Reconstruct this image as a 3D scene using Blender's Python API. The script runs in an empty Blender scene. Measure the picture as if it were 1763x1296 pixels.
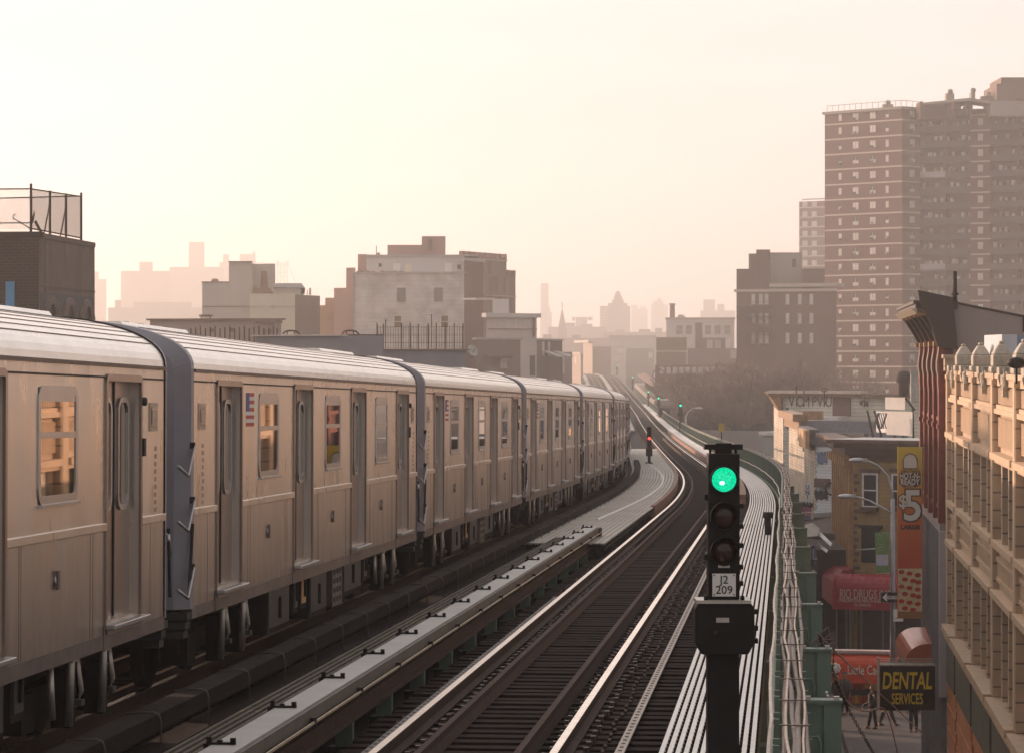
import bpy, math, random
from mathutils import Vector, Matrix, Euler

sc = bpy.context.scene
COL = sc.collection
random.seed(7)
rad = math.radians

# ---------------------------------------------------------------- camera, sky, sun
F, CX, HY, ZC = 5088.0, 881.5, 618.0, 15.2      # focal length in photo pixels, principal column, horizon row, eye height
cam_d = bpy.data.cameras.new('camera')
cam = bpy.data.objects.new('camera', cam_d)
COL.objects.link(cam)
cam.location = (0, 0, ZC)
cam.rotation_euler = (rad(90), 0, 0)
cam_d.sensor_width = 36
cam_d.lens = F / 1763 * 36
cam_d.shift_y = -30 / 1763
cam_d.clip_start = 0.5
cam_d.clip_end = 20000
sc.camera = cam

SUN_AZ, SUN_EL = -54.0, 10.0                    # degrees right of straight ahead, height above the horizon
sdir = Vector((math.sin(rad(SUN_AZ)) * math.cos(rad(SUN_EL)), math.cos(rad(SUN_AZ)) * math.cos(rad(SUN_EL)), math.sin(rad(SUN_EL))))
world = bpy.data.worlds.new('World')
sc.world = world
world.use_nodes = True
wn = world.node_tree
wn.nodes.clear()
def wnode(t, **kw):
    n = wn.nodes.new(t)
    for k, v in kw.items():
        setattr(n, k, v)
    return n
w_out = wnode('ShaderNodeOutputWorld')
sky = wnode('ShaderNodeTexSky', sky_type='NISHITA', sun_disc=False, sun_elevation=rad(SUN_EL), sun_rotation=rad(SUN_AZ),
            air_density=1.3, dust_density=2.0, ozone_density=1.0)
bg1 = wnode('ShaderNodeBackground')
bg1.inputs['Strength'].default_value = 0.012
wn.links.new(sky.outputs[0], bg1.inputs['Color'])
# thin bright overcast veil: warm and bright on the sun's side, dim and cool behind
tc = wnode('ShaderNodeTexCoord')
dot = wnode('ShaderNodeVectorMath', operation='DOT_PRODUCT')
dot.inputs[1].default_value = sdir
wn.links.new(tc.outputs['Generated'], dot.inputs[0])
ramp = wnode('ShaderNodeValToRGB')
wn.links.new(dot.outputs['Value'], ramp.inputs[0])
e = ramp.color_ramp.elements
e[0].position, e[0].color = 0.0, (0.40, 0.365, 0.365, 1)
e[1].position, e[1].color = 1.0, (.93, .852, .835, 1)
for p, c in ((0.18, (0.52, 0.49, 0.49, 1)), (0.42, (0.91, 0.85, 0.84, 1)), (0.72, (0.93, 0.858, 0.845, 1))):
    q = e.new(p); q.color = c
# faint streaks of high cloud
mp = wnode('ShaderNodeMapping'); mp.inputs['Scale'].default_value = (2.5, 2.5, 16)
wn.links.new(tc.outputs['Generated'], mp.inputs[0])
nz = wnode('ShaderNodeTexNoise'); nz.inputs['Scale'].default_value = 2.2; nz.inputs['Detail'].default_value = 5
wn.links.new(mp.outputs[0], nz.inputs['Vector'])
mr = wnode('ShaderNodeMapRange'); mr.inputs[1].default_value = .3; mr.inputs[2].default_value = .7; mr.inputs[3].default_value = .93; mr.inputs[4].default_value = 1.05
wn.links.new(nz.outputs[0], mr.inputs[0])
mul = wnode('ShaderNodeVectorMath', operation='SCALE')
wn.links.new(ramp.outputs[0], mul.inputs[0]); wn.links.new(mr.outputs[0], mul.inputs['Scale'])
bg2 = wnode('ShaderNodeBackground')
bg2.inputs['Strength'].default_value = 0.74
wn.links.new(mul.outputs[0], bg2.inputs['Color'])
add = wnode('ShaderNodeAddShader')
wn.links.new(bg1.outputs[0], add.inputs[0]); wn.links.new(bg2.outputs[0], add.inputs[1])
wn.links.new(add.outputs[0], w_out.inputs['Surface'])

sun_d = bpy.data.lights.new('sun', 'SUN')
sun_d.energy = 5.0
sun_d.angle = rad(0.6)
sun_d.color = (1.0, 0.68, 0.49)
sun = bpy.data.objects.new('sun', sun_d)
COL.objects.link(sun)
sun.location = (0, 0, 200)
sun.rotation_euler = (-sdir).to_track_quat('-Z', 'Y').to_euler()

sc.view_settings.view_transform = 'Standard'
sc.view_settings.look = 'None'
sc.view_settings.gamma = 1
sc.view_settings.exposure = 0.57
sc.cycles.use_denoising = True
sc.cycles.max_bounces = 6
sc.cycles.diffuse_bounces = 3
sc.cycles.glossy_bounces = 3
sc.cycles.transparent_max_bounces = 12
sc.cycles.volume_bounces = 2

# ---------------------------------------------------------------- helpers
def PX(px, d): return (px - CX) * d / F
def PZ(py, d): return ZC + (HY - py) * d / F
def P(px, py, d): return Vector((PX(px, d), d, PZ(py, d)))

MATS = {}
def M(name, rgb, rough=.7, metal=0., var=.18, scale=3., bump=0., spec=.5, stretch=(1, 1, 1), emit=0., stain=0.):
    if name in MATS: return MATS[name]
    m = bpy.data.materials.new(name); m.use_nodes = True
    nt = m.node_tree; b = nt.nodes['Principled BSDF']
    b.inputs['Roughness'].default_value = rough; b.inputs['Metallic'].default_value = metal
    b.inputs['Specular IOR Level'].default_value = spec
    c = (*rgb, 1)
    b.inputs['Base Color'].default_value = c
    if var > 0 or bump > 0:
        t = nt.nodes.new('ShaderNodeTexCoord'); mp = nt.nodes.new('ShaderNodeMapping')
        mp.inputs['Scale'].default_value = stretch
        nt.links.new(t.outputs['Object'], mp.inputs[0])
        n = nt.nodes.new('ShaderNodeTexNoise'); n.inputs['Scale'].default_value = scale; n.inputs['Detail'].default_value = 6
        n.inputs['Roughness'].default_value = .65
        nt.links.new(mp.outputs[0], n.inputs['Vector'])
        r = nt.nodes.new('ShaderNodeValToRGB')
        r.color_ramp.elements[0].position = .3; r.color_ramp.elements[1].position = .7
        r.color_ramp.elements[0].color = tuple(max(0, x * (1 - var)) for x in rgb) + (1,)
        r.color_ramp.elements[1].color = tuple(min(1, x * (1 + var)) for x in rgb) + (1,)
        nt.links.new(n.outputs[0], r.inputs[0])
        last = r.outputs[0]
        if stain > 0:
            n2 = nt.nodes.new('ShaderNodeTexNoise'); n2.inputs['Scale'].default_value = scale * .35; n2.inputs['Detail'].default_value = 8
            mp2 = nt.nodes.new('ShaderNodeMapping'); mp2.inputs['Scale'].default_value = (1.6, 1.6, .35)
            nt.links.new(t.outputs['Object'], mp2.inputs[0]); nt.links.new(mp2.outputs[0], n2.inputs['Vector'])
            r2 = nt.nodes.new('ShaderNodeMapRange'); r2.inputs[1].default_value = .5; r2.inputs[2].default_value = .72
            nt.links.new(n2.outputs[0], r2.inputs[0])
            mx = nt.nodes.new('ShaderNodeMix'); mx.data_type = 'RGBA'
            ml = nt.nodes.new('ShaderNodeMath'); ml.operation = 'MULTIPLY'; ml.inputs[1].default_value = stain
            nt.links.new(r2.outputs[0], ml.inputs[0]); nt.links.new(ml.outputs[0], mx.inputs[0])
            nt.links.new(last, mx.inputs[6]); mx.inputs[7].default_value = tuple(x * .45 for x in rgb) + (1,)
            last = mx.outputs[2]
        nt.links.new(last, b.inputs['Base Color'])
        if bump > 0:
            bp = nt.nodes.new('ShaderNodeBump'); bp.inputs['Strength'].default_value = bump; bp.inputs['Distance'].default_value = .02
            nt.links.new(n.outputs[0], bp.inputs['Height']); nt.links.new(bp.outputs[0], b.inputs['Normal'])
    if emit > 0:
        b.inputs['Emission Color'].default_value = c; b.inputs['Emission Strength'].default_value = emit
    MATS[name] = m
    return m

def MBR(name, c1, c2, mortar, bw=.21, bh=.075, ms=.012, rough=.85, horiz_only=False):
    """brick or block wall; pattern laid on X+Y against Z of the object"""
    if name in MATS: return MATS[name]
    m = bpy.data.materials.new(name); m.use_nodes = True
    nt = m.node_tree; b = nt.nodes['Principled BSDF']; b.inputs['Roughness'].default_value = rough
    t = nt.nodes.new('ShaderNodeTexCoord'); s = nt.nodes.new('ShaderNodeSeparateXYZ'); nt.links.new(t.outputs['Object'], s.inputs[0])
    a = nt.nodes.new('ShaderNodeMath'); a.operation = 'ADD'; nt.links.new(s.outputs[0], a.inputs[0]); nt.links.new(s.outputs[1], a.inputs[1])
    cb = nt.nodes.new('ShaderNodeCombineXYZ'); nt.links.new(a.outputs[0], cb.inputs[0]); nt.links.new(s.outputs[2], cb.inputs[1])
    br = nt.nodes.new('ShaderNodeTexBrick')
    br.inputs['Color1'].default_value = (*c1, 1); br.inputs['Color2'].default_value = (*c2, 1); br.inputs['Mortar'].default_value = (*mortar, 1)
    br.inputs['Scale'].default_value = 1; br.inputs['Brick Width'].default_value = bw; br.inputs['Row Height'].default_value = bh
    br.inputs['Mortar Size'].default_value = ms
    nt.links.new(cb.outputs[0], br.inputs['Vector'])
    n = nt.nodes.new('ShaderNodeTexNoise'); n.inputs['Scale'].default_value = .7; n.inputs['Detail'].default_value = 8
    nt.links.new(t.outputs['Object'], n.inputs['Vector'])
    r = nt.nodes.new('ShaderNodeMapRange'); r.inputs[1].default_value = .3; r.inputs[2].default_value = .7; r.inputs[3].default_value = .72; r.inputs[4].default_value = 1.15
    nt.links.new(n.outputs[0], r.inputs[0])
    v = nt.nodes.new('ShaderNodeVectorMath'); v.operation = 'SCALE'
    nt.links.new(br.outputs[0], v.inputs[0]); nt.links.new(r.outputs[0], v.inputs['Scale'])
    nt.links.new(v.outputs[0], b.inputs['Base Color'])
    bp = nt.nodes.new('ShaderNodeBump'); bp.inputs['Strength'].default_value = .4; bp.inputs['Distance'].default_value = .01; bp.invert = True
    nt.links.new(br.outputs[1], bp.inputs['Height']); nt.links.new(bp.outputs[0], b.inputs['Normal'])
    MATS[name] = m
    return m

WL = {}          # world location of every root (children are built in world coordinates and shifted)
def tag(o, label, cat, group=None, kind=None):
    o['label'] = label
    if cat: o['category'] = cat
    if group: o['group'] = group
    if kind: o['kind'] = kind
    return o
def root(name, label, cat, loc=(0, 0, 0), group=None, rot=None):
    o = bpy.data.objects.new(name, None); COL.objects.link(o)
    o.empty_display_size = .3
    o.location = loc
    if rot: o.rotation_euler = rot
    tag(o, label, cat, group)
    WL[o.name] = Vector(loc)
    return o

class MB:
    def __init__(s): s.v = []; s.f = []; s.mi = []; s.cur = 0; s.sm = []; s.smooth = False
    def mat(s, i): s.cur = i; return s
    def add(s, vs, fs):
        b = len(s.v); s.v.extend([tuple(x) for x in vs])
        for f in fs: s.f.append([b + i for i in f]); s.mi.append(s.cur); s.sm.append(s.smooth)
        return s
    def box(s, x0, x1, y0, y1, z0, z1):
        vs = [(x0, y0, z0), (x1, y0, z0), (x1, y1, z0), (x0, y1, z0), (x0, y0, z1), (x1, y0, z1), (x1, y1, z1), (x0, y1, z1)]
        return s.add(vs, [(3, 2, 1, 0), (4, 5, 6, 7), (0, 1, 5, 4), (1, 2, 6, 5), (2, 3, 7, 6), (3, 0, 4, 7)])
    def hexa(s, p): # 8 points, bottom ring then top ring
        return s.add(p, [(3, 2, 1, 0), (4, 5, 6, 7), (0, 1, 5, 4), (1, 2, 6, 5), (2, 3, 7, 6), (3, 0, 4, 7)])
    def prism(s, pts, z0, z1): # vertical prism, pts = [(x,y)]
        n = len(pts)
        return s.add([(x, y, z0) for x, y in pts] + [(x, y, z1) for x, y in pts],
                     [tuple(range(n))[::-1], tuple(range(n, 2 * n))] + [(i, (i + 1) % n, n + (i + 1) % n, n + i) for i in range(n)])
    def extr(s, pts, vec): # polygon of 3-D points extruded by vec
        n = len(pts); vec = Vector(vec); a = [Vector(p) for p in pts]
        return s.add(a + [p + vec for p in a], [tuple(range(n))[::-1], tuple(range(n, 2 * n))] + [(i, (i + 1) % n, n + (i + 1) % n, n + i) for i in range(n)])
    def bar(s, a, b, w, h=None, up=(0, 0, 1)):
        a = Vector(a); b = Vector(b); h = h or w; d = (b - a).normalized(); up = Vector(up)
        r = d.cross(up)
        if r.length < 1e-4: r = d.cross(Vector((1, 0, 0)))
        r.normalize(); u = r.cross(d)
        r *= w / 2; u *= h / 2
        return s.hexa([a - r - u, a + r - u, a + r + u, a - r + u, b - r - u, b + r - u, b + r + u, b - r + u])
    def tube(s, path, r, n=8, cap=True):
        path = [Vector(p) for p in path]; rs = r if isinstance(r, (list, tuple)) else [r] * len(path)
        b = len(s.v); ref = Vector((0, 0, 1)); k = len(path)
        for i, p in enumerate(path):
            d = (path[min(i + 1, k - 1)] - path[max(i - 1, 0)]).normalized()
            q = ref if abs(d.dot(ref)) < .95 else Vector((1, 0, 0))
            u = d.cross(q).normalized(); w = d.cross(u)
            for j in range(n):
                a = 2 * math.pi * j / n
                s.v.append(tuple(p + (u * math.cos(a) + w * math.sin(a)) * rs[i]))
        for i in range(k - 1):
            for j in range(n):
                s.f.append([b + i * n + j, b + i * n + (j + 1) % n, b + (i + 1) * n + (j + 1) % n, b + (i + 1) * n + j]); s.mi.append(s.cur); s.sm.append(n > 5)
        if cap:
            s.f.append([b + j for j in range(n)][::-1]); s.mi.append(s.cur); s.sm.append(False)
            s.f.append([b + (k - 1) * n + j for j in range(n)]); s.mi.append(s.cur); s.sm.append(False)
        return s
    def lathe(s, prof, c=(0, 0, 0), n=16, axis='z'): # prof [(r, h)]
        b = len(s.v)
        for r, h in prof:
            for j in range(n):
                a = 2 * math.pi * j / n
                x, y = r * math.cos(a), r * math.sin(a)
                v = (x, y, h) if axis == 'z' else ((x, h, y) if axis == 'y' else (h, x, y))
                s.v.append((v[0] + c[0], v[1] + c[1], v[2] + c[2]))
        for i in range(len(prof) - 1):
            for j in range(n):
                s.f.append([b + i * n + j, b + i * n + (j + 1) % n, b + (i + 1) * n + (j + 1) % n, b + (i + 1) * n + j]); s.mi.append(s.cur); s.sm.append(True)
        s.f.append([b + j for j in range(n)][::-1]); s.mi.append(s.cur); s.sm.append(False)
        s.f.append([b + (len(prof) - 1) * n + j for j in range(n)]); s.mi.append(s.cur); s.sm.append(False)
        return s
    def ball(s, c, r, n=10, sx=1, sy=1, sz=1):
        pr = [(max(1e-4, r * math.sin(math.pi * i / n)), -r * math.cos(math.pi * i / n)) for i in range(n + 1)]
        b0 = len(s.v); s.lathe(pr, (0, 0, 0), n + 2)
        for i in range(b0, len(s.v)):
            v = s.v[i]; s.v[i] = (v[0] * sx + c[0], v[1] * sy + c[1], v[2] * sz + c[2])
        return s
    def build(s, name, mats, parent=None, loc=None, bevel=0., shift=True):
        me = bpy.data.meshes.new(name)
        off = Vector((0, 0, 0))
        if parent is not None and shift: off = WL.get(parent.name, off)
        if parent is None and loc is not None: off = Vector(loc)
        me.from_pydata([(x - off.x, y - off.y, z - off.z) for x, y, z in s.v], [], s.f)
        if not isinstance(mats, (list, tuple)): mats = [mats]
        for m in mats: me.materials.append(m)
        me.polygons.foreach_set('material_index', [min(i, len(mats) - 1) for i in s.mi])
        me.polygons.foreach_set('use_smooth', s.sm)
        me.update()
        o = bpy.data.objects.new(name, me); COL.objects.link(o)
        if parent is not None:
            o.parent = parent; WL[o.name] = off
        elif loc is not None:
            o.location = loc
        if bevel > 0:
            b = o.modifiers.new('bevel', 'BEVEL'); b.width = bevel; b.segments = 2; b.limit_method = 'ANGLE'
        return o

def copy_tree(o, parent=None):
    c = o.copy(); COL.objects.link(c)
    if parent: c.parent = parent
    for ch in list(o.children): copy_tree(ch, c)
    return c

def text(body, size, mat, pos, parent, name='lettering', bold=0., sx=1., rz=0., extrude=.004, align='CENTER', shear=0., shift=True, spacing=1., leading=1.):
    cu = bpy.data.curves.new(name, 'FONT'); cu.body = body; cu.size = size; cu.extrude = extrude; cu.offset = bold
    cu.align_x = align; cu.align_y = 'CENTER'; cu.shear = shear; cu.space_character = spacing; cu.space_line = leading; cu.resolution_u = 3
    t = bpy.data.objects.new(name, cu); COL.objects.link(t)
    dg = bpy.context.evaluated_depsgraph_get(); dg.update()
    me = bpy.data.meshes.new_from_object(t.evaluated_get(dg))
    bpy.data.objects.remove(t); bpy.data.curves.remove(cu)
    off = WL.get(parent.name, Vector((0, 0, 0))) if shift else Vector((0, 0, 0))
    me.transform(Matrix.Translation(Vector(pos) - off) @ Matrix.Rotation(rz, 4, 'Z') @ Matrix.Rotation(rad(90), 4, 'X') @ Matrix.Diagonal((sx, 1, 1, 1)))
    me.materials.clear(); me.materials.append(mat)
    me.name = name
    o = bpy.data.objects.new(name, me); COL.objects.link(o); o.parent = parent; WL[o.name] = off
    return o

# ---- the line of the railway: x, height and heading as functions of distance ahead
def slope(d):
    k = [(-99, .092), (85, .092), (140, .0355), (400, .0350), (520, .022), (800, .016), (1000, -.12), (3000, -.12)]
    for (a, ma), (b, mb) in zip(k, k[1:]):
        if d <= b: return ma + (mb - ma) * (d - a) / (b - a)
    return k[-1][1]
_X = {}
x = -.416 - .092 * 24.6 - .092 * 60
for i in range(0, 1450 * 2):
    d = -60 + i * .5
    _X[i] = x
    x += .5 * slope(d + .25)
def trX(d):
    t = (d + 60) * 2; i = int(t); f = t - i
    return _X[i] * (1 - f) + _X[i + 1] * f
ZK = [(-60, -1.8), (0, -2.85), (24.6, -3.28), (65, -3.99), (90, -4.42), (118, -4.90), (140, -5.24), (190, -5.98), (250, -6.75), (330, -7.5), (400, -7.95), (480, -8.1), (560, -7.6), (680, -6.2), (800, -4.7), (1000, -3.4), (1200, -2.4), (1400, -2.0)]
def trZ(d):
    for i in range(1, len(ZK) - 2):
        if d <= ZK[i + 1][0]: break
    (x0, y0), (x1, y1), (x2, y2), (x3, y3) = ZK[i - 1], ZK[i], ZK[i + 1], ZK[i + 2]
    h = x2 - x1; t = (d - x1) / h
    m1 = (y2 - y0) / (x2 - x0) * h; m2 = (y3 - y1) / (x3 - x1) * h
    return ZC + (2*t**3 - 3*t*t + 1) * y1 + (t**3 - 2*t*t + t) * m1 + (-2*t**3 + 3*t*t) * y2 + (t**3 - t*t) * m2
def T(d, off, h=0.):
    m = slope(d); l = math.sqrt(1 + m * m)
    return Vector((trX(d) + off / l, d - off * m / l, trZ(d) + h))
def steps(d0, d1):
    out = [d0]; d = d0
    while d < d1:
        d += 1.5 if d < 160 else (4 if d < 420 else 10)
        out.append(min(d, d1))
    return out
def sweep(mb, prof, d0, d1, closed=True, wob=None, smooth=False):
    """profile [(offset, height)] carried along the line"""
    ds = steps(d0, d1); n = len(prof); b = len(mb.v)
    for d in ds:
        for o, h in prof:
            p = T(d, o, h)
            if wob: p += wob(d)
            mb.v.append(tuple(p))
    for i in range(len(ds) - 1):
        for j in range(n if closed else n - 1):
            k = (j + 1) % n
            mb.f.append([b + i * n + j, b + i * n + k, b + (i + 1) * n + k, b + (i + 1) * n + j]); mb.mi.append(mb.cur); mb.sm.append(smooth)
    if closed:
        mb.f.append([b + j for j in range(n)][::-1]); mb.mi.append(mb.cur); mb.sm.append(False)
        e = b + (len(ds) - 1) * n
        mb.f.append([e + j for j in range(n)]); mb.mi.append(mb.cur); mb.sm.append(False)
    return mb
def rect(o0, o1, h0, h1): return [(o0, h0), (o1, h0), (o1, h1), (o0, h1)]
def tbox(mb, d0, d1, o0, o1, h0, h1):
    return mb.hexa([T(d0, o0, h0), T(d0, o1, h0), T(d1, o1, h0), T(d1, o0, h0), T(d0, o0, h1), T(d0, o1, h1), T(d1, o1, h1), T(d1, o0, h1)])

# ---- a wall seen from the camera: p0 (left) to p1 (right), outward towards the camera
class Face:
    def __init__(s, a, b): # a, b = (px, d)
        s.a = Vector((PX(*a), a[1], 0)); s.b = Vector((PX(*b), b[1], 0))
        s.u = (s.b - s.a); s.len = s.u.length; s.u.normalize()
        s.n = Vector((s.u.y, -s.u.x, 0))
    def U(s, px): # distance along the wall at image column px
        k = (px - CX) / F # x = k*y
        den = s.u.x - k * s.u.y
        return (k * s.a.y - s.a.x) / den
    def dist(s, u): return (s.a + s.u * u).y
    def Zp(s, px, py): return PZ(py, s.dist(s.U(px)))
    def pt(s, u, z, t=0.): return s.a + s.u * u + s.n * t + Vector((0, 0, z))
    def box(s, mb, u0, u1, z0, z1, t0, t1):
        q = [s.pt(u0, z0, t1), s.pt(u1, z0, t1), s.pt(u1, z0, t0), s.pt(u0, z0, t0)]
        return mb.hexa(q + [p + Vector((0, 0, z1 - z0)) for p in q])
    def pbox(s, mb, x0, x1, y1, y0, t0, t1): # image columns and rows (y1 = upper row, y0 = lower row)
        u0, u1 = s.U(x0), s.U(x1); dm = s.dist((u0 + u1) / 2)
        return s.box(mb, u0, u1, PZ(y0, dm), PZ(y1, dm), t0, t1)
    @property
    def rz(s): return math.atan2(s.u.y, s.u.x)

def window(f, par, u0, u1, z0, z1, mats, name='window', bars=1, fw=.07, sill=True, deep=False, vbar=False):
    """double-hung window: frame, sash bars and pane in one small part"""
    m = MB()
    m.mat(0); f.box(m, u0, u1, z0, z1, -.02, .012)      # pane just proud of the wall
    m.mat(1)
    f.box(m, u0 - fw, u0, z0 - fw, z1 + fw, -.02, .05); f.box(m, u1, u1 + fw, z0 - fw, z1 + fw, -.02, .05)
    f.box(m, u0, u1, z1, z1 + fw, -.02, .048); f.box(m, u0, u1, z0 - fw, z0, -.02, .048)
    for k in range(bars):
        zz = z0 + (z1 - z0) * (k + 1) / (bars + 1)
        f.box(m, u0, u1, zz - fw * .4, zz + fw * .4, .012, .04)
    if vbar: f.box(m, (u0 + u1) / 2 - fw * .4, (u0 + u1) / 2 + fw * .4, z0, z1, .012, .042)
    if sill: m.mat(2); f.box(m, u0 - fw * 2, u1 + fw * 2, z0 - fw - .09, z0 - fw, -.02, .12)
    return m.build(name, mats, par)

def structure(o, label=None):
    o['kind'] = 'structure'
    if label: o['label'] = label
    return o

TH = math.atan(.092)
RS = Vector((math.cos(TH), -math.sin(TH), 0)); SS = Vector((math.sin(TH), math.cos(TH), 0))
# ---------------------------------------------------------------- materials
m_asphalt = M('asphalt', (.055, .052, .05), .85, var=.25, scale=.6, bump=.1)
m_pave = M('pavement', (.115, .095, .088), .85, var=.15, scale=1.5)
m_tie = M('tie_wood', (.024, .0145, .012), .9, spec=.12, var=.45, scale=4, bump=.3, stretch=(1, 4, 4))
m_plate = M('rusty_plate', (.045, .028, .021), .8, metal=.1, spec=.2, var=.4, scale=20)
m_railside = M('rail_rust', (.06, .034, .025), .8, metal=.1, spec=.2, var=.3, scale=8)
m_railtop = M('rail_steel', (.85, .77, .69), .24, metal=1, var=.08, scale=3)
m_dark = M('dark_steel', (.020, .015, .014), .8, metal=.0, spec=.2, var=.3, scale=4)
m_duct = M('duct_timber', (.022, .016, .014), .9, spec=.15, var=.35, scale=2.5, bump=.2)
m_slat = M('walkway_slats', (.82, .78, .73), .5, var=.08, scale=3, stain=.12)
m_slat2 = M('olive_slats', (.14, .125, .10), .85, spec=.2, var=.2, scale=3)  # one dark olive tone for the narrow walkway
m_board = M('cover_board', (.38, .38, .36), .5, var=.12, scale=2.2, stain=.3)
m_floor = M('grating_floor', (.47, .44, .39), .65, var=.13, scale=.5, stain=.3)
m_green = M('green_paint', (.115, .170, .130), .55, var=.16, scale=1.8, stain=.45)
m_pipe = M('galvanised', (.50, .47, .43), .42, metal=.7, var=.2, scale=6)
m_cable = M('cable_sheath', (.13, .085, .065), .5, var=.4, scale=14)
m_black = M('black_paint', (.009, .007, .007), .6, var=.3, scale=6, spec=.25)
def steel(name, rgb, rough, low_brown):
    m = M(name, rgb, rough, metal=.9, var=.06, scale=1.3, stretch=(1, 1.2, .12))
    nt = m.node_tree; b = nt.nodes['Principled BSDF']; t = nt.nodes.new('ShaderNodeTexCoord')
    def noise(sc_, st, det=4):
        mp = nt.nodes.new('ShaderNodeMapping'); mp.inputs['Scale'].default_value = st; nt.links.new(t.outputs['Object'], mp.inputs[0])
        n = nt.nodes.new('ShaderNodeTexNoise'); n.inputs['Scale'].default_value = sc_; n.inputs['Detail'].default_value = det; nt.links.new(mp.outputs[0], n.inputs['Vector']); return n
    w = noise(1.6, (1, 1, .45), 2); g = noise(40, (1, .05, 2.5), 3)
    a = nt.nodes.new('ShaderNodeMath'); a.operation = 'MULTIPLY_ADD'; a.inputs[1].default_value = .02; nt.links.new(g.outputs[0], a.inputs[0]); nt.links.new(w.outputs[0], a.inputs[2])
    bp = nt.nodes.new('ShaderNodeBump'); bp.inputs['Strength'].default_value = .09; bp.inputs['Distance'].default_value = .03; nt.links.new(a.outputs[0], bp.inputs['Height']); nt.links.new(bp.outputs[0], b.inputs['Normal'])
    r = nt.nodes.new('ShaderNodeMapRange'); r.inputs[1].default_value = .3; r.inputs[2].default_value = .7; r.inputs[3].default_value = rough - .08; r.inputs[4].default_value = rough + .10
    d = noise(3, (1, 1.5, .3), 8); nt.links.new(d.outputs[0], r.inputs[0]); nt.links.new(r.outputs[0], b.inputs['Roughness'])
    # brown tone mixed in, strongest low down, broken up by streaks
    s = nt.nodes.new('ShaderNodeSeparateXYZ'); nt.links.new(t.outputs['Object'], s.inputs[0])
    q = nt.nodes.new('ShaderNodeMapRange'); q.inputs[1].default_value = 2.1; q.inputs[2].default_value = .9; q.inputs[3].default_value = 0; q.inputs[4].default_value = low_brown; nt.links.new(s.outputs[2], q.inputs[0])
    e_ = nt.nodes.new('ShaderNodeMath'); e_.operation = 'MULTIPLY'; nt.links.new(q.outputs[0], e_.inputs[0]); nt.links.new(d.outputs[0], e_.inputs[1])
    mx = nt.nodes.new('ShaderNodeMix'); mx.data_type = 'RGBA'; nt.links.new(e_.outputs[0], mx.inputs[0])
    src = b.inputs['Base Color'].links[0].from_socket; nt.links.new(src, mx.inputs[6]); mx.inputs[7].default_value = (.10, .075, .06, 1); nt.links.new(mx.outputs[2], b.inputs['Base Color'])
    return m
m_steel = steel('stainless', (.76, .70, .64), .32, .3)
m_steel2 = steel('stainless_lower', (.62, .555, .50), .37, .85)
m_roof = M('ribbed_roof_steel', (.92, .88, .83), .24, metal=.6, var=.08, scale=1.5)
m_frame = M('aluminium_frame', (.50, .50, .51), .3, metal=.85, var=.05)
m_bonnet = M('blue_grey_fibreglass', (.25, .245, .275), .38, var=.08, scale=2)
m_glass = M('train_glass', (.42, .33, .26), .015, metal=1, var=0)
m_door = M('door_steel', (.36, .29, .26), .32, metal=.88, var=.08, scale=2, stretch=(1, 1, .15))
m_rubber = M('rubber', (.02, .02, .02), .7, var=.2)
m_under = M('underfloor', (.016, .012, .011), .8, metal=.0, spec=.2, var=.5, scale=3)
m_equip = M('equipment_case', (.07, .072, .072), .45, metal=.4, var=.35, scale=3)
m_red = M('red_decal', (.48, .05, .04), .5, var=0)
m_blue = M('blue_decal', (.04, .06, .25), .5, var=0)
m_white = M('white_paint', (.75, .73, .69), .5, var=.06)
m_copper = M('orange_box', (.75, .42, .2), .4, var=.2)
GREENL = M('green_lamp', (.0, .80, .42), .3, var=0, emit=1.5)
REDL = M('red_lamp', (1.0, .04, .03), .3, var=0, emit=3.0)
m_lensoff = M('dark_red_lens', (.035, .012, .01), .08, var=0)

# ---------------------------------------------------------------- ground
g = MB()
g.add([(-7000, -400, 0), (7000, -400, 0), (7000, 12000, 0), (-7000, 12000, 0)], [(0, 1, 2, 3)])
o = g.build('ground', M('ground_earth', (.12, .10, .085), .9, var=.3, scale=.02)); structure(o)
def street_sheet(name, o0, o1, z, mat, d0=-30, d1=1200, kerb=None):
    m = MB(); ds = list(range(d0, 160, 8)) + list(range(160, d1, 30))
    b = 0
    for d in ds:
        p = T(d, o0); q = T(d, o1); m.v += [(p.x, p.y, z), (q.x, q.y, z)]
        if kerb: m.v += [(p.x, p.y, z - kerb), (q.x, q.y, z - kerb)]
    s = 4 if kerb else 2
    for i in range(len(ds) - 1):
        a = i * s; c = a + s
        m.f.append([a, a + 1, c + 1, c]); m.mi.append(0); m.sm.append(False)
        if kerb:
            m.f.append([a, c, c + 2, a + 2]); m.mi.append(0); m.sm.append(False)
            m.f.append([a + 1, a + 3, c + 3, c + 1]); m.mi.append(0); m.sm.append(False)
    o = m.build(name, mat); structure(o); return o
street_sheet('road', -20, 12, .004, m_asphalt)
street_sheet('pavement', 4.2, 9.6, .15, m_pave, kerb=.145, d1=146)
street_sheet('pavement', 4.2, 9.6, .15, m_pave, kerb=.145, d0=158, d1=900)
street_sheet('pavement', -22, -15.5, .15, m_pave, kerb=.145)

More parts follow.
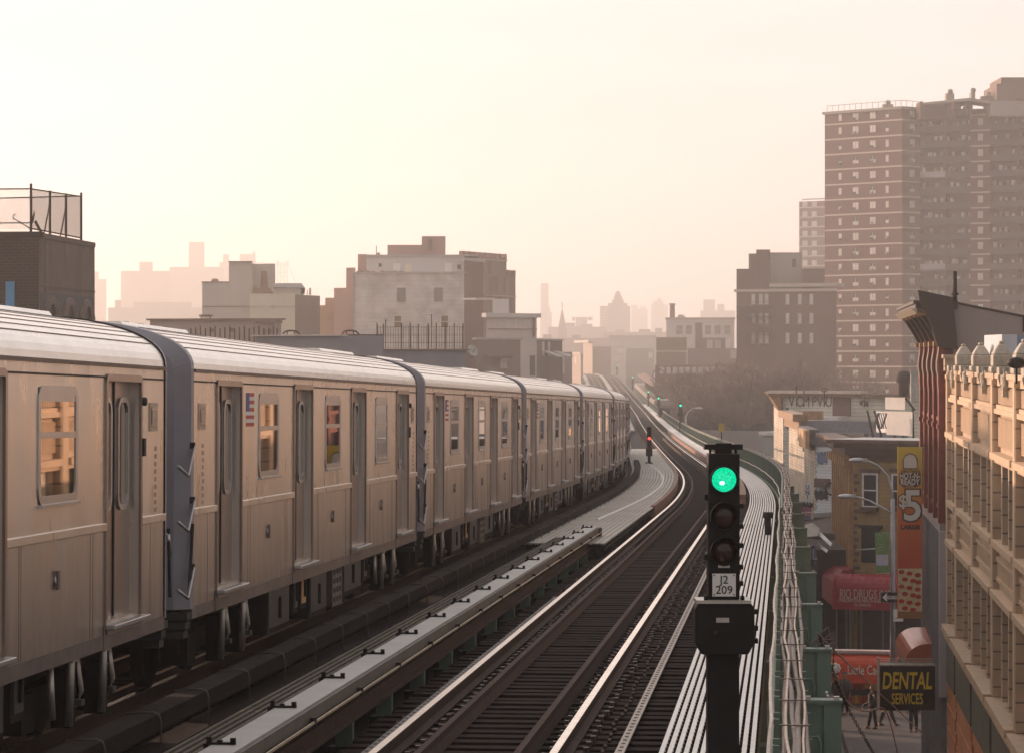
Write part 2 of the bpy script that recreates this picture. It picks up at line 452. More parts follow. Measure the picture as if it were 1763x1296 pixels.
# ---------------------------------------------------------------- viaduct
via = root('railway_viaduct', 'long green steel elevated railway viaduct carrying the tracks into the haze', 'viaduct', (T(0, -3)[0], 0, 0))
m = MB(); sweep(m, rect(-12.2, 1.55, -1.0, -.52), -18, 1150); m.build('shade_sheet', m_dark, via)  # solid dark sheet added to stand for the shade between open ties
m = MB()
for o_ in (-12.4, -7.2, -2.6, 2.0): sweep(m, rect(o_, o_ + .3, -2.3, -.53 if o_ < 1.5 else -.30), -18, 1150)
m.build('girder', m_green, via)
pj = 0
for d in [0 + 15.3 * k for k in range(0, 60)]:
    m = MB()
    for oc in (-12.0, 1.9):
        p = T(d, oc); m.box(p.x - .25, p.x + .25, p.y - .25, p.y + .25, 0, p.z - 2.2)
    m.build('column', m_green, via)
    m = MB(); tbox(m, d - .35, d + .35, -12.4, 2.4, -3.1, -2.3); m.build('cross_girder', m_green, via)

def rail_prof(c):
    return [(c - .075, -.16), (c + .075, -.16), (c + .075, -.145), (c + .012, -.12), (c + .012, -.045), (c + .037, -.035), (c + .037, -.004),
            (c - .037, -.004), (c - .037, -.035), (c - .012, -.045), (c - .012, -.12), (c - .075, -.145)]
tie_mesh = None
def make_tie_mesh():
    m = MB()
    m.mat(0).box(-1.32, 1.60, -.11, .11, -.42, -.20)
    for s in (-1, 1):
        c = s * .752
        m.mat(1).box(c - .17, c + .17, -.09, .09, -.20, -.18)
        for k in (-1, 1):
            m.mat(2).box(c + k * .15 - .02, c + k * .15 + .02, -.07, -.02, -.172, -.135)
            m.mat(2).lathe([(.016, -.172), (.016, -.15), (.008, -.14)], (c + k * .165, .05, 0), 6)
        for k in (.30,): # bolts of the timber guard and the strap beyond the rail
            m.mat(2).lathe([(.02, -.2), (.02, -.175), (.01, -.165)], (s * (.752 + k), 0, 0), 6)
    return m
def track(name, off, label, d_start, ties_from, n_ind, dend=1150, spacing=.45, rough_until=420):
    global tie_mesh
    r = root(name, label, 'railway track', T(d_start, off))
    for s in (-1, 1):
        m = MB(); c = off + s * .752
        sweep(m, rail_prof(c), d_start, dend)
        m.mat(1); sweep(m, rect(c - .034, c + .034, -.006, 0), d_start, dend)
        m.build('rail', [m_railside, m_railtop], r)
    for s in (-1, 1):
        m = MB(); c = off + s * .42
        sweep(m, [(c - .06, -.19), (c + .06, -.19), (c + .03, -.10), (c + .03, -.035), (c - .03, -.035), (c - .03, -.10)], d_start, 260)
        m.build('guard_rail', m_railside, r)
    if tie_mesh is None:
        t = make_tie_mesh().build('tie', [m_tie, m_plate, M('worn_bolt', (.10, .07, .055), .45, metal=.5, var=.3, scale=9)], r, shift=False)
        tie_mesh = t.data; COL.objects.unlink(t); bpy.data.objects.remove(t)
    base = WL[r.name]
    d = ties_from; i = 0
    st = MB()
    while d < dend:
        if i < n_ind:
            t = bpy.data.objects.new('tie', tie_mesh); COL.objects.link(t); t.parent = r
            t.location = T(d, off + random.uniform(-.03, .03)) - base
            t.location.z += random.uniform(-.006, .006)
            t.rotation_euler = (0, 0, -math.atan(slope(d)) + random.uniform(-.008, .008))
        elif d < rough_until:
            tbox(st, d - .11, d + .11, off - 1.32, off + 1.60, -.42, -.20)
        i += 1; d += spacing
        if d >= rough_until: break
    if i < n_ind: pass
    # beyond the last tie that can be told apart the bed reads as one dark band
    sweep(st, rect(off - 1.32, off + 1.60, -.42, -.2), rough_until, dend)
    o = st.build('tie', m_tie, r); o['kind'] = 'stuff'
    return r
trk = track('railway_track', 0, 'empty right-hand railway track with two shining rails on dark wooden ties beside the signal', 6, 21, 100)
trk2 = track('railway_track', -4.6, 'middle railway track with the subway train standing over it', 6, 21, 100)
track('railway_track', -9.2, 'far left railway track behind the train, seen only in the hazy distance', 6, 21, 60)

# strip of perforated conduit outside the right rail
def conduit(name, off, h, w, d0, d1, label, mat=m_pipe, holes=True):
    m = MB(); m.mat(0); sweep(m, rect(off - w / 2, off + w / 2, h, h + .02), d0, d1)
    if holes:
        m.mat(1); d = d0 + .2
        while d < min(d1, 90):
            tbox(m, d, d + .07, off - w * .2, off + w * .2, h + .02, h + .024); d += .28
    o = m.build(name, [mat, m_black], None, loc=T(d0, off)); tag(o, label, 'cable strip'); return o
conduit('cable_strip', 1.23, -.16, .085, 8, 62, 'thin perforated metal strip on the tie ends outside the right rail', M('strip_metal', (.30, .25, .21), .5, metal=.5, var=.25))
conduit('cable_strip', -1.02, -.19, .07, 8, 48, 'thin perforated metal strip lying on the ties left of the right-hand track', M('strip_metal_dark', (.09, .075, .065), .5, metal=.4, var=.25))
conduit('cable_strip', 1.06, -.13, .05, 62, 300, 'worn bright strip running beside the right rail through the curve', m_pipe, holes=False)

# ---------------------------------------------------------------- third rail with its protection board (between the tracks)
tr = root('third_rail', 'third rail under a pale grey protection board left of the empty track', 'third rail', T(8, -1.42))
m = MB(); sweep(m, rect(-1.60, -1.34, .30, .35), 8, 64); m.build('protection_board', m_board, tr)
m = MB(); sweep(m, rect(-1.46, -1.38, -.02, .10), 8, 66); sweep(m, rect(-1.50, -1.34, -.06, -.02), 8, 66); m.build('conductor_rail', m_railside, tr)
m = MB(); sweep(m, rect(-1.335, -1.315, .22, .33), 8, 64)
m.build('side_board', M('board_edge', (.13, .11, .09), .6, var=.3), tr)
m = MB(); sweep(m, [(-1.27, .22), (-1.27, .24), (-1.255, .24), (-1.255, .22)], 8, 64); m.build('edge_cable', M('tan_cable', (.42, .33, .22), .5, var=.3, scale=5), tr)
d = 11.0; bi = 0
while d < 64:
    m = MB()
    tbox(m, d - .025, d + .025, -1.64, -1.42, .352, .368)
    for oo, hh in ((-1.62, .41), (-1.54, .385), (-1.44, .40)): tbox(m, d - .025, d + .025, oo - .018, oo + .018, .368, hh)
    tbox(m, d - .03, d + .03, -1.66, -1.62, -.1, .36)
    m.build('bracket', m_black, tr)
    m = MB(); tbox(m, d - .03, d + .03, -1.30, -1.25, .20, .27); m.build('clip', m_black, tr)
    m = MB(); tbox(m, d - .10, d + .10, -1.56, -1.28, -.40, -.28)
    m.mat(1); tbox(m, d - .06, d + .06, -1.50, -1.34, -.28, -.06)
    m.build('insulator', [m_black, m_green], tr); d += 2.75
# end ramp
m = MB(); tbox(m, 63.9, 64.6, -1.66, -1.30, -.02, .30); m.build('end_casing', m_dark, tr)

# slatted walkway left of the board
def slats(name, label, o0, o1, n, h, d0, d1, mat, th=.04, gap=.35, cross=.45, cross_until=0):
    m = MB(); m.mat(0); w = (o1 - o0) / n
    for k in range(n):
        a = o0 + k * w
        sweep(m, rect(a + w * gap * .5, a + w * (1 - gap * .5), h - th, h), d0, d1)
    m.mat(1); d = d0
    while d < min(d1, cross_until or d1):
        tbox(m, d, d + .035, o0, o1, h - th - .05, h - .012); d += cross
    for oo in (o0 + .02, (o0 + o1) / 2, o1 - .06): sweep(m, rect(oo, oo + .05, h - th - .12, h - th - .052), d0, d1)
    o = m.build(name, [mat, m_dark], None, loc=T(d0, o0)); tag(o, label, 'walkway'); return o
slats('walkway', 'narrow slatted olive walkway between the dark cable duct and the pale protection board', -2.14, -1.70, 6, .2, 8, 62, m_slat2, gap=.5, cross=.9)
slats('walkway', 'bright slatted walkway along the right edge beside the green railing', 1.62, 2.44, 12, .02, 8, 150, m_slat, gap=.42, cross=.30, cross_until=75)
slats('walkway', 'far stretch of the right-hand walkway running straight into the haze', 1.62, 2.44, 6, .02, 150, 520, m_slat, gap=.12, cross=3)
slats('walkway', 'wide pale grating floor where the small red signal stands', -2.98, -1.02, 16, .12, 61, 196, m_floor, gap=.16, cross=.6, cross_until=120)
m = MB(); sweep(m, [(-2.05, .125), (-2.0, .15), (-1.95, .125)], 74, 150, wob=lambda d: RS * (.45 * math.sin((d - 74) / 22)))
tag(m.build('cable', m_white, None, loc=T(74, -2)), 'thin white cable lying loose in a long curve on the wide grating floor', 'cable')

# dark cable duct beside the train
du = root('cable_duct', 'dark boxed timber cable duct with bent straps running along the foot of the train', 'cable duct', T(8, -2.7))
m = MB(); sweep(m, rect(-2.82, -2.60, .14, .27), 8, 150); sweep(m, rect(-2.84, -2.58, .272, .295), 8, 150); m.build('casing', m_duct, du)
m = MB(); sweep(m, rect(-2.84, -2.54, -.22, -.02), 8, 150); m.build('sill_beam', m_duct, du)
d = 10.2; n = 0
while d < 120 and n < 60:
    m = MB()
    m.tube([T(d, -2.84, .31), T(d, -2.60, .32), T(d, -2.55, .30), T(d, -2.535, .25), T(d, -2.52, -.30)], .009, 6)
    m.build('strap', M('strap', (.10, .085, .075), .5, metal=.5, var=.2), du); d += 2.05; n += 1
m = MB()
for o_ in (-3.06, -3.2): sweep(m, rect(o_ - .05, o_ + .05, -.1, .02), 8, 150)
tag(m.build('cable_tray', m_dark, None, loc=T(8, -3.1)), 'dark low trough between the cable duct and the train wheels', 'cable tray')
# plated band between right ties and left beams
m = MB(); sweep(m, rect(-2.45, -1.75, -.30, -.24), 8, 62)
tag(m.build('catwalk_base', m_dark, None, loc=T(8, -2.1)), 'dark plank band below the narrow slatted walkway', 'planks')

# curved outer guard timber at the bend: lit rusty edge beside the red signal
m = MB(); sweep(m, rect(-1.10, -.98, -.16, .16), 84, 196)
tag(m.build('guard_timber', M('rust_orange_timber', (.26, .14, .09), .7, var=.45, scale=6), None, loc=T(84, -1)), 'rusty upright timber edging the wide grating floor through the curve', 'timber')
m = MB(); sweep(m, rect(1.28, 1.5, -.18, .14), 96, 290)
tag(m.build('guard_timber', M('rust_orange_timber', (.3, .2, .1)), None, loc=T(96, 1.4)), 'rusty cable run along the left edge of the right-hand walkway beyond the signal', 'timber')

# ---------------------------------------------------------------- railing and cable run on the right edge
fence = root('green_railing', 'green steel railing with pale top rails along the outer edge of the viaduct', 'railing', T(8, 2.55))
m = MB(); sweep(m, rect(2.54, 2.64, -.30, -.02), 6, 620); m.build('kerb_beam', m_green, fence)
def wv(a, l, ph): return lambda d: Vector((a * math.sin(d / l + ph) + a * .5 * math.sin(d / l * 2.7), 0, a * .8 * math.sin(d / l * 1.7 + ph)))
m = MB(); sweep(m, [(2.535, .335), (2.56, .345), (2.575, .32), (2.55, .31)], 14, 620, wob=wv(.012, 1.7, 0)); m.build('middle_rail', M('cream_conduit', (.60, .52, .44), .5, var=.25, scale=5), fence)
FH = .86
m = MB(); sweep(m, [(2.60, FH), (2.65, FH), (2.65, FH + .05), (2.60, FH + .05)], 60, 620); m.build('top_rail', m_green, fence)
d = 9.; n = 0; st = MB()
while d < 300:
    if n < 100:
        m = MB(); p = T(d, 2.60)
        top = FH if d > 60 else .36
        tbox(m, d - .03, d + .03, 2.585, 2.635, -.25, top)
        m.build('post', m_green, fence)
    d += 1.9; n += 1
d = 62.
while d < 330:
    tbox(st, d - .012, d + .012, 2.605, 2.63, -.02, FH); d += .17 if d < 140 else .35
o = st.build('baluster', m_green, fence); o['kind'] = 'stuff'
st = MB()
d = 330.
while d < 620: tbox(st, d - .05, d + .05, 2.59, 2.64, -.02, FH); d += 3
o = st.build('far_post', m_green, fence); o['kind'] = 'stuff'

cab = root('cable_run', 'bundle of wavy sunlit cables carried outside the green railing down to the bottom edge', 'cable run', T(8, 2.72))
for k, (oo, hh, r_, ph) in enumerate([(2.69, .94, .009, 0), (2.715, .925, .016, 1.3), (2.75, .92, .017, 2.2), (2.785, .935, .007, 4), (2.665, .90, .014, 5), (2.81, .90, .014, 3)]):
    m = MB()
    sweep(m, [(oo - r_, hh - r_), (oo + r_, hh - r_), (oo + r_ * 1.2, hh), (oo + r_ * .6, hh + r_), (oo - r_ * .6, hh + r_), (oo - r_ * 1.2, hh)], 13, 420, wob=wv(.016, 1.1 + .3 * k, ph), smooth=True)
    m.build('cable', [M('bright_cable', (.46, .35, .27), .4, metal=.3, var=.3, scale=9), m_cable, m_cable, M('bright_cable', (0, 0, 0)), m_cable, m_cable][k], cab)
d = 13.5; n = 0
while d < 150 and n < 90:
    m = MB(); tbox(m, d - .02, d + .02, 2.60, 2.84, .84, .87)
    m.mat(1); tbox(m, d - .012, d + .012, 2.64, 2.83, .948, .956); tbox(m, d - .012, d + .012, 2.64, 2.65, .86, .95)
    m.mat(0).extr([T(d, 2.64, .84), T(d, 2.80, .84), T(d, 2.64, .58)], (0, .02, 0))
    m.build('bracket', [m_green, m_cable], cab); d += 1.55; n += 1

# green outrigger plates on the outside
prev = None
for k, d in enumerate([20.5, 27.2, 33.0, 40.6, 48.4, 57.6, 66.8, 76, 85, 94, 103, 112, 121, 130, 139]):
    r = root('outrigger_frame', ['', 'lowest and nearest', 'second nearest', 'third', 'fourth', 'fifth', 'sixth'][k] + ' green steel outrigger plate outside the railing' if 0 < k < 7 else
             ('green steel outrigger plate at the bottom edge of the picture' if k == 0 else 'one of the small green outrigger plates stepping away along the viaduct'), 'outrigger', T(d, 2.8, -1.4), 'green outrigger plates')
    m = MB(); tbox(m, d, d + .05, 2.84, 3.05, -1.6, .17); tbox(m, d - .01, d + 3.3, 2.84, 2.86, -1.6, .10)
    m.build('web_plate', m_green, r)
    m = MB(); tbox(m, d - .03, d + .22, 3.03, 3.19, -2.6, .20); m.build('edge_column', m_green, r)
    m = MB(); tbox(m, d - .05, d + .2, 2.70, 3.2, .20, .225)
    for oo in (2.86, 3.12): m.mat(1); tbox(m, d - .04, d + .02, oo, oo + .05, .225, .26)
    m.build('cap_angle', [m_green, m_pipe], r)
    m = MB(); m.tube([T(d - .06, 2.88, -.12), T(d - .09, 2.98, -.10), T(d - .09, 3.0, -.16), T(d - .09, 3.0, -.42), T(d - .06, 2.92, -.5)], .014, 6)
    tbox(m, d - .05, d, 2.95, 3.03, -.62, -.58)
    m.build('conduit_loop', m_green, r)
    m = MB(); tbox(m, d, d + .12, 2.5, 3.1, -2.0, -1.7); m.extr([T(d, 2.5, -1.7), T(d, 2.84, -1.7), T(d, 2.5, -1.1)], (0, .04, 0)); m.build('knee_bracket', m_green, r)
m = MB()
d = 14.
while d < 150:
    m.extr([T(d, 2.66, -.35), T(d, 2.84, -.35), T(d, 2.66, -.02)], (0, .03, 0)); tbox(m, d, d + .06, 2.64, 2.9, -.38, -.34); d += .8
sweep(m, rect(2.64, 2.86, -1.6, -1.5), 8, 150)
tag(m.build('bracket_shelf', m_dark, None, loc=T(14, 2.7)), 'dark shelf of small triangular brackets hanging between the railing and the green outriggers', 'bracket shelf')
# ---------------------------------------------------------------- subway cars
HWD, LEN = 1.52, 17.85          # half width, body length
Z0, ZE, ZT = .92, 3.24, 3.735    # side bottom, eave, roof top
DOORS = [2.0, 6.75, 11.38, 16.02]; DW = 1.30
WINS = [4.38, 9.1, 13.68]; WW = 1.26
def rrect(y0, y1, z0, z1, r, n=4):
    pts = []
    for cy, cz, a0 in ((y1 - r, z1 - r, 0), (y0 + r, z1 - r, 90), (y0 + r, z0 + r, 180), (y1 - r, z0 + r, 270)):
        for i in range(n + 1):
            a = rad(a0 + 90 * i / n); pts.append((cy + r * math.cos(a), cz + r * math.sin(a)))
    return pts
def ring(m, y0, y1, z0, z1, r, w, x0, x1):
    """rounded frame on the side plane, from x0 (inner face) to x1 (outer face)"""
    a = rrect(y0, y1, z0, z1, r); b = rrect(y0 - w, y1 + w, z0 - w, z1 + w, r + w); n = len(a); k = len(m.v)
    for pts, x in ((a, x0), (a, x1), (b, x1), (b, x0)):
        m.v += [(x, p[0], p[1]) for p in pts]
    for j in range(3):
        for i in range(n):
            q = (i + 1) % n
            m.f.append([k + j * n + i, k + j * n + q, k + (j + 1) * n + q, k + (j + 1) * n + i]); m.mi.append(m.cur); m.sm.append(False)
def holes_wall(m, x, Y, Z, holes):
    """side sheet at x with rectangular openings"""
    ys = sorted(set([Y[0], Y[1]] + [h[0] for h in holes] + [h[1] for h in holes]))
    zs = sorted(set([Z[0], Z[1]] + [h[2] for h in holes] + [h[3] for h in holes]))
    ys = [y for y in ys if Y[0] <= y <= Y[1]]; zs = [z for z in zs if Z[0] <= z <= Z[1]]
    for a, b in zip(ys, ys[1:]):
        for c, d in zip(zs, zs[1:]):
            cy, cz = (a + b) / 2, (c + d) / 2
            if any(h[0] < cy < h[1] and h[2] < cz < h[3] for h in holes): continue
            m.add([(x, a, c), (x, b, c), (x, b, d), (x, a, d)], [(0, 1, 2, 3)])
BELT = 1.86
def side_open():
    h = [(c - DW / 2, c + DW / 2, 1.06, 3.10) for c in DOORS] + [(c - WW / 2, c + WW / 2, 2.12, 3.03) for c in WINS]
    return h
def make_car():
    r = root('subway_car', 'car', 'subway car', (0, 0, 0))
    H = side_open()
    m = MB(); x = HWD
    m.mat(0); holes_wall(m, x, (.12, LEN - .12), (BELT, ZE), H)
    m.mat(1); holes_wall(m, x, (.12, LEN - .12), (Z0 + .02, BELT), H)
    m.mat(0)
    for y0, y1, z0, z1 in H: # reveals
        dp = .10 if z0 < 2 else .03
        m.add([(x, y0, z0), (x, y0, z1), (x - dp, y0, z1), (x - dp, y0, z0)], [(0, 1, 2, 3)])
        m.add([(x, y1, z0), (x - dp, y1, z0), (x - dp, y1, z1), (x, y1, z1)], [(0, 1, 2, 3)])
        m.add([(x, y0, z1), (x, y1, z1), (x - dp, y1, z1), (x - dp, y0, z1)], [(0, 1, 2, 3)])
        m.add([(x, y0, z0), (x - dp, y0, z0), (x - dp, y1, z0), (x, y1, z0)], [(0, 1, 2, 3)])
    m.box(-HWD, -HWD + .04, .12, LEN - .12, Z0, ZE)                         # far side
    m.box(-HWD + .04, HWD - .14, .10, LEN - .10, Z0 - .02, Z0 + .08)          # floor
    m.box(-HWD + .04, HWD - .001, .12, .16, Z0 + .08, ZE); m.box(-HWD + .04, HWD - .001, LEN - .16, LEN - .12, Z0 + .08, ZE)
    m.mat(2)
    m.box(x - .01, x + .018, .12, LEN - .12, ZE - .115, ZE - .10) # letter-board seam
    for c in DOORS + WINS:
        for s_ in (-1, 1):
            yy = c + s_ * 1.12
            if .3 < yy < LEN - .3: m.mat(2).box(x - .01, x + .0015, yy - .004, yy + .004, Z0 + .03, BELT - .04)
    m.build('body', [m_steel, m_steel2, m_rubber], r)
    # belt rail, interrupted by doors
    m = MB(); e = [.12] + [v for c in DOORS for v in (c - DW / 2 - .06, c + DW / 2 + .06)] + [LEN - .12]
    for a, b in zip(e[::2], e[1::2]): m.box(x, x + .022, a, b, BELT - .035, BELT + .035)
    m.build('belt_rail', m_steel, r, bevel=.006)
    m = MB(); m.mat(0).box(x - .12, x + .004, .10, LEN - .10, Z0 - .10, Z0 + .018)
    for c in DOORS: m.mat(0).box(x - .1, x + .012, c - DW / 2 - .1, c + DW / 2 + .1, Z0 - .10, Z0 + .10)
    m.build('side_sill', M('sill_steel', (.20, .17, .155), .5, metal=.7, var=.25, scale=3), r)
    # roof: smooth cove, then ribs
    m = MB(); prof = []
    n = 30
    for i in range(n + 1):
        a = math.pi * i / n
        cx = math.cos(a); s_ = math.sin(a)
        X = HWD * (abs(cx) ** .92) * (1 if cx >= 0 else -1); Zz = ZE + (ZT - ZE) * (s_ ** .86)
        prof.append((X, Zz))
    rib = MB()
    for i in range(7):
        t = .26 + i * .082; a = t * math.pi / 2; cx = math.cos(a); s_ = math.sin(a)
        X = HWD * cx ** .92; Zz = ZE + (ZT - ZE) * s_ ** .86
        for sg in (-1, 1): rib.box(sg * X - .007, sg * X + .007, .12, LEN - .12, Zz - .01, Zz + .004)
    # corrugations over the middle
    fine = []
    for (xa, za), (xb, zb) in zip(prof, prof[1:]):
        fine.append((xa, za))
        if abs(xa) < 1.30 and abs(xb) < 1.30:
            pass
    fine.append(prof[-1])
    m.mat(0)
    k = len(m.v)
    for y in (.12, LEN - .12): m.v += [(a, y, b) for a, b in fine]
    q = len(fine)
    for i in range(q - 1):
        m.f.append([k + i, k + i + 1, k + q + i + 1, k + q + i]); m.mi.append(0); m.sm.append(False)
    m.f.append([k + i for i in range(q)]); m.mi.append(0); m.sm.append(False)
    m.f.append([k + q + i for i in range(q)][::-1]); m.mi.append(0); m.sm.append(False)
    m.mat(1).box(HWD - .03, HWD + .028, .12, LEN - .12, ZE - .02, ZE + .012) # drip moulding
    m.build('roof', [m_roof, M('gutter', (.16, .12, .10), .5, metal=.5, var=.2)], r)
    rib.build('roof_rib', M('roof_seam', (.20, .13, .10), .5, metal=.3, var=.1), r)
    # roof hatches (air conditioning) near both ends
    for y0, y1 in ((.9, 4.2), (LEN - 4.2, LEN - .9)):
        m = MB()
        for i, (xx, zz) in enumerate(((1.12, 3.60), (-1.12, 3.60))): pass
        m.hexa([(-.8, y0, 3.5), (.8, y0, 3.5), (.8, y1, 3.5), (-.8, y1, 3.5), (-.62, y0, 3.742), (.62, y0, 3.742), (.62, y1, 3.742), (-.62, y1, 3.742)])
        m.mat(1)
        for i in range(5):
            yy = y0 + .3 + i * (y1 - y0 - .6) / 4
            m.box(.38, .60, yy, yy + .18, 3.743, 3.749)
        m.hexa([(.80, y0, 3.63), (.90, y0, 3.61), (.90, y1, 3.61), (.80, y1, 3.63), (.80, y0, 3.685), (.90, y0, 3.655), (.90, y1, 3.655), (.80, y1, 3.685)])
        m.build('roof_hatch', [m_roof, m_rubber], r)
    # end bonnets in blue-grey, the corner chamfered inwards
    for s in (0, 1):
        m = MB(); yy = [.12, .02, -.10] if s == 0 else [LEN - .12, LEN - .02, LEN + .10]
        sc_ = [1.0, .995, .90]
        k = len(m.v); full = [(HWD, Z0)] + prof + [(-HWD, Z0)]; q = len(full)
        for y, f_ in zip(yy, sc_):
            m.v += [((a + .012 * (1 if a > 0 else -1)) * f_, y, (Z0 if b == Z0 else 2.0 + (b + .012 - 2.0) * (.5 + .5 * f_))) for a, b in full]
        for j in range(2):
            for i in range(q - 1):
                m.f.append([k + j * q + i, k + j * q + i + 1, k + (j + 1) * q + i + 1, k + (j + 1) * q + i]); m.mi.append(0); m.sm.append(False)
        m.f.append([k + 2 * q + i for i in range(q)]); m.mi.append(0); m.sm.append(False)
        m.mat(1)
        for t in range(3): m.box(.6, HWD - .02 * t, yy[2] - .02, yy[0], Z0 - .1 - .09 * t, Z0 - .03 - .09 * t)
        b = m.build('end_bonnet', [m_bonnet, m_rubber], r)
        # barrier springs
        for zz in (1.10, 1.75, 2.28) if s == 0 else (1.5,):
            g = MB(); yo = -.02 if s == 0 else LEN + .02; sg = 1 if s else -1
            if s == 0:
                g.mat(0).tube([(HWD + .03, yo + .06, zz + .22), (HWD + .03, yo - .22, zz - .06), (HWD - .02, yo - .48, zz + .04)], .016, 6)
                g.mat(1).box(HWD - .01, HWD + .035, yo + .03, yo + .10, zz + .20, zz + .26)
            else:
                g.mat(0).tube([(HWD + .02, yo - .05, zz + .2), (HWD + .02, yo + .06, zz)], .02, 6)
            g.build('barrier_spring', [m_frame, m_rubber], r)
        g = MB(); g.tube([(HWD + .025, yy[1], 1.75), (HWD + .015, yy[2], 1.1)], .016, 5); g.build('safety_chain', m_rubber, r)
    # windows
    for c in WINS:
        w = MB(); ring(w, c - WW / 2 + .06, c + WW / 2 - .06, 2.18, 2.97, .06, .075, x - .03, x + .012)
        w.box(x - .025, x + .010, c - WW / 2 + .05, c + WW / 2 - .05, 2.63, 2.68)
        w.box(x - .01, x + .04, c - WW / 2, c + WW / 2, 2.09, 2.115)
        w.box(x - .025, x + .009, c - WW / 2 + .05, c + WW / 2 - .05, 2.92, 2.97)
        wo = w.build('window', m_frame, r)
        p = MB(); p.add([(x + .003, c - WW / 2 + .05, 2.17), (x + .003, c + WW / 2 - .05, 2.17), (x + .003, c + WW / 2 - .05, 2.98), (x + .003, c - WW / 2 + .05, 2.98)], [(0, 1, 2, 3)])
        p.build('pane', m_glass, wo)
    # doors: two leaves, long rounded windows, threshold plate, portal frame
    for c in DOORS:
        d = MB(); xi = x - .09
        for s in (-1, 1):
            y0, y1 = (c - DW / 2, c - .008) if s < 0 else (c + .008, c + DW / 2)
            d.mat(0).add([(xi, y0, 1.06), (xi, y1, 1.06), (xi, y1, 3.10), (xi, y0, 3.10)], [(0, 1, 2, 3)])
        d.mat(1).box(xi - .01, xi + .012, c - .02, c + .02, 1.06, 3.10)
        do = d.build('door', [m_door, m_rubber], r)
        for s in (-1, 1):
            w = MB(); yc = c + s * .33
            w.mat(0); ring(w, yc - .17, yc + .17, 2.02, 2.92, .09, .045, xi, xi + .022)
            w.mat(1); pts = rrect(yc - .17, yc + .17, 2.02, 2.92, .09); k = len(w.v)
            w.v += [(xi + .006, a, b) for a, b in pts]; w.f.append([k + i for i in range(len(pts))]); w.mi.append(1); w.sm.append(False)
            w.build('door_window', [m_frame, m_glass], do)
        t = MB(); t.box(x - .02, x + .10, c - DW / 2 - .05, c + DW / 2 + .05, .985, 1.03); t.build('threshold', m_frame, do, bevel=.008)
        f = MB(); ring(f, c - DW / 2, c + DW / 2, 1.0, 3.10, .02, .06, x - .005, x + .02)
        f.build('portal_frame', m_door, do)
    # small fittings
    for y in (LEN - .62, .55):
        q = MB(); q.mat(0).box(x, x + .012, y - .16, y + .16, 2.66, 2.92); q.mat(1).box(x + .012, x + .016, y - .12, y + .12, 2.70, 2.88)
        q.mat(0).box(x + .016, x + .02, y - .1, y - .02, 2.74, 2.84); q.build('number_panel', [M('panel_frame', (.55, .42, .32), .5), M('panel_glass', (.12, .13, .15), .15)], r)
    q = MB(); yl = LEN - 1.10
    q.lathe([(.04, x), (.04, x + .04), (.03, x + .05)], (0, yl, 2.93), 10, 'x'); q.build('marker_lamp', m_rubber, r)
    q = MB(); q.box(x, x + .035, yl - .03, yl + .05, 2.44, 2.60); q.build('speaker_box', m_rubber, r)
    for c in WINS:
        q = MB(); q.lathe([(.05, x), (.06, x + .012), (.03, x + .02)], (0, c - .05, 1.50), 10, 'x')
        q.mat(1).box(x + .012, x + .03, c - .09, c - .02, 1.43, 1.58); q.build('grab_handle', [m_frame, M('handle_bar', (.16, .12, .10), .5, metal=.5)], r)  # dark metal bar across the round cup
    for y in (.62, LEN - .5): # faint vertical lettering rubbed off the skin
        q = MB()
        for i in range(9):
            q.box(x, x + .003, y - .03 + random.uniform(-.03, .0), y + .03 + random.uniform(0, .03), 2.48 - i * .07, 2.52 - i * .07)
        q.build('faded_decal', M('faded_red', (.48, .33, .28), .6, metal=.2), r)
    # flag decal
    q = MB(); y0, y1, zt = 2.98, 3.46, 3.04
    for i in range(9):
        q.mat(0 if i % 2 == 0 else 1).box(x, x + .003, y0 if i > 4 else y0 + .19, y1, zt - .04 * (i + 1), zt - .04 * i)
    q.mat(2).box(x, x + .004, y0, y0 + .19, zt - .20, zt); q.build('flag_decal', [m_red, m_white, m_blue], r)
    # underfloor
    u = MB(); u.box(-1.2, 1.05, .3, LEN - .3, .62, .90)
    u.build('underframe', m_under, r)
    eq = [(5.1, 6.6, .28, 0), (6.9, 7.25, .40, 0), (7.45, 7.85, .42, 1), (8.1, 9.5, .26, 0), (9.75, 10.6, .30, 2), (10.9, 12.6, .35, 0), (12.8, 13.2, .45, 0)]
    for a, b, zz, k in eq:
        q = MB()
        if k == 2:
            q.mat(1)
            for i in range(5): q.box(x - .16, x - .10, a, b, zz + i * .12, zz + i * .12 + .05)
            for i in range(4): q.box(x - .165, x - .095, a + i * .26, a + i * .26 + .06, zz, .84)
            q.mat(0).box(x - .7, x - .17, a, b, zz, .84)
        else:
            q.mat(0).box(x - .75, x - .14, a, b, zz, .84); q.mat(1).box(x - .14, x - .125, a + .06, b - .06, zz + .07, .80)
            q.mat(0).box(x - .125, x - .10, (a + b) / 2 - .03, (a + b) / 2 + .03, zz + .15, zz + .4)
        q.build('equipment_case' if k != 2 else 'resistor_grid', [m_under, [m_equip, m_copper, M('grid_grey', (.20, .17, .16), .5, metal=.4)][k]], r)
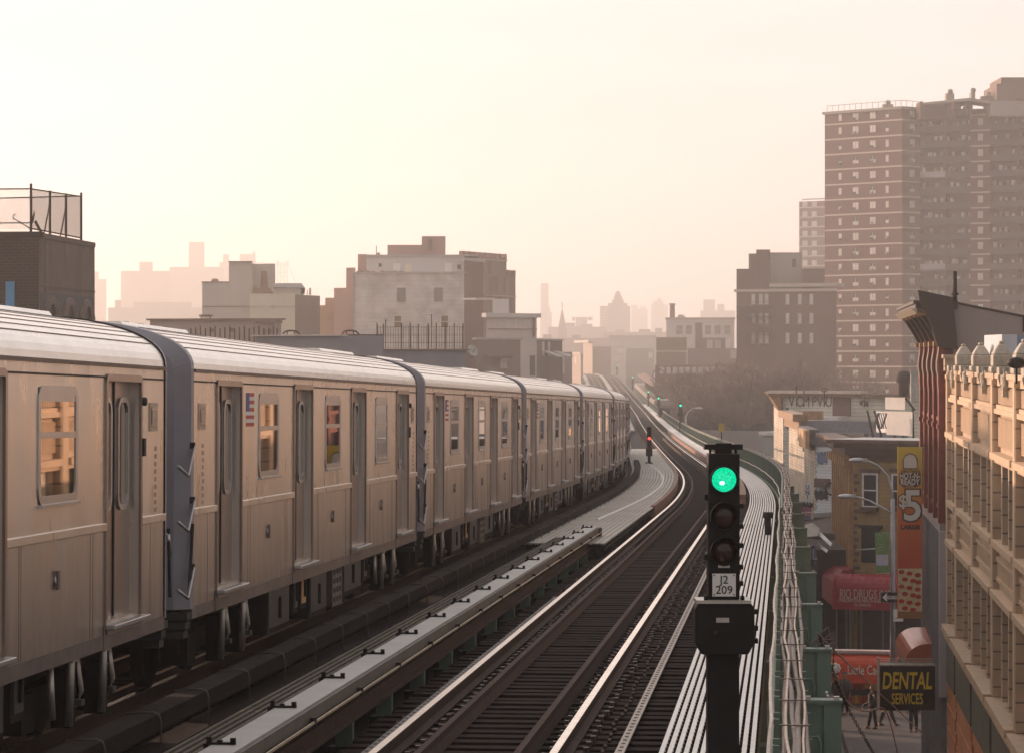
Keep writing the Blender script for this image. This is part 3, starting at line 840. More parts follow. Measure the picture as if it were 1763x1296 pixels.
    for yc in (2.75, LEN - 2.75):
        q = MB(); q.mat(0)
        for s in (-1, 1): # side frames
            q.box(s * 1.02 - .09, s * 1.02 + .09, yc - 1.35, yc + 1.35, .36, .56)
            for e_ in (-1.04, 1.04): q.box(s * 1.05 - .14, s * 1.05 + .14, yc + e_ - .2, yc + e_ + .2, .24, .56)
        q.box(-.95, .95, yc - .3, yc + .3, .34, .62)
        t = q.build('truck', m_under, r)
        for e_ in (-1.04, 1.04):
            w = MB()
            for s in (-1, 1):
                w.mat(0).lathe([(.43, s * .70 - .06), (.43, s * .70 + .06), (.38, s * .70 + .07), (.12, s * .70 + .05)], (0, yc + e_, .425), 20, 'x')
            w.mat(1).lathe([(.08, -.75), (.08, .75)], (0, yc + e_, .425), 8, 'x')
            w.build('wheel_set', [m_under, m_dark], t)
        for yy in (yc - .55, yc + .62): # current collector hangers, silver pipe and bracket
            c_ = MB(); c_.mat(0).tube([(x - .16, yy, .86), (x - .10, yy, .80), (x - .12, yy + .03, .25)], .035, 7)
            c_.mat(0).box(x - .24, x - .06, yy - .09, yy + .08, .78, .88)
            c_.mat(1).box(x - .30, x - .14, yy + .14, yy + .34, .22, .70)
            c_.mat(0).tube([(x - .15, yy + .40, .82), (x - .12, yy + .46, .5), (x - .2, yy + .46, .3)], .022, 6)
            c_.mat(2).box(x - .20, x - .05, yy + .17, yy + .30, .40, .45)
            c_.build('collector_hanger', [m_pipe, m_under, m_equip], t)
    for pp in ([(x - .15, 3.6, .80), (x - .12, 3.5, .3)], [(x - .15, LEN - 3.8, .8), (x - .14, LEN - 3.75, .35)]):
        q = MB(); q.tube(pp, .03, 6); q.build('hanging_pipe', m_pipe, r)
    return r

car0 = make_car()
OFFT = -4.60
starts = [9.66]
NC = 9
for i in range(NC):
    d = starts[-1]; p = T(d, OFFT)
    e_ = d + 18
    while (T(e_, OFFT) - p).length < 18.75: e_ += .01
    starts.append(e_)
clab = ['nearest subway car, cut off by the left edge of the picture',
        'second subway car from the left, showing a sharp flag decal beside its first window',
        'third subway car, its far end by the second narrow roof joint',
        'fourth subway car, between the middle pair of roof joints',
        'fifth subway car, entering the bend',
        'sixth subway car, turned nearly edge-on in the bend',
        'last car of the train still in sight at the bend',
        'subway car hidden round the bend behind the last visible one', 'farthest subway car, only its roof showing round the bend']
protos = [car0] + [None] * (NC - 1)
for i in range(1, NC): protos[i] = copy_tree(car0)
for i, c in enumerate(protos):
    a, b = T(starts[i], OFFT), T(starts[i + 1], OFFT)
    v = b - a; yaw = math.atan2(v.x, v.y); pitch = math.atan2(v.z, math.hypot(v.x, v.y))
    c.location = a + v.normalized() * (.08 if i else -.12)
    c.rotation_euler = (pitch, 0, -yaw)
    tag(c, clab[i], 'subway car', 'cars of the moving subway train')
    WL[c.name] = Vector((0, 0, 0))
# ---------------------------------------------------------------- signals
def signal_far(label, d, off, lens_col, h=2.55, head=.9, lit=0, n=3, group=None, s=1.0):
    p = T(d, off, .1); r = root('railway_signal', label, 'signal', p, group)
    x, y, z = p
    m = MB(); m.box(x - .12 * s, x + .12 * s, y - .1, y + .1, z, z + h - head); m.box(x - .28 * s, x + .28 * s, y - .2, y + .2, z, z + .08)
    m.box(x - .25 * s, x + .25 * s, y - .22, y + .2, z + h - head - .45, z + h - head - .05)
    m.build('post', m_dark, r)
    m = MB(); m.box(x - .17 * s, x + .17 * s, y - .15, y + .15, z + h - head, z + h); m.box(x - .1, x + .1, y - .1, y + .1, z + h, z + h + .12)
    m.build('head', m_black, r)
    for k in range(n):
        zz = z + h - .2 - k * (head - .12) / n
        m = MB(); m.mat(0 if k == lit else 1).lathe([(.11 * s, -.175), (.08 * s, -.19), (.001, -.195)], (x, y, zz), 14, 'y'); m.build('lens', [lens_col, m_lensoff], r)
    return r
# the big one
SX, SY = PX(1245, 23.6), 23.6
pz = lambda py: PZ(py, 23.6)
k1 = 23.6 / F
r = root('railway_signal', 'large black foreground signal with three lamps, the top one glowing green', 'signal', (SX, SY, trZ(23.6)))
m = MB(); m.box(SX - .125, SX + .125, SY - .06, SY + .2, trZ(23.6) - .3, pz(1110)); m.box(SX - .25, SX + .25, SY - .15, SY + .3, trZ(23.6) - .28, trZ(23.6) - .2); m.build('post', m_black, r, bevel=.01)
m = MB(); a, b = SX - 50 * k1, SX + 52 * k1; c = .05
m.extr([(a + c, SY - .14, pz(1123)), (b - c, SY - .14, pz(1123)), (b, SY - .14, pz(1103)), (b, SY - .14, pz(1045)), (b - c * .5, SY - .14, pz(1036)), (a + c * .5, SY - .14, pz(1036)), (a, SY - .14, pz(1045)), (a, SY - .14, pz(1103))][::-1], (0, .34, 0))
cb = m.build('control_box', m_black, r, bevel=.012)
m = MB(); m.box(SX - 14 * k1, SX + 8 * k1, SY - .150, SY - .139, pz(1068), pz(1060)); m.build('name_plate', m_pipe, cb)
m = MB(); m.lathe([(.022, -.142), (.022, -.17), (.01, -.175)], (SX - 14 * k1, SY, pz(1086)), 10, 'y'); m.box(SX - 20 * k1, SX - 8 * k1, SY - .148, SY - .139, pz(1100), pz(1074))
for q in (1050, 1078, 1100): m.box(b, b + .03, SY - .1, SY - .02, pz(q + 5), pz(q - 3))
m.build('latch', m_dark, cb)
m = MB(); m.mat(0).box(SX - 48 * k1, SX + 46 * k1, SY - .16, SY + .18, pz(1036) + .001, pz(1030))
for q in (-31, 31): m.mat(1).lathe([(.018, 0), (.018, .03), (.01, .035)], (SX + q * k1, SY - .12, pz(1030)), 8)
m.build('mounting_plate', [m_pipe, m_black], r)
m = MB(); m.box(SX - 27 * k1, SX + 27 * k1, SY - .10, SY + .14, pz(1030) + .001, pz(780)); hd = m.build('head', m_black, r, bevel=.008)
m = MB(); m.box(SX - 33 * k1, SX + 33 * k1, SY - .06, SY + .08, pz(773), pz(764)); m.box(SX - 14 * k1, SX + 14 * k1, SY - .05, SY + .1, pz(780), pz(762))
for q in (-24, 20): m.box(SX + q * k1, SX + (q + 4) * k1, SY, SY + .05, pz(782), pz(773))
m.build('sight_bracket', m_black, hd)
for i, py in enumerate((824, 887, 947)):
    g = MB(); cz = pz(py); rr = 21 * k1
    # hood: half-round visor open at the front
    kk = len(g.v); N = 20
    for y0, R_ in ((SY - .10, rr + .016), (SY - .21, rr + .018)):
        for j in range(N + 1):
            aa = rad(-25 + 230 * j / N); g.v.append((SX + R_ * math.cos(aa), y0 if j not in (0, N) else SY - .10, cz + R_ * math.sin(aa)))
    for j in range(N): g.f.append([j, j + 1, N + 2 + j, N + 1 + j]); g.mi.append(0); g.sm.append(False)
    g.lathe([(rr + .018, -.103), (rr + .018, -.125), (rr + .001, -.125), (rr, -.103)], (SX, SY, cz), 28, 'y')
    h_ = g.build('hood', m_black, hd)
    l_ = MB(); l_.lathe([(rr, -.104), (rr * .9, -.118), (rr * .6, -.128), (rr * .3, -.133), (.001, -.135)], (SX, SY, cz), 28, 'y')
    if i == 0:
        gm = bpy.data.materials.new('green_lens'); gm.use_nodes = True; nt = gm.node_tree; bs = nt.nodes['Principled BSDF']
        t_ = nt.nodes.new('ShaderNodeTexVoronoi'); t_.inputs['Scale'].default_value = 55
        tc_ = nt.nodes.new('ShaderNodeTexCoord'); nt.links.new(tc_.outputs['Object'], t_.inputs['Vector'])
        rp = nt.nodes.new('ShaderNodeValToRGB'); rp.color_ramp.elements[0].color = (.0, .85, .42, 1); rp.color_ramp.elements[1].color = (.0, .50, .24, 1)
        rp.color_ramp.elements[0].position = .1; rp.color_ramp.elements[1].position = .7
        nt.links.new(t_.outputs[0], rp.inputs[0]); nt.links.new(rp.outputs[0], bs.inputs['Emission Color']); bs.inputs['Emission Strength'].default_value = .8
        bs.inputs['Base Color'].default_value = (0, .2, .1, 1); bs.inputs['Roughness'].default_value = .1
        lo = l_.build('lens', gm, hd); lo['label'] = 'lit green lens'
        b_ = MB(); b_.ball((SX - 3 * k1, SY - .122, cz - 5 * k1), .030, 8, 1, .5, .8); b_.build('lamp_filament', M('lamp_core', (.45, 1, .8), .3, var=0, emit=1.6), lo)
    else:
        l_.build('lens', m_lensoff, hd)
m = MB(); m.mat(0).box(SX - 20 * k1, SX + 20 * k1, SY - .112, SY - .099, pz(1024), pz(985))
for q in (-17, 17):
    for w_ in (988, 1021): m.mat(1).lathe([(.006, -.113), (.005, -.118)], (SX + q * k1, SY, pz(w_)), 8, 'y')
pl = m.build('number_plate', [m_white, m_plate], r)
text('J2', .092, m_black, (SX, SY - .115, pz(996)), pl, extrude=.001)
text('209', .092, m_black, (SX, SY - .115, pz(1013.5)), pl, extrude=.001)
m = MB(); m.box(SX - 10 * k1, SX + 10 * k1, SY - .108, SY - .099, pz(975), pz(969)); m.build('small_tag', m_pipe, hd)
m = MB()
for q in (870, 905, 938, 975, 1003): m.box(SX + 27 * k1, SX + 34 * k1, SY - .05, SY + .03, pz(q + 4), pz(q - 4))
for q in (855, 958): m.box(SX - 33 * k1, SX - 27 * k1, SY - .05, SY + .03, pz(q + 5), pz(q - 5))
m.build('hinge', m_black, hd)

signal_far('small signal standing on the wide grating floor, one lamp glowing red', 149, -2.05, REDL, h=1.75, head=.9, lit=1, n=3, s=.62)
o = signal_far('first small green signal beyond the big one, beside the railing', 291, 2.60, GREENL, h=2.7, head=.8, lit=0, n=2)
signal_far('second small green signal beyond the big one, farther along the railing', 418, 2.3, GREENL, h=2.6, head=.8, lit=0, n=2, s=1.15)
signal_far('third small green signal beyond the big one, where the railing dips', 500, 2.3, GREENL, h=2.6, head=.8, lit=0, n=2, s=1.1)
signal_far('green signal by the right-hand station roof', 640, 2.4, GREENL, h=2.8, head=.9, lit=0, n=2, s=1.2)
signal_far('farthest green signal, faint in the haze above the station', 820, 2.4, GREENL, h=2.8, head=.9, lit=0, n=2, s=1.2)

# small dark post at the walkway's edge, and cross bands
p = T(68, 2.30, .02)
m = MB(); m.box(p.x - .07, p.x + .07, p.y - .07, p.y + .07, p.z - .05, p.z + .40); m.box(p.x - .10, p.x + .12, p.y - .1, p.y + .1, p.z + .38, p.z + .52)
tag(m.build('junction_box', m_black, None, loc=p, bevel=.01), 'short black junction post standing on the bright walkway behind the big signal', 'junction box')
# yellow plate on a thin pole on the railing
p = T(178, 2.62, 0); r = root('marker_sign', 'small yellow diamond plate on a thin pole above the railing', 'sign', p)
m = MB(); m.tube([p, p + Vector((0, 0, 1.9))], .03, 6); m.build('pole', m_dark, r)
m = MB(); m.box(p.x - .17, p.x + .17, p.y - .03, p.y, p.z + 1.45, p.z + 1.95); m.build('plate', M('dull_yellow', (.5, .34, .08), .6), r)
# grey box near the dip
p = T(405, 2.9, 0); m = MB(); m.box(p.x - .8, p.x + .8, p.y - .5, p.y + .5, p.z - .3, p.z + 1.2); m.box(p.x - .9, p.x + .9, p.y - .6, p.y + .6, p.z + 1.2, p.z + 1.3)
tag(m.build('equipment_cabinet', m_dark, None, loc=p), 'dark equipment cabinet beside the line where the railing dips', 'cabinet')

# ---------------------------------------------------------------- station roofs beside the far tracks
m_canopy = M('canopy_red', (.17, .09, .07), .7, var=.2)
for (o0, o1, nm) in ((3.3, 6.4, 'right-hand station canopy with a dull red roof beside the far tracks'), (-16.2, -12.6, 'left-hand station canopy, only its roof showing past the train')):
    r = root('station_canopy', nm, 'station', T(500, (o0 + o1) / 2))
    m = MB(); sweep(m, [(o0, 3.2), (o1, 3.2), (o1, 3.3), ((o0 + o1) / 2, 3.7), (o0, 3.3)], 515, 640); m.build('roof', m_canopy, r)
    m = MB(); sweep(m, rect(o0, o1, .2, 1.1), 500, 660); m.build('platform', M('platform_concrete', (.25, .22, .2)), r)
    m = MB(); sweep(m, rect(o1 - .1 if o0 > 0 else o0, o1 if o0 > 0 else o0 + .1, 1.1, 2.8), 515, 640)
    m.build('windscreen', m_canopy, r)
    for d in range(520, 640, 12):
        m = MB(); q = T(d, (o0 + o1) / 2); m.box(q.x - .15, q.x + .15, q.y - .15, q.y + .15, q.z + 1.1, q.z + 3.2); m.build('column', m_dark, r)
    m = MB(); q = T(503, o0 + .8, 4.3)
    m.tube([q + Vector((1.0 * math.cos(a), 0, 1.0 + 1.0 * math.sin(a))) for a in [2 * math.pi * k / 16 for k in range(17)]], .09, 6)
    m.build('round_lamp_bracket', m_dark, r)
for off, lab in ((-2.3, 'pale walkway strip between the far tracks left of the right one'), (-6.9, 'pale walkway strip between the far tracks at the left')):
    m = MB(); sweep(m, rect(off - .45, off + .45, -.05, .05), 300, 1100)
    tag(m.build('walkway', m_floor, None, loc=T(300, off)), lab, 'walkway')

# ================================================================= right-hand street wall
def SP(v, u, z=0.): # v metres right of the camera across the street line, u metres along it, height z
    return RS * v + SS * u + Vector((0, 0, z))
def sbox(m, v0, v1, u0, u1, z0, z1):
    return m.hexa([SP(v0, u0, z0), SP(v1, u0, z0), SP(v1, u1, z0), SP(v0, u1, z0), SP(v0, u0, z1), SP(v1, u0, z1), SP(v1, u1, z1), SP(v0, u1, z1)])
def zr(rel): return ZC + rel
m_terra = MBR('glazed_terracotta', (.54, .40, .28), (.50, .37, .26), (.20, .16, .13), bw=60, bh=.44, ms=.022, rough=.45)
m_terra2 = M('terracotta_relief', (.58, .42, .28), .55, var=.1, scale=4, bump=.3, stain=.25)
m_terra3 = M('terracotta_weathered', (.40, .35, .28), .6, var=.25, scale=5, bump=.5)
m_wing = M('window_dark', (.02, .02, .022), .06, var=0, spec=.8)
m_wframe = M('window_frame_grey', (.38, .33, .28), .5, var=.15, scale=2)
V = 5.2
bld = root('terracotta_building', 'three-storey cream terracotta building with pinnacles and long window bays at the right edge', 'building', SP(V, 94.2))
U0, U1 = 40., 96.
m = MB(); sbox(m, V + .45, V + 16, U0, U1, 0, zr(-.45)); m.build('wall', M('back_wall', (.16, .13, .11), .85), bld)
piers = [45.5, 53.0, 60.3, 67.6, 74.8, 82.6, 90.4]
for u in piers + [95.4]:
    m = MB(); m.mat(0); w = .38
    sbox(m, V - .01, V + .45, u - w, u + w, zr(-8.4), zr(-.35))
    m.mat(1); sbox(m, V - .03, V - .01, u - w * .75, u + w * .75, zr(-8.4), zr(-.6)); sbox(m, V - .05, V + .3, u - w - .05, u + w + .05, zr(-.62), zr(-.5))
    m.build('pier', [m_terra, m_terra2], bld)
    if u < 95:
        m = MB(); a, b = u - .42, u + .42; z = zr(-.35); v0, v1 = V - .02, V + .46
        sbox(m, v0 - .05, v1 + .04, a - .05, b + .05, z, z + .16)
        sbox(m, v0, v1, a, b, z + .16, z + .46)
        pts = [SP(v0, a, z + .46), SP(v1, a, z + .46), SP(v1, b, z + .46), SP(v0, b, z + .46)]
        c0, c1 = v0 * .68 + v1 * .32, v0 * .32 + v1 * .68
        m.hexa(pts + [SP(c0, u - .22, z + .72), SP(c1, u - .22, z + .72), SP(c1, u + .22, z + .72), SP(c0, u + .22, z + .72)])
        sbox(m, c0 + .02, c1 - .02, u - .16, u + .16, z + .72, z + .80)
        m.build('pinnacle', m_terra3, bld, bevel=.07)
edges = [U0] + piers + [95.4]
for a, b in zip(edges, edges[1:]):
    a += .38; b -= .38
    # parapet and friezes
    m = MB(); m.mat(0)
    sbox(m, V + .17, V + .45, a, b, zr(-2.3), zr(-.40))
    m.mat(1)
    sbox(m, V + .02, V + .16, a, b, zr(-.48), zr(-.36)); sbox(m, V + .08, V + .16, a, b, zr(-.66), zr(-.48))
    sbox(m, V + .06, V + .16, a, b, zr(-1.22), zr(-1.12)); sbox(m, V + .01, V + .16, a, b, zr(-1.34), zr(-1.22))
    n = int((b - a) / .20)
    for i in range(n):
        q = a + (i + .5) * (b - a) / n
        sbox(m, V + .11, V + .17, q - .055, q + .055, zr(-1.10), zr(-.70))
        sbox(m, V + .11, V + .17, q - .06, q + .06, zr(-2.16), zr(-1.44))
    m.build('frieze_panel', [m_terra, m_terra2], bld)
    # cartouche
    c = (a + b) / 2; m = MB()
    sbox(m, V - .12, V + .2, c - .42, c + .42, zr(-.36), zr(-.20)); sbox(m, V - .04, V + .2, c - .30, c + .30, zr(-.62), zr(-.36))
    sbox(m, V - .02, V + .2, c - .22, c + .22, zr(-.90), zr(-.62)); sbox(m, V + .02, V + .3, c - .85, c + .85, zr(-.40), zr(-.30))
    for s in (-1, 1):
        m.tube([SP(V + .02, c + s * .45, zr(-.25)), SP(V - .02, c + s * .62, zr(-.42)), SP(V + .02, c + s * .5, zr(-.6)), SP(V + .05, c + s * .62, zr(-.72))], .07, 6)
    m.build('cartouche', m_terra3, bld)
    for k, (z0, z1, zl, zs) in enumerate(((-4.45, -2.55, -2.3, -4.45), (-8.25, -5.95, -5.72, -8.25))):
        m = MB(); sbox(m, V - .10, V + .3, a - .08, b + .08, zr(zl) - .16, zr(zl)); sbox(m, V + .02, V + .3, a, b, zr(zl) - .26, zr(zl) - .16)
        m.build('string_course', m_terra2, bld)
        n = 3; w = (b - a) / n
        for i in range(n):
            p, q = a + i * w + .16, a + (i + 1) * w - .16
            m = MB(); m.mat(0); sbox(m, V + .30, V + .34, p, q, zr(z0), zr(z1))
            m.mat(1)
            sbox(m, V + .22, V + .30, p, p + .07, zr(z0), zr(z1)); sbox(m, V + .22, V + .30, q - .07, q, zr(z0), zr(z1))
            sbox(m, V + .24, V + .30, p + .07, q - .07, zr((z0 + z1) / 2 - .04), zr((z0 + z1) / 2 + .04)); sbox(m, V + .22, V + .30, p, q, zr(z0) - .05, zr(z0) + .02)
            if random.random() < .35: m.mat(2); sbox(m, V + .296, V + .299, p + .07, q - .07, zr(z1 - random.uniform(.5, 1.3)), zr(z1))
            m.build('window', [m_wing, m_wframe, M('blind', (.62, .55, .45), .8)], bld)
        for i in range(1, n):
            p = a + i * w
            m = MB(); sbox(m, V + .05, V + .45, p - .16, p + .16, zr(z0 - .02), zr(z1 + .1)); m.build('mullion', m_terra, bld)
        for p in (a, b):
            m = MB(); sbox(m, V + .18, V + .45, p - .02 if p == a else p - .16, p + .16 if p == a else p + .02, zr(z0 - .02), zr(z1 + .1)); m.build('jamb', m_terra, bld)
    # spandrel between the two window rows
    m = MB(); m.mat(0); sbox(m, V + .14, V + .45, a, b, zr(-5.74), zr(-4.50))
    m.mat(1); sbox(m, V - .07, V + .3, a - .08, b + .08, zr(-4.64), zr(-4.48)); sbox(m, V + .06, V + .14, a, b, zr(-5.0), zr(-4.90)); sbox(m, V + .06, V + .14, a, b, zr(-5.5), zr(-5.4))
    n = int((b - a) / .22)
    for i in range(n):
        q = a + (i + .5) * (b - a) / n; sbox(m, V + .09, V + .14, q - .06, q + .06, zr(-5.38), zr(-5.02))
    m.build('spandrel_panel', [m_terra, m_terra2], bld)
    # shopfront cornice, sign band and copper-coloured shutters
    m = MB(); sbox(m, V - .22, V + .3, a - .1, b + .1, zr(-8.60), zr(-8.42)); sbox(m, V - .12, V + .3, a - .3, b + .3, zr(-8.85), zr(-8.60)); m.build('shop_cornice', m_terra2, bld)
    m = MB(); sbox(m, V - .05, V + .2, a, b, zr(-10.2), zr(-8.87)); m.build('sign_band', M('shop_band', (.10, .10, .07), .5, var=.3), bld)
    m = MB(); m.mat(0)
    for i in range(14): sbox(m, V - .02 + .03 * (i % 2), V + .2, a, b, zr(-10.25 - .35 * (i + 1)), zr(-10.25 - .35 * i))
    m.build('shop_shutter', M('orange_shutter', (.55, .20, .07), .5, var=.3, scale=1.5), bld)
m = MB(); sbox(m, V + .02, V + 16, 95.6, 96.05, 0, zr(-.38)); sbox(m, V - .08, V + .8, 95.2, 96.1, zr(-.38), zr(.02)); sbox(m, V - .14, V + .9, 95.1, 96.15, zr(.02), zr(.14)); m.build('end_wall', m_terra, bld)
m = MB(); sbox(m, V + .9, V + 15.5, U0 + .5, 95.4, zr(-.6), zr(-.5)); m.build('roof', M('tar_roof', (.06, .055, .05), .9), bld)
# ornate dark lamp brackets low on the facade
for i, (u, zz) in enumerate(((84, -12.2), (72, -11.6))):
    r = root('street_lantern', ['dark lantern bracket on the shopfront, nearer the dental sign', 'dark lantern bracket on the shopfront, nearest the bottom right corner'][i], 'lantern', SP(V - .5, u, zr(zz)))
    m = MB(); m.tube([SP(V, u, zr(zz + .3)), SP(V - .25, u, zr(zz + .42)), SP(V - .5, u, zr(zz + .2)), SP(V - .5, u, zr(zz))], .03, 6); m.build('bracket', m_black, r)
    m = MB(); q = SP(V - .5, u, zr(zz)); m.lathe([(.02, .02), (.13, -.05), (.16, -.12), (.12, -.4), (.05, -.46)], q, 8); m.build('lantern_body', m_black, r)
# things on its roof
q = SP(V + 3, 66, zr(-.5)); m = MB(); m.box(PX(1725, 80), PX(1751, 80), 80, 83, zr(-.5), PZ(576, 80)); m.mat(1).box(PX(1751, 80) + .02, PX(1751, 80) + 2.0, 80.4, 82.8, zr(-.5), PZ(578, 80))
tag(m.build('bulkhead', [M('pale_blue_grey', (.52, .55, .60), .7, var=.12), M('slate_blue', (.25, .32, .42), .6)], None, loc=(PX(1740, 80), 81, zr(-.5))), 'pale blue-grey rooftop box behind the pinnacles at the right edge', 'rooftop box')
m = MB(); cx_, cy_ = PX(1750, 60), 60.; m.ball((cx_, cy_, PZ(625, 60)), .19, 10, 1, .7, .62); m.box(cx_ - .02, cx_ + .02, cy_ - .02, cy_ + .02, zr(-.5), PZ(632, 60))
tag(m.build('security_camera', m_black, None, loc=(cx_, cy_, zr(-.4))), 'black domed floodlight on the parapet at the right edge', 'lamp')

# ---- red brick building with the big bracketed cornice
m_rbrick = MBR('dark_red_brick', (.20, .06, .038), (.12, .045, .03), (.10, .07, .055), bw=.21, bh=.075)
m_rpaint = M('red_brown_paint', (.19, .035, .022), .5, var=.25, scale=3)
m_stucco = M('grey_brown_stucco', (.31, .26, .245), .9, var=.08, scale=1.2, stain=.3, bump=.3)
m_corn = M('dark_tin_cornice', (.035, .02, .016), .5, var=.35, scale=4)
rb = root('brick_building', 'tall dark red brick building with a heavy bracketed cornice and a long grey side wall', 'building', SP(V, 94.3))
m = MB()
za, zb = PZ(520, 94.3), PZ(558, 93.)
m.hexa([SP(V + .35, 94.4, 0), SP(V + 16, 94.4, 0), SP(V + 16, 108.5, 0), SP(V + .35, 108.5, 0), SP(V + .35, 94.4, za), SP(V + 16, 94.4, za - 3.2), SP(V + 16, 108.5, za - 3.2), SP(V + .35, 108.5, za)])
m.build('side_wall', m_stucco, rb)
m = MB(); pts = [SP(V + .30, 94.38, za - .02), SP(V + .30, 94.38, za + .06), SP(V + 16, 94.38, za - 3.14), SP(V + 16, 94.38, za - 3.22)]; m.extr(pts, SS * .3); m.build('coping', m_corn, rb)
m = MB(); m.tube([SP(V + 2.6, 94.34, za - .45), SP(V + 2.6, 94.34, za - .95)], .03, 5); m.tube([SP(V + 2.9, 94.34, zr(.20)), SP(V + 4.6, 94.34, zr(.15))], .02, 5); m.build('cable', m_black, rb)
m = MB(); sbox(m, V + .12, V + .4, 94.4, 108.5, zr(-5.3), za); m.build('front_wall', m_rbrick, rb)
nb = 4
for i in range(nb + 1):
    u = 94.8 + i * (107.9 - 94.8) / nb
    m = MB(); m.mat(0); sbox(m, V - .10, V + .12, u - .28, u + .28, zr(-5.3), zr(-.15)); sbox(m, V - .14, V + .12, u - .32, u + .32, zr(-2.25), zr(-2.1))
    # bulging stone capital
    m.mat(1); pr = [(-.34, zr(-.9)), (-.46, zr(-.55)), (-.40, zr(-.30)), (-.16, zr(-.1)), (-.10, zr(.25))]
    m.mat(0); m.extr([SP(V + .12, u - .4, zr(-1.1)), SP(V - .10, u - .4, zr(-1.1)), SP(V - .12, u - .4, zr(-.75)), SP(V - .12, u - .4, zr(-.5)), SP(V - .12, u - .4, zr(-.1)), SP(V - .10, u - .4, zr(.25)), SP(V - .08, u - .4, zr(.7)), SP(V + .12, u - .4, zr(.7))], SS * .8)
    m.mat(1).extr([SP(V - .10, u - .42, zr(-.62)), SP(V - .16, u - .42, zr(-.35)), SP(V - .16, u - .42, zr(-.1)), SP(V - .10, u - .42, zr(.28))], SS * .84)
    m.build('pilaster', [m_rpaint, M('brown_capital', (.20, .14, .12), .8, var=.2, scale=4)], rb)
    # cornice bracket
    m = MB(); m.mat(0).extr([SP(V + .12, u - .2, zr(.55)), SP(V - .18, u - .2, zr(.60)), SP(V - .34, u - .2, zr(.9)), SP(V - .66, u - .2, zr(1.40)), SP(V - .70, u - .2, zr(1.62)), SP(V + .12, u - .2, zr(1.62))], SS * .4)
    m.mat(1); sbox(m, V - .26, V + .1, u - .3, u + .3, zr(.42), zr(.56)); sbox(m, V - .74, V - .5, u - .3, u + .3, zr(1.40), zr(1.5))
    m.build('cornice_bracket', [M('dark_bracket', (.03, .018, .012), .4, metal=.2, var=.6, scale=6), M('gilt', (.35, .20, .08), .35, metal=.5, var=.3)], rb)
for i in range(nb):
    u0 = 94.8 + i * 13.1 / nb + .7; u1 = u0 + 13.1 / nb - 1.4
    for z0, z1 in ((-4.8, -2.7), (-1.9, -.3)):
        m = MB(); m.mat(0); sbox(m, V + .06, V + .12, u0, u1, zr(z0), zr(z1)); m.mat(1); sbox(m, V - .02, V + .12, u0 - .1, u1 + .1, zr(z0) - .12, zr(z0)); sbox(m, V + .02, V + .12, u0 - .1, u1 + .1, zr(z1), zr(z1) + .16)
        m.build('window', [m_wing, m_rpaint], rb)
m = MB(); m.mat(0); sbox(m, V - .85, V + .5, 94.3, 108.6, zr(1.62), zr(1.78)); sbox(m, V - .92, V + .5, 94.2, 108.7, zr(1.78), zr(1.88))
m.mat(1).extr([SP(V - 1.0, 94.2, zr(1.62)), SP(V - .80, 94.2, zr(1.45)), SP(V - .80, 94.2, zr(1.62))], SS * 14.4)
sbox(m, V - .75, V + .2, 94.5, 108.4, zr(1.52), zr(1.62))
m.mat(0).extr([SP(V + .5, 94.15, zr(.30)), SP(V + .34, 94.15, zr(1.98)), SP(V - .78, 94.15, zr(2.22)), SP(V - .72, 94.15, zr(1.8)), SP(V - .35, 94.15, zr(1.1)), SP(V - .16, 94.15, zr(.40))], SS * .35)
m.build('cornice', [m_corn, m_terra3], rb)
m = MB(); m.mat(0); sbox(m, V - .06, V + .36, 94.5, 108.5, zr(-5.6), zr(-5.3)); m.mat(1); sbox(m, V - .02, V + .36, 94.5, 108.5, .3, zr(-5.6))
for i in range(16): sbox(m, V - .05, V - .02, 94.8 + i * .85, 95.0 + i * .85, .3, zr(-5.6))
m.build('storefront_cladding', [m_stucco, M('grey_panel', (.20, .20, .215), .6, var=.15)], rb)
m = MB(); sbox(m, V - .10, V + .34, 94.3, 94.5, zr(-10.9), zr(-5.55)); m.build('downpipe_casing', M('lilac_grey_paint', (.46, .43, .45), .6, var=.1), rb)
rb.location = Vector(rb.location) + RS * -.12 + SS * 1.9
p = P(1644, 521, 100); r = root('vent_pipe', 'thin black vent pipe standing on the roof of the red brick building', 'vent pipe', p)
m = MB(); m.tube([p - Vector((0, 0, .9)), p + Vector((0, 0, .06))], .10, 8); m.build('base', m_pipe, r)
m = MB(); m.tube([p + Vector((0, 0, .07)), p + Vector((0, 0, 1.05))], [.08, .07], 8); m.tube([p + Vector((0, 0, .25)), p + Vector((0, 0, .32))], .13, 8); m.build('stack', m_black, r)
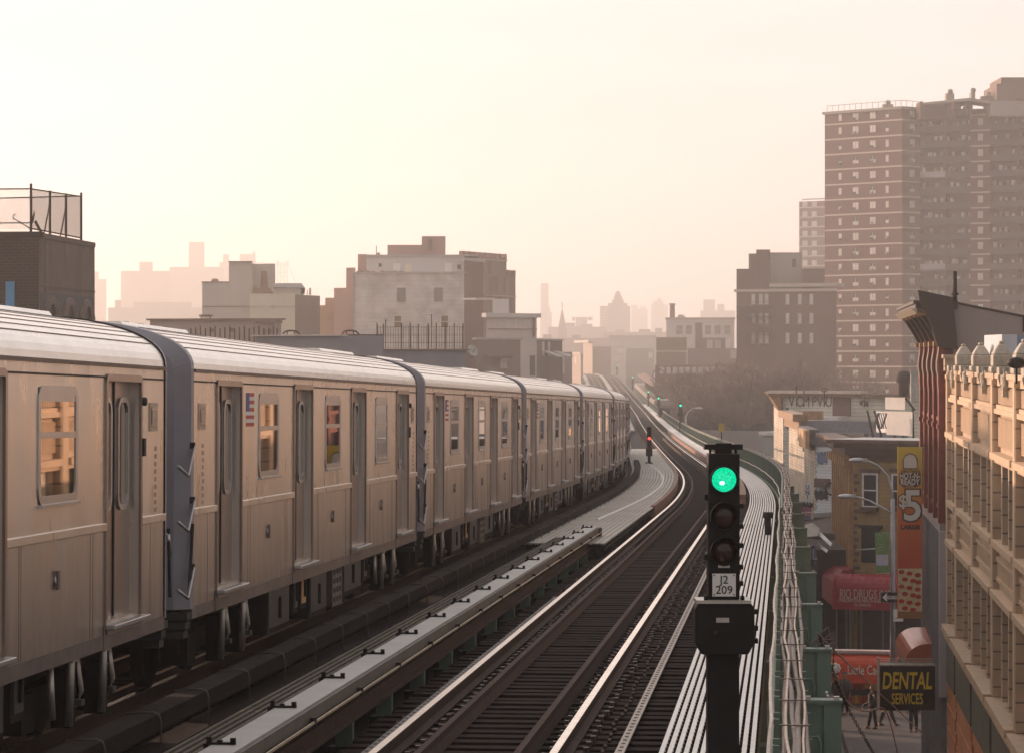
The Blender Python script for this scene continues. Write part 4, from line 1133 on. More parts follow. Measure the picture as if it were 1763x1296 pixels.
# ---------------------------------------------------------------- signs hung on the right-hand wall
def fbox(m, x0, x1, y1, y0, d, dep, t=0.): # camera-facing box from image columns/rows at distance d, dep metres deep
    k = d / F
    m.box((x0 - CX) * k, (x1 - CX) * k, d - t, d + dep, PZ(y0, d), PZ(y1, d)); return m
D = 104.
r = root('pizza_banner', 'tall orange and yellow pizza banner with a big white $5 on it', 'banner', P(1567, 1065, D))
m = MB(); fbox(m, 1545.5, 1588, 769, 1064, D, .10)
def grad_mat():
    mt = bpy.data.materials.new('banner_print'); mt.use_nodes = True; nt = mt.node_tree; b = nt.nodes['Principled BSDF']; b.inputs['Roughness'].default_value = .5
    t = nt.nodes.new('ShaderNodeTexCoord'); s = nt.nodes.new('ShaderNodeSeparateXYZ'); nt.links.new(t.outputs['Object'], s.inputs[0])
    mr_ = nt.nodes.new('ShaderNodeMapRange'); mr_.inputs[1].default_value = 2.0; mr_.inputs[2].default_value = 6.1; nt.links.new(s.outputs[2], mr_.inputs[0])
    rp = nt.nodes.new('ShaderNodeValToRGB'); rp.color_ramp.elements[0].color = (.68, .10, .035, 1); rp.color_ramp.elements[1].color = (.80, .66, .07, 1)
    q = rp.color_ramp.elements.new(.45); q.color = (.75, .20, .04, 1); q = rp.color_ramp.elements.new(.68); q.color = (.78, .44, .06, 1)
    nt.links.new(mr_.outputs[0], rp.inputs[0]); nt.links.new(rp.outputs[0], b.inputs['Base Color']); return mt
m.build('panel', grad_mat(), r)
def BT(s, sz, x, y, mat, **kw): return text(s, sz, mat, (PX(x, D), D - .012, PZ(y, D)), r, extrude=.004, **kw)
m_cream = M('cream_print', (.85, .84, .76), .5, var=0); m_brownp = M('brown_print', (.09, .035, .02), .5, var=0)
m = MB(); k = D / F
pts = [(1555, 806), (1555, 790), (1559, 783), (1567, 780), (1575, 783), (1579, 790), (1579, 806)]
m.extr([P(x, y, D - .004) for x, y in pts][::-1], (0, -.01, 0)); m.build('white_emblem', m_cream, r)
m = MB(); m.tube([P(x, y, D - .018) for x, y in [(1555, 806), (1555, 790), (1559, 783), (1567, 780), (1575, 783), (1579, 790), (1579, 806), (1555, 806)]], .018, 4); m.build('emblem_outline', m_brownp, r)
BT('Little Caesars', .15, 1567, 810, m_brownp, sx=.82, bold=.002)
for dx, dy in ((-1, 0), (1, 0), (0, 1), (0, -1)): pass
m = MB(); m.extr([P(x, y, D - .0005) for x, y in [(1548, 813), (1585, 813), (1585, 833), (1578, 838), (1556, 838), (1548, 833)]][::-1], (0, -.006, 0)); m.build('lettering_ground', m_brownp, r)
BT('HOT-N-', .29, 1566.5, 819, m_cream, sx=.70, bold=.006); BT('READY', .29, 1566.5, 829.5, m_cream, sx=.74, bold=.006); BT('PIZZA', .075, 1567, 836, m_cream, sx=1.3)
BT('5', 1.52, 1571, 872, m_brownp, bold=.075, sx=.98); text('5', 1.50, m_cream, (PX(1571, D), D - .024, PZ(872, D)), r, bold=.03, sx=.93, extrude=.004)
BT('$', .62, 1554.5, 863, m_brownp, bold=.04); text('$', .60, m_cream, (PX(1554.5, D), D - .024, PZ(863, D)), r, bold=.012, extrude=.004)
BT('LARGE', .20, 1567, 907, m_brownp, bold=.012, sx=1.12)
# mascot left out: plain orange field there; pizza below
m = MB(); fbox(m, 1546, 1587.5, 978, 1063, D, .0, .006); m.build('pizza_cheese', M('cheese', (.80, .66, .38), .6, var=.25, scale=6), r)
m = MB(); fbox(m, 1546, 1587.5, 1052, 1063.5, D, .0, .014); m.build('crust', M('crust', (.40, .22, .08), .7, var=.25, scale=6), r)
for i in range(17):
    row = i // 3; cx_ = 1552 + (i % 3) * 14 + (row % 2) * 6; cy_ = 984 + row * 12.5 + (i % 3) * 2.5
    if cx_ > 1582: cx_ = 1581
    pts = [P(cx_ + 5.4 * math.cos(a), cy_ + 3.7 * math.sin(a), D - .016) for a in [2 * math.pi * j / 12 for j in range(12)]]
    m = MB(); m.extr(pts, (0, -.006, 0)); m.build('pepperoni', M('pepperoni', (.58, .045, .025), .6), r)
m = MB()
for y in (770, 1062): m.tube([P(1546, y, D + .05), P(1592, y, D + .05)], .025, 6)
m.build('banner_arm', m_pipe, r)

D = 95.5
r = root('projecting_sign', 'black box sign reading DENTAL SERVICES in yellow letters above the sidewalk', 'sign', P(1562, 1222, D))
m = MB(); fbox(m, 1515, 1610, 1146, 1222, D, .45); m.build('box', M('sign_black', (.018, .014, .012), .35, var=.1), r)
m = MB(); k = .03; fbox(m, 1513.5, 1515, 1132, 1222, D, .50, .01); fbox(m, 1515, 1610, 1143.5, 1146, D, .50, .012)
for q in (1133, 1137, 1140): fbox(m, 1515, 1607, q, q + 1.2, D + .3, .06)
m.build('trim', m_pipe, r)
m_yel = M('yellow_letters', (.85, .62, .04), .5, var=0)
text('DENTAL', .76, m_yel, (PX(1561, D), D - .012, PZ(1172.5, D)), r, bold=.016, sx=.56, extrude=.006, shear=.12)
text('SERVICES', .50, m_yel, (PX(1562, D), D - .012, PZ(1203, D)), r, bold=.006, sx=.50, extrude=.006)

def awning(label, f, x0, x1, ytop, ybot, proj, mat, lit_end=None, ribs=0, lettering=(), group=None):
    """round-topped awning hung off a camera-facing wall; proj metres towards the camera"""
    u0, u1 = f.U(x0), f.U(x1); zt, zb = f.Zp((x0 + x1) / 2, ytop), f.Zp((x0 + x1) / 2, ybot)
    r = root('awning', label, 'awning', f.pt((u0 + u1) / 2, zb), group)
    m = MB(); pr = []
    hh = (zt - zb) * .48
    for i in range(7):
        a = rad(90 * i / 6); pr.append((proj * math.sin(a), zt - hh + hh * math.cos(a)))
    pr = [(0, zb)] + pr + [(proj, zb)]
    pr = [(0, zb), (0, zt)] + pr[2:]
    m.extr([f.pt(u0, z, t) for t, z in pr], f.u * (u1 - u0)); m.build('canvas', mat, r)
    if ribs:
        for i in range(ribs):
            u = u0 + (u1 - u0) * (i + .5) / ribs
            m = MB(); m.tube([f.pt(u, z, t + .01) for t, z in pr[1:8]], .03, 5); m.build('rib', mat, r)
    for s, sz, px, py, mt, sx in lettering:
        u = f.U(px); p = f.pt(u, f.Zp(px, py), proj + .012)
        text(s, sz, mt, p, r, rz=f.rz, sx=sx, extrude=.004, bold=.004)
    return r
m_maroon = M('maroon_canvas', (.33, .022, .035), .4, var=.15, scale=3)
m_orange = M('orange_canvas', (.72, .085, .025), .45, var=.12, scale=2)
fr = Face((1417, 148.5), (1600, 147.))
m_palelet = M('pale_letters', (.55, .42, .38), .6, var=0)
awning('maroon round-topped shop awning with pale lettering on the ochre corner building', fr, 1437, 1600, 988, 1048, .7, m_maroon, ribs=13,
       lettering=(('RIO DRUGS INC', .66, 1494, 1021, m_palelet, .55), ('PRESCRIPTIONS-HEALTH & BEAUTY', .25, 1491, 1031.5, m_palelet, .62), ('TEL. STORE HRS', .17, 1489, 1039, m_palelet, .7)))
# its street side end, catching the sun
aw = bpy.data.objects['awning']; m = MB(); fe = Face((1415, 152), (1437, 147.6))
a, b = fe.pt(0, 0), fe.pt(fe.len, 0)
zz = [PZ(q, 149) for q in (1035, 1010, 985, 975)]
k_ = Vector((1.2, 2.4, 0))
m.add([a + Vector((0, 0, zz[0])), b + Vector((0, 0, PZ(1046, 147.6))), b + Vector((0, 0, PZ(1000, 147.6))), a + Vector((0, 0, PZ(990, 152))), b + Vector((.5, 1.0, PZ(985, 147))), a + Vector((.6, 1.2, PZ(974, 152))), b + k_ + Vector((0, 0, PZ(981, 149))), a + k_ + Vector((0, 0, PZ(972, 154)))],
      [(0, 1, 2, 3), (3, 2, 4, 5), (5, 4, 6, 7), (0, 3, 5, 7), (1, 6, 4, 2)])
m.build('street_end', m_maroon, aw)
D = 129.
fo = Face((1405, 129.6), (1610, 128.6))
ow = awning('long orange shop awning with white lettering behind the DENTAL SERVICES sign', fo, 1400, 1546, 1121, 1172, .9, m_orange,
       lettering=(('Little Caesars', .58, 1501, 1150, m_cream, .62),))
m = MB(); fo.pbox(m, 1400, 1556, 1117.5, 1121.5, -.1, .55); fo.pbox(m, 1400, 1556, 1122, 1132, -.1, .42)
m.build('cap_board', M('pink_white_board', (.62, .50, .47), .5), ow)
m = MB(); pts = [(1425, 1144, 0)]; c0 = P(1437, 1150, 128.2); 
for i in range(9): m.ball(P(1437 + 8 * math.cos(i * .7), 1150 + 7 * math.sin(i * .7), 128.25), .08, 5)
m.ball((c0.x, c0.y, c0.z), .13, 8, 1, .4, 1); m.build('emblem', m_cream, ow)
ps = root('pizza_shop', 'dim shopfront with red and yellow striped banner strips under the orange awning', 'shop', fo.pt(0, .15))
# red, yellow striped shop window bands under it
for i, (y0, y1, lb) in enumerate(((1172, 1186, 'upper'), (1196, 1212, 'lower'))):
    m = MB()
    for j in range(26):
        x0 = 1405 + j * 5.6; m.mat(random.choice((0, 0, 1, 2))); fo.pbox(m, x0, x0 + 5.5, y0 + (j % 3) * .5, y1 - (j % 2) * 1.5, -.04, .0 + .01 * (j % 2))
    m.build('banner_strip', [m_red, M('banner_yellow', (.62, .38, .05), .5), M('banner_orange', (.55, .16, .04), .5)], ps)
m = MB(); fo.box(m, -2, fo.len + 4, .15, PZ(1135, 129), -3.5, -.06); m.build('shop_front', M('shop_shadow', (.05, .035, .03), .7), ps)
# barrel end of the orange awning turned to the street, in the sun
r = root('awning', 'round-backed orange awning above the black sign, its top shining in the sun', 'awning', P(1572, 1135, 101))
m = MB(); n = 8
A_ = Vector((PX(1541, 106), 106, 0)); B_ = Vector((PX(1559, 101), 101, 0)); wv_ = Vector((1.0, -.09, 0)) 
fp = []
for q, dd in ((A_, 106), (B_, 101)):
    ring_ = []
    top = PZ(1079, 106) if dd == 106 else PZ(1108, 101); bot = PZ(1120, 106) if dd == 106 else PZ(1146, 101)
    rr_ = .62
    for i in range(n + 1):
        a = rad(180 - 90 * i / n); ring_.append(q + Vector((.75 + .75 * math.cos(a), 0, top - rr_ + rr_ * math.sin(a))))
    ring_.append(q + Vector((1.9, 0, top))); ring_.append(q + Vector((1.9, 0, bot))); ring_.append(q + Vector((0, 0, bot)))
    fp.append(ring_)
q = len(fp[0]); m.v = [tuple(p) for p in fp[0] + fp[1]]
for i in range(q): m.f.append([i, (i + 1) % q, q + (i + 1) % q, q + i]); m.mi.append(0); m.sm.append(False)
m.f.append(list(range(q))); m.mi.append(0); m.sm.append(False); m.f.append(list(range(q, 2 * q))[::-1]); m.mi.append(0); m.sm.append(False)
m.build('canvas', M('glossy_orange_canvas', (.52, .13, .06), .3, var=.15, scale=3, bump=.3), r)
m = MB()
for i in (0, 1): m.tube([fp[i][9] + Vector((.0, 0, .02)), fp[i][10] + Vector((0, 0, .02))], .03, 5)
m.tube([fp[0][9], fp[1][9]], .03, 5); m.build('frame', m_dark, r)

# lamp posts
m_lampg = M('lamp_grey', (.40, .40, .40), .4, metal=.6)
r = root('street_lamp', 'grey street lamp post with two cobra-head arms beside the pizza banner', 'street lamp', Vector((PX(1537, 128), 128, .15)))
xp = PX(1537, 128)
m = MB(); m.tube([(xp, 128, .15), (xp, 128, PZ(858, 128))], [.13, .09], 10); m.tube([(xp, 128, .15), (xp, 128, .9)], [.22, .16], 10); m.build('post', M('bluish_steel', (.27, .27, .30), .45, metal=.5), r)
def lampq(pts, hx, hy):
    m = MB(); m.tube([P(x, y, 128) for x, y in pts], .05, 7); a = m.build('arm', m_lampg, r)
    m = MB(); c = P(hx, hy, 128); m.ball(c, .28, 8, 1.3, .7, .42); m.box(c.x, c.x + .45, c.y - .1, c.y + .1, c.z - .05, c.z + .08); m.build('luminaire', m_lampg, a)
lampq([(1537, 875), (1536, 845), (1528, 818), (1513, 802), (1497, 794), (1488, 793)], 1475, 792)
lampq([(1537, 884), (1520, 874), (1498, 862), (1480, 856), (1468, 855)], 1456, 854)
m = MB(); m.tube([P(1475, 946, 128.1), P(1511, 944, 128.1), P(1537, 944, 128.1)], .035, 6); m.build('banner_arm', m_lampg, r)
r2 = root('street_banner', 'small green street banner hung from the lamp post arm', 'banner', P(1519, 986, 128))
m = MB(); m.hexa([P(1508, 985.5, 128), P(1531, 985, 128), P(1531, 985, 128.04), P(1508, 985.5, 128.04), P(1506, 916, 128), P(1530, 915, 128), P(1530, 915, 128.04), P(1506, 916, 128.04)]); m.build('panel', M('banner_green', (.14, .25, .09), .6, var=.3, scale=7), r2)
m = MB(); m.box(PX(1508.5, 128), PX(1529, 128), 127.97, 127.995, PZ(973, 128), PZ(954, 128)); m.build('pale_patch', M('pale_lilac', (.45, .44, .52), .6, var=.2, scale=12), r2)
m = MB()
for q in (921, 926, 936, 941, 946): m.box(PX(1511, 128), PX(1511 + random.uniform(8, 15), 128), 127.98, 127.995, PZ(q + 1, 128), PZ(q, 128))
m.build('print', M('pale_green_print', (.35, .42, .2), .6), r2)
m = MB(); m.box(PX(1507, 128), PX(1532, 128), 127.97, 128.05, PZ(987, 128), PZ(985.6, 128)); m.build('lower_rod', m_pipe, r2)
r3 = root('one_way_sign', 'black one-way plate with a white arrow pointing left on the lamp post', 'sign', P(1533, 1036, 127.7))
m = MB(); m.box(PX(1517, 127.7), PX(1549, 127.7), 127.7, 127.73, PZ(1036, 127.7), PZ(1019, 127.7)); m.build('plate', m_black, r3)
m = MB(); Q = lambda x, y: P(x, y, 127.69)
m.extr([Q(1519, 1027.5), Q(1526, 1021), Q(1528, 1021), Q(1526, 1025), Q(1546, 1025), Q(1546, 1030.5), Q(1526, 1030.5), Q(1528, 1034), Q(1526, 1034)], (0, .005, 0)); m.build('arrow', m_white, r3)
text('ONE WAY', .12, m_black, (PX(1537, 127.68), 127.683, PZ(1027.8, 127.68)), r3, extrude=.001, bold=.004)
m = MB(); m.box(PX(1538, 127.8), PX(1546, 127.8), 127.78, 127.81, PZ(1063, 127.8), PZ(1048, 127.8)); m.box(PX(1538, 127.8), PX(1555, 127.8), 127.78, 127.8, PZ(1069, 127.8), PZ(1064, 127.8))
tag(m.build('small_sign', m_white, None, loc=P(1545, 1066, 127.8)), 'little white plates fixed low on the lamp post under the one-way arrow', 'sign')

# ---- ochre corner building
m_ochre = MBR('ochre_brick', (.36, .24, .10), (.31, .20, .085), (.20, .15, .09), bw=.4, bh=.2)
m_darkcor = M('brown_cornice', (.10, .055, .04), .6, var=.3)
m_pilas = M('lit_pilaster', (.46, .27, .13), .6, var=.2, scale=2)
m_nwf = M('white_sash', (.62, .62, .64), .5); m_npane = M('dim_pane', (.035, .035, .04), .05, var=0)
f = Face((1470, 150.), (1640, 147.0)); fs = Face((1437, 163.), (1470, 150.))
r = root('corner_building', 'ochre brick corner building with a dark projecting cornice and white sash windows', 'building', f.pt(0, 0))
zt = PZ(782, 150)
m = MB(); c2 = f.pt(f.len, 0); c3 = fs.pt(0, 0); m.prism([(f.a.x, f.a.y), (c2.x, c2.y), (c2.x + 2, c2.y + 14), (c3.x, c3.y)], 0, zt); m.build('wall', m_ochre, r)
m = MB(); m.mat(0)
for i, (t, z0, z1) in enumerate(((.12, -.30, 0), (.35, 0, .35), (.75, .35, .62), (1.05, .62, .78))):
    f.box(m, -t, f.len, zt + z0, zt + z1, -.1, t); fs.box(m, 0, fs.len + t * .2, zt + z0, zt + z1, -.1, t + .002)
m.mat(1); f.box(m, -.9, f.len, zt + .78, zt + .80, -3, .9)  # pale roof covering behind the cornice
m.build('cornice', [m_darkcor, M('pale_roofing', (.42, .42, .42), .5, var=.2)], r)
for i in range(9):
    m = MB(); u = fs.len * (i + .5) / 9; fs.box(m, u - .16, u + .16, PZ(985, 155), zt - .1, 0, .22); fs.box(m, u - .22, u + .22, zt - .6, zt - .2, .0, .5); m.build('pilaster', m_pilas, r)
for i in range(8):
    m = MB(); u = fs.len * (i + 1) / 9
    fs.box(m, u - .30, u + .30, PZ(885, 155), PZ(825, 155), 0, .03); m.build('street_window', m_npane, r)
for x0, x1 in ((1487.5, 1509), (1538, 1560)):
    w = window(f, r, f.U(x0), f.U(x1), PZ(870, 149.5), PZ(817, 149.5), [m_npane, m_nwf, m_darkcor], fw=.09)
    m = MB(); f.pbox(m, x0 - 6, x1 + 6, 806, 812.5, 0, .10); m.build('lintel', m_darkcor, r)
    m = MB(); f.pbox(m, x0 - 3, x1 + 3, 872, 879, .05, .3); m.build('window_box', m_darkcor, r)
for i in range(14):
    m = MB(); y = 815 + i * 12.2; f.pbox(m, 1470.3, 1480 if i % 2 else 1476, y, y + 6, -.01, .04); m.build('quoin', m_darkcor, r)
m = MB(); f.pbox(m, 1483, 1516, 908, 968, -.05, .02); f.pbox(m, 1480, 1520, 903, 908, 0, .14); m.build('dark_window', m_npane, r)
m = MB(); f.box(m, .2, f.len, 0, PZ(1045, 149), 0, .02); m.build('shopfront', M('shop_brown', (.055, .03, .025), .6, var=.3), r)
for x in (1440, 1457, 1463, 1483, 1520):
    m = MB(); f.pbox(m, x, x + 2.5, 1046, 1118, .02, .09); m.build('door_frame', M('door_frame_grey', (.22, .20, .19), .5), r)
# roof things: two posters frames
q0 = Face((1503, 174), (1571, 170))
r = root('rooftop_billboard', 'large white rooftop billboard frame glowing in the low sun behind the ochre building', 'billboard', q0.pt(0, PZ(750, 171)))
cv = M('bleached_canvas', (.82, .76, .70), .6, var=.15, scale=2); nt = cv.node_tree; ou = nt.nodes['Material Output']; tl = nt.nodes.new('ShaderNodeBsdfTranslucent'); tl.inputs[0].default_value = (.85, .78, .70, 1)
mxs = nt.nodes.new('ShaderNodeMixShader'); mxs.inputs[0].default_value = .55; nt.links.new(nt.nodes['Principled BSDF'].outputs[0], mxs.inputs[1]); nt.links.new(tl.outputs[0], mxs.inputs[2]); nt.links.new(mxs.outputs[0], ou.inputs[0])
def sheet(m, x0, x1, y1, y0, t=0.):
    u0, u1 = q0.U(x0), q0.U(x1); m.add([q0.pt(u0, PZ(y0, 171), t), q0.pt(u1, PZ(y0, 171), t), q0.pt(u1, PZ(y1, 171), t), q0.pt(u0, PZ(y1, 171), t)], [(0, 1, 2, 3)])
m = MB(); sheet(m, 1526, 1571, 708, 749); m.build('panel', cv, r)
m = MB(); q0.pbox(m, 1503, 1526, 708, 744, -.30, -.22); m.build('torn_panel', M('torn_canvas', (.55, .54, .55), .7, var=.4, scale=2), r)
m = MB(); sheet(m, 1524, 1558, 684, 705); m.build('upper_panel', cv, r)
m = MB()
for a_, b_ in (((1505, 706), (1520, 760)), ((1571, 700), (1573, 760)), ((1558, 684), (1575, 706)), ((1493, 706), (1505, 760)), ((1540, 749), (1540, 768)), ((1555, 749), (1557, 768))):
    m.tube([P(*a_, 171.2), P(*b_, 171.2)], .06, 5)
m.build('frame', m_dark, r)
m = MB()
for i in range(9):
    x = 1506 + i * 2.4; pts = [P(x + 2 * math.sin(j + i), 710 + j * 5.5, 171.15) for j in range(6)]; m.tube(pts, .03, 4)
m.build('torn_edge', M('dark_tear', (.10, .09, .10), .7), r)
# roof antennas
for i, (x, y, d) in enumerate(((1371, 664, 205), (1384, 672, 205), (1419, 672, 205), (1488, 678, 205))):
    b0 = P(x, 700, d); r = root('antenna', ['thin mast at the left of the graffiti roof', 'second thin mast on the graffiti roof', 'mast topped by a small hoop on the graffiti roof', 'thin mast near the right end of the graffiti roof'][i], 'antenna', b0)
    m = MB(); m.tube([b0, P(x, y, d)], .05, 5)
    r_ = m.build('mast', m_black, r)
    if i == 2:
        m = MB(); c = P(x, y - 1, d); m.tube([c + Vector((.18 * math.cos(a), 0, .12 * math.sin(a))) for a in [2 * math.pi * k / 12 for k in range(13)]], .03, 4); m.build('hoop', m_black, r)

# ---- row of low houses beyond
m_clap = MBR('white_clapboard', (.76, .79, .83), (.73, .76, .80), (.5, .53, .57), bw=9, bh=.17, ms=.016)
m_clap2 = MBR('cream_clapboard', (.62, .54, .44), (.58, .51, .42), (.35, .30, .25), bw=9, bh=.19, ms=.018)
m_pale = MBR('pale_green_siding', (.62, .62, .55), (.58, .58, .52), (.36, .36, .32), bw=4, bh=.26, ms=.02)
m_graf = M('graffiti_paint', (.05, .05, .06), .6, var=0); m_grafb = M('graffiti_blue', (.16, .20, .33), .6); m_grafw = M('graffiti_white', (.45, .47, .50), .6)
def house(name, label, fs_, ff, ztop, mats, depth=10):
    r = root(name, label, 'house', ff.pt(0, 0)); a, b, c = fs_.a, ff.a, ff.b
    m = MB(); m.prism([(b.x, b.y), (c.x, c.y), (c.x + .4, c.y + depth), (a.x, a.y)], 0, ztop); m.build('side_wall', mats[0], r)
    m = MB(); fs_.box(m, 0, fs_.len, 0, ztop, 0, .03); m.build('front_wall', mats[1], r)
    return r
def scrawl(f, r, px0, px1, y0, y1, mat, n=6, name='graffiti', w=.05, seed=1):
    rr = random.Random(seed); m = MB()
    for i in range(n):
        cx_ = px0 + (px1 - px0) * (i + .5) / n; pts = []
        ph = rr.uniform(0, 6); rx = (px1 - px0) / n * rr.uniform(.3, .6); ry = (y1 - y0) * rr.uniform(.3, .5)
        for j in range(9):
            x = cx_ + rx * math.cos(ph + j * rr.uniform(.6, .9)); y = (y0 + y1) / 2 + ry * math.sin(ph + j * 1.1)
            pts.append(f.pt(f.U(x), f.Zp(x, y), .02))
        m.tube(pts, w, 4)
    return m.build(name, mat, r)
# white clapboard house
ff = Face((1405, 170), (1490, 167)); fs2 = Face((1385, 180), (1405, 170)); zt = PZ(766, 170)
r = house('clapboard_house', 'white clapboard house with black graffiti on its side beside the ochre building', fs2, ff, zt, (m_clap, m_clap2))
m = MB(); ff.box(m, -.3, ff.len, zt, zt + .75, -.2, .12); fs2.box(m, 0, fs2.len, zt, zt + .9, -.2, .4); m.build('parapet', M('dark_parapet', (.11, .10, .11), .8, var=.3), r)
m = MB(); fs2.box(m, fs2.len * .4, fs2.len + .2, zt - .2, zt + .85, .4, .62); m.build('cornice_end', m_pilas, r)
m = MB(); ff.pbox(m, 1409, 1430, 823, 838, 0, .35); m.build('wall_unit', M('rusty_unit', (.14, .09, .07), .6, var=.3), r)
m = MB(); c = ff.pt(ff.U(1433.5), PZ(841, 169), .1); m.tube([c + Vector((.33 * math.cos(a), 0, .33 * math.sin(a))) for a in [2 * math.pi * k / 14 for k in range(15)]], .05, 5); m.build('vent_ring', m_dark, r)
scrawl(ff, r, 1408, 1424, 775, 800, m_grafb, 5, seed=3); scrawl(ff, r, 1404, 1426, 842, 862, m_graf, 8, seed=5)
for i in range(3): window(fs2, r, fs2.len * (.18 + .27 * i), fs2.len * (.30 + .27 * i), PZ(860, 175), PZ(790, 175), [m_npane, m_clap2, m_clap2], sill=False)
m = MB(); ff.pbox(m, 1403, 1436, 880, 888, .1, 3.0); m.mat(1); m.extr([ff.pt(ff.U(1404), PZ(886, 170), .1), ff.pt(ff.U(1404), PZ(905, 168), 6), ff.pt(ff.U(1404), 0, 6), ff.pt(ff.U(1404), 0, .1)], ff.u * 8)
m.build('lean_to', [M('pale_roof_sheet', (.42, .42, .43), .6), M('brown_wall', (.10, .07, .06), .8, var=.3)], r)
# vertical sign and white sign
fq = Face((1384, 166), (1404, 165.5))
r = root('vertical_sign', 'narrow vertical white sign with blue letters UNI on the cream house front', 'sign', fq.pt(0, PZ(860, 166)))
m = MB(); fq.pbox(m, 1384.5, 1396.5, 832, 862, -.1, 0); m.build('panel', m_white, r)
for s, y in (('U', 838), ('N', 847), ('I', 855)): text(s, .36, m_grafb, fq.pt(fq.U(1390.5), PZ(y, 166), .01), r, rz=fq.rz, bold=.015)
fq = Face((1368, 160), (1402, 159.5))
r = root('shop_sign', 'white shop sign with pink letters and black graffiti below the narrow vertical sign', 'sign', fq.pt(0, PZ(892, 160)))
m = MB(); fq.pbox(m, 1367, 1399.5, 860, 893, -.12, 0); m.build('panel', m_white, r)
m_pink = M('pink_letters', (.45, .12, .22), .5, var=0)
text('nails', .50, m_pink, fq.pt(fq.U(1384), PZ(874, 160), .01), r, rz=fq.rz, bold=.02); text('salon', .36, m_pink, fq.pt(fq.U(1386), PZ(884, 160), .01), r, rz=fq.rz, bold=.015)
m = MB(); fq.pbox(m, 1380, 1396, 888, 892, 0, .01); fq.pbox(m, 1370, 1386, 863, 868, 0, .01); m.build('blue_strip', m_grafb, r); scrawl(fq, r, 1380, 1399, 862, 874, m_graf, 4, seed=8, w=.04)
fq = Face((1375, 138), (1405, 137.5))
r = root('purple_sign', 'dark purple sign with pale letters AIL showing past the green outriggers', 'sign', fq.pt(0, PZ(970, 138)))
m = MB(); fq.pbox(m, 1376, 1402, 938, 972, -.15, 0); m.build('panel', M('purple_sign', (.04, .03, .075), .5), r)
text('NAIL', .72, M('lilac_letters', (.42, .38, .45), .6, var=0), fq.pt(fq.U(1386.5), PZ(953, 138), .01), r, rz=fq.rz, sx=.8, bold=.01)
m = MB(); fq2 = Face((1381, 152), (1432, 150)); 
m.extr([P(1381, 912, 150), P(1387, 906, 152), P(1398, 904, 152), P(1410, 914, 148), P(1408, 922, 147), P(1383, 924, 149)][::-1], (.3, 2.5, 0)); tag(m.build('awning', M('grey_beige_canvas', (.32, .29, .25), .7), None, loc=P(1395, 915, 150)), 'small greyish beige awning above the purple sign', 'awning')
m = MB(); m.extr([P(1410, 914, 149.9), P(1432, 936, 145), P(1430, 940, 145), P(1408, 920, 149)], (.1, .8, 0)); m.extr([P(1408, 934, 149.9), P(1425, 948, 145), P(1423, 951, 145), P(1406, 938, 149)], (.1, .8, 0))
tag(m.build('roof_edge', m_white, None, loc=P(1420, 925, 147)), 'broken white edge strip sloping down beside the small beige awning', 'trim')
m = MB(); m.box(PX(1395, 156), PX(1475, 152), 152.5, 166, 0, PZ(945, 153)); tag(m.build('shop_shed', M('dark_shed', (.06, .045, .04), .8, var=.3), None, loc=(PX(1430, 155), 155, 0)), 'dark low shop roof between the white clapboard house and the ochre building', 'shed')
# cream house with lit bay
ff = Face((1385, 187), (1560, 183)); fs2 = Face((1359, 201), (1385, 187)); zt = PZ(722, 187)
r = house('cream_house', 'cream house with blue-grey graffiti along its parapet and a sunlit bracketed front', fs2, ff, zt - .3, (m_pale, m_clap2))
m = MB(); fs2.box(m, -.2, fs2.len + .2, zt - .1, zt + .35, -.2, .75); fs2.box(m, 0, fs2.len, zt - .7, zt - .1, 0, .35); ff.pbox(m, 1383, 1414, 707, 722, -.3, .1); m.build('cornice', M('ochre_brown_tin', (.30, .17, .09), .5, var=.4, scale=3), r)
m = MB(); ff.box(m, -.1, ff.len, zt - 2.0, zt - .05, -.2, .06); m.build('parapet', M('slate_parapet', (.17, .18, .21), .8, var=.25), r)
scrawl(ff, r, 1400, 1440, 726, 750, m_grafw, 14, seed=11, w=.04); scrawl(ff, r, 1440, 1500, 726, 750, m_grafb, 16, seed=12, w=.05); scrawl(ff, r, 1375, 1396, 711, 722, m_grafw, 2, seed=13, w=.04)
for i in range(2): window(fs2, r, fs2.len * (.12 + .16 * i), fs2.len * (.20 + .16 * i), PZ(805, 196), PZ(765, 196), [m_npane, m_clap2, m_clap2], sill=False)
for i in range(3): window(fs2, r, fs2.len * (.52 + .16 * i), fs2.len * (.60 + .16 * i), PZ(820, 190), PZ(757, 190), [m_npane, m_clap2, m_clap2], sill=False)
# graffiti roof house
ff = Face((1349, 212), (1610, 205)); fs2 = Face((1333, 224), (1349, 212)); zt = PZ(682, 212)
r = house('graffiti_house', 'long pale house with black graffiti under its flat roof edge, farthest of the low row', fs2, ff, zt, (m_pale, m_clap2))
m = MB(); ff.box(m, -1.0, ff.len, zt, zt + .22, -.3, .5); m.build('roof_edge', M('brown_roof_edge', (.14, .09, .07), .7), r)
m = MB(); ff.box(m, -1.05, ff.len * .55, zt + .22, zt + .42, -.3, .6); m.build('roof_coping', M('pale_coping', (.52, .45, .38), .7), r)
m = MB(); m.extr([ff.pt(-1.05, zt + .22, .55), ff.pt(.0, zt + .22, .55), ff.pt(-.02, zt - 1.25, .05), ff.pt(-.30, zt - 1.0, .1), ff.pt(-.7, zt - .2, .4)], -ff.n * .5 + fs2.u * -9); m.build('corner_cornice', M('ochre_brown_tin', (0, 0, 0)), r)
for ch, x in zip('VOMPWU', (1363, 1378, 1388, 1402, 1416, 1427)): text(ch, 1.1, m_graf, ff.pt(ff.U(x), ff.Zp(x, 692), .02), r, 'graffiti_letter', rz=ff.rz, sx=.75)
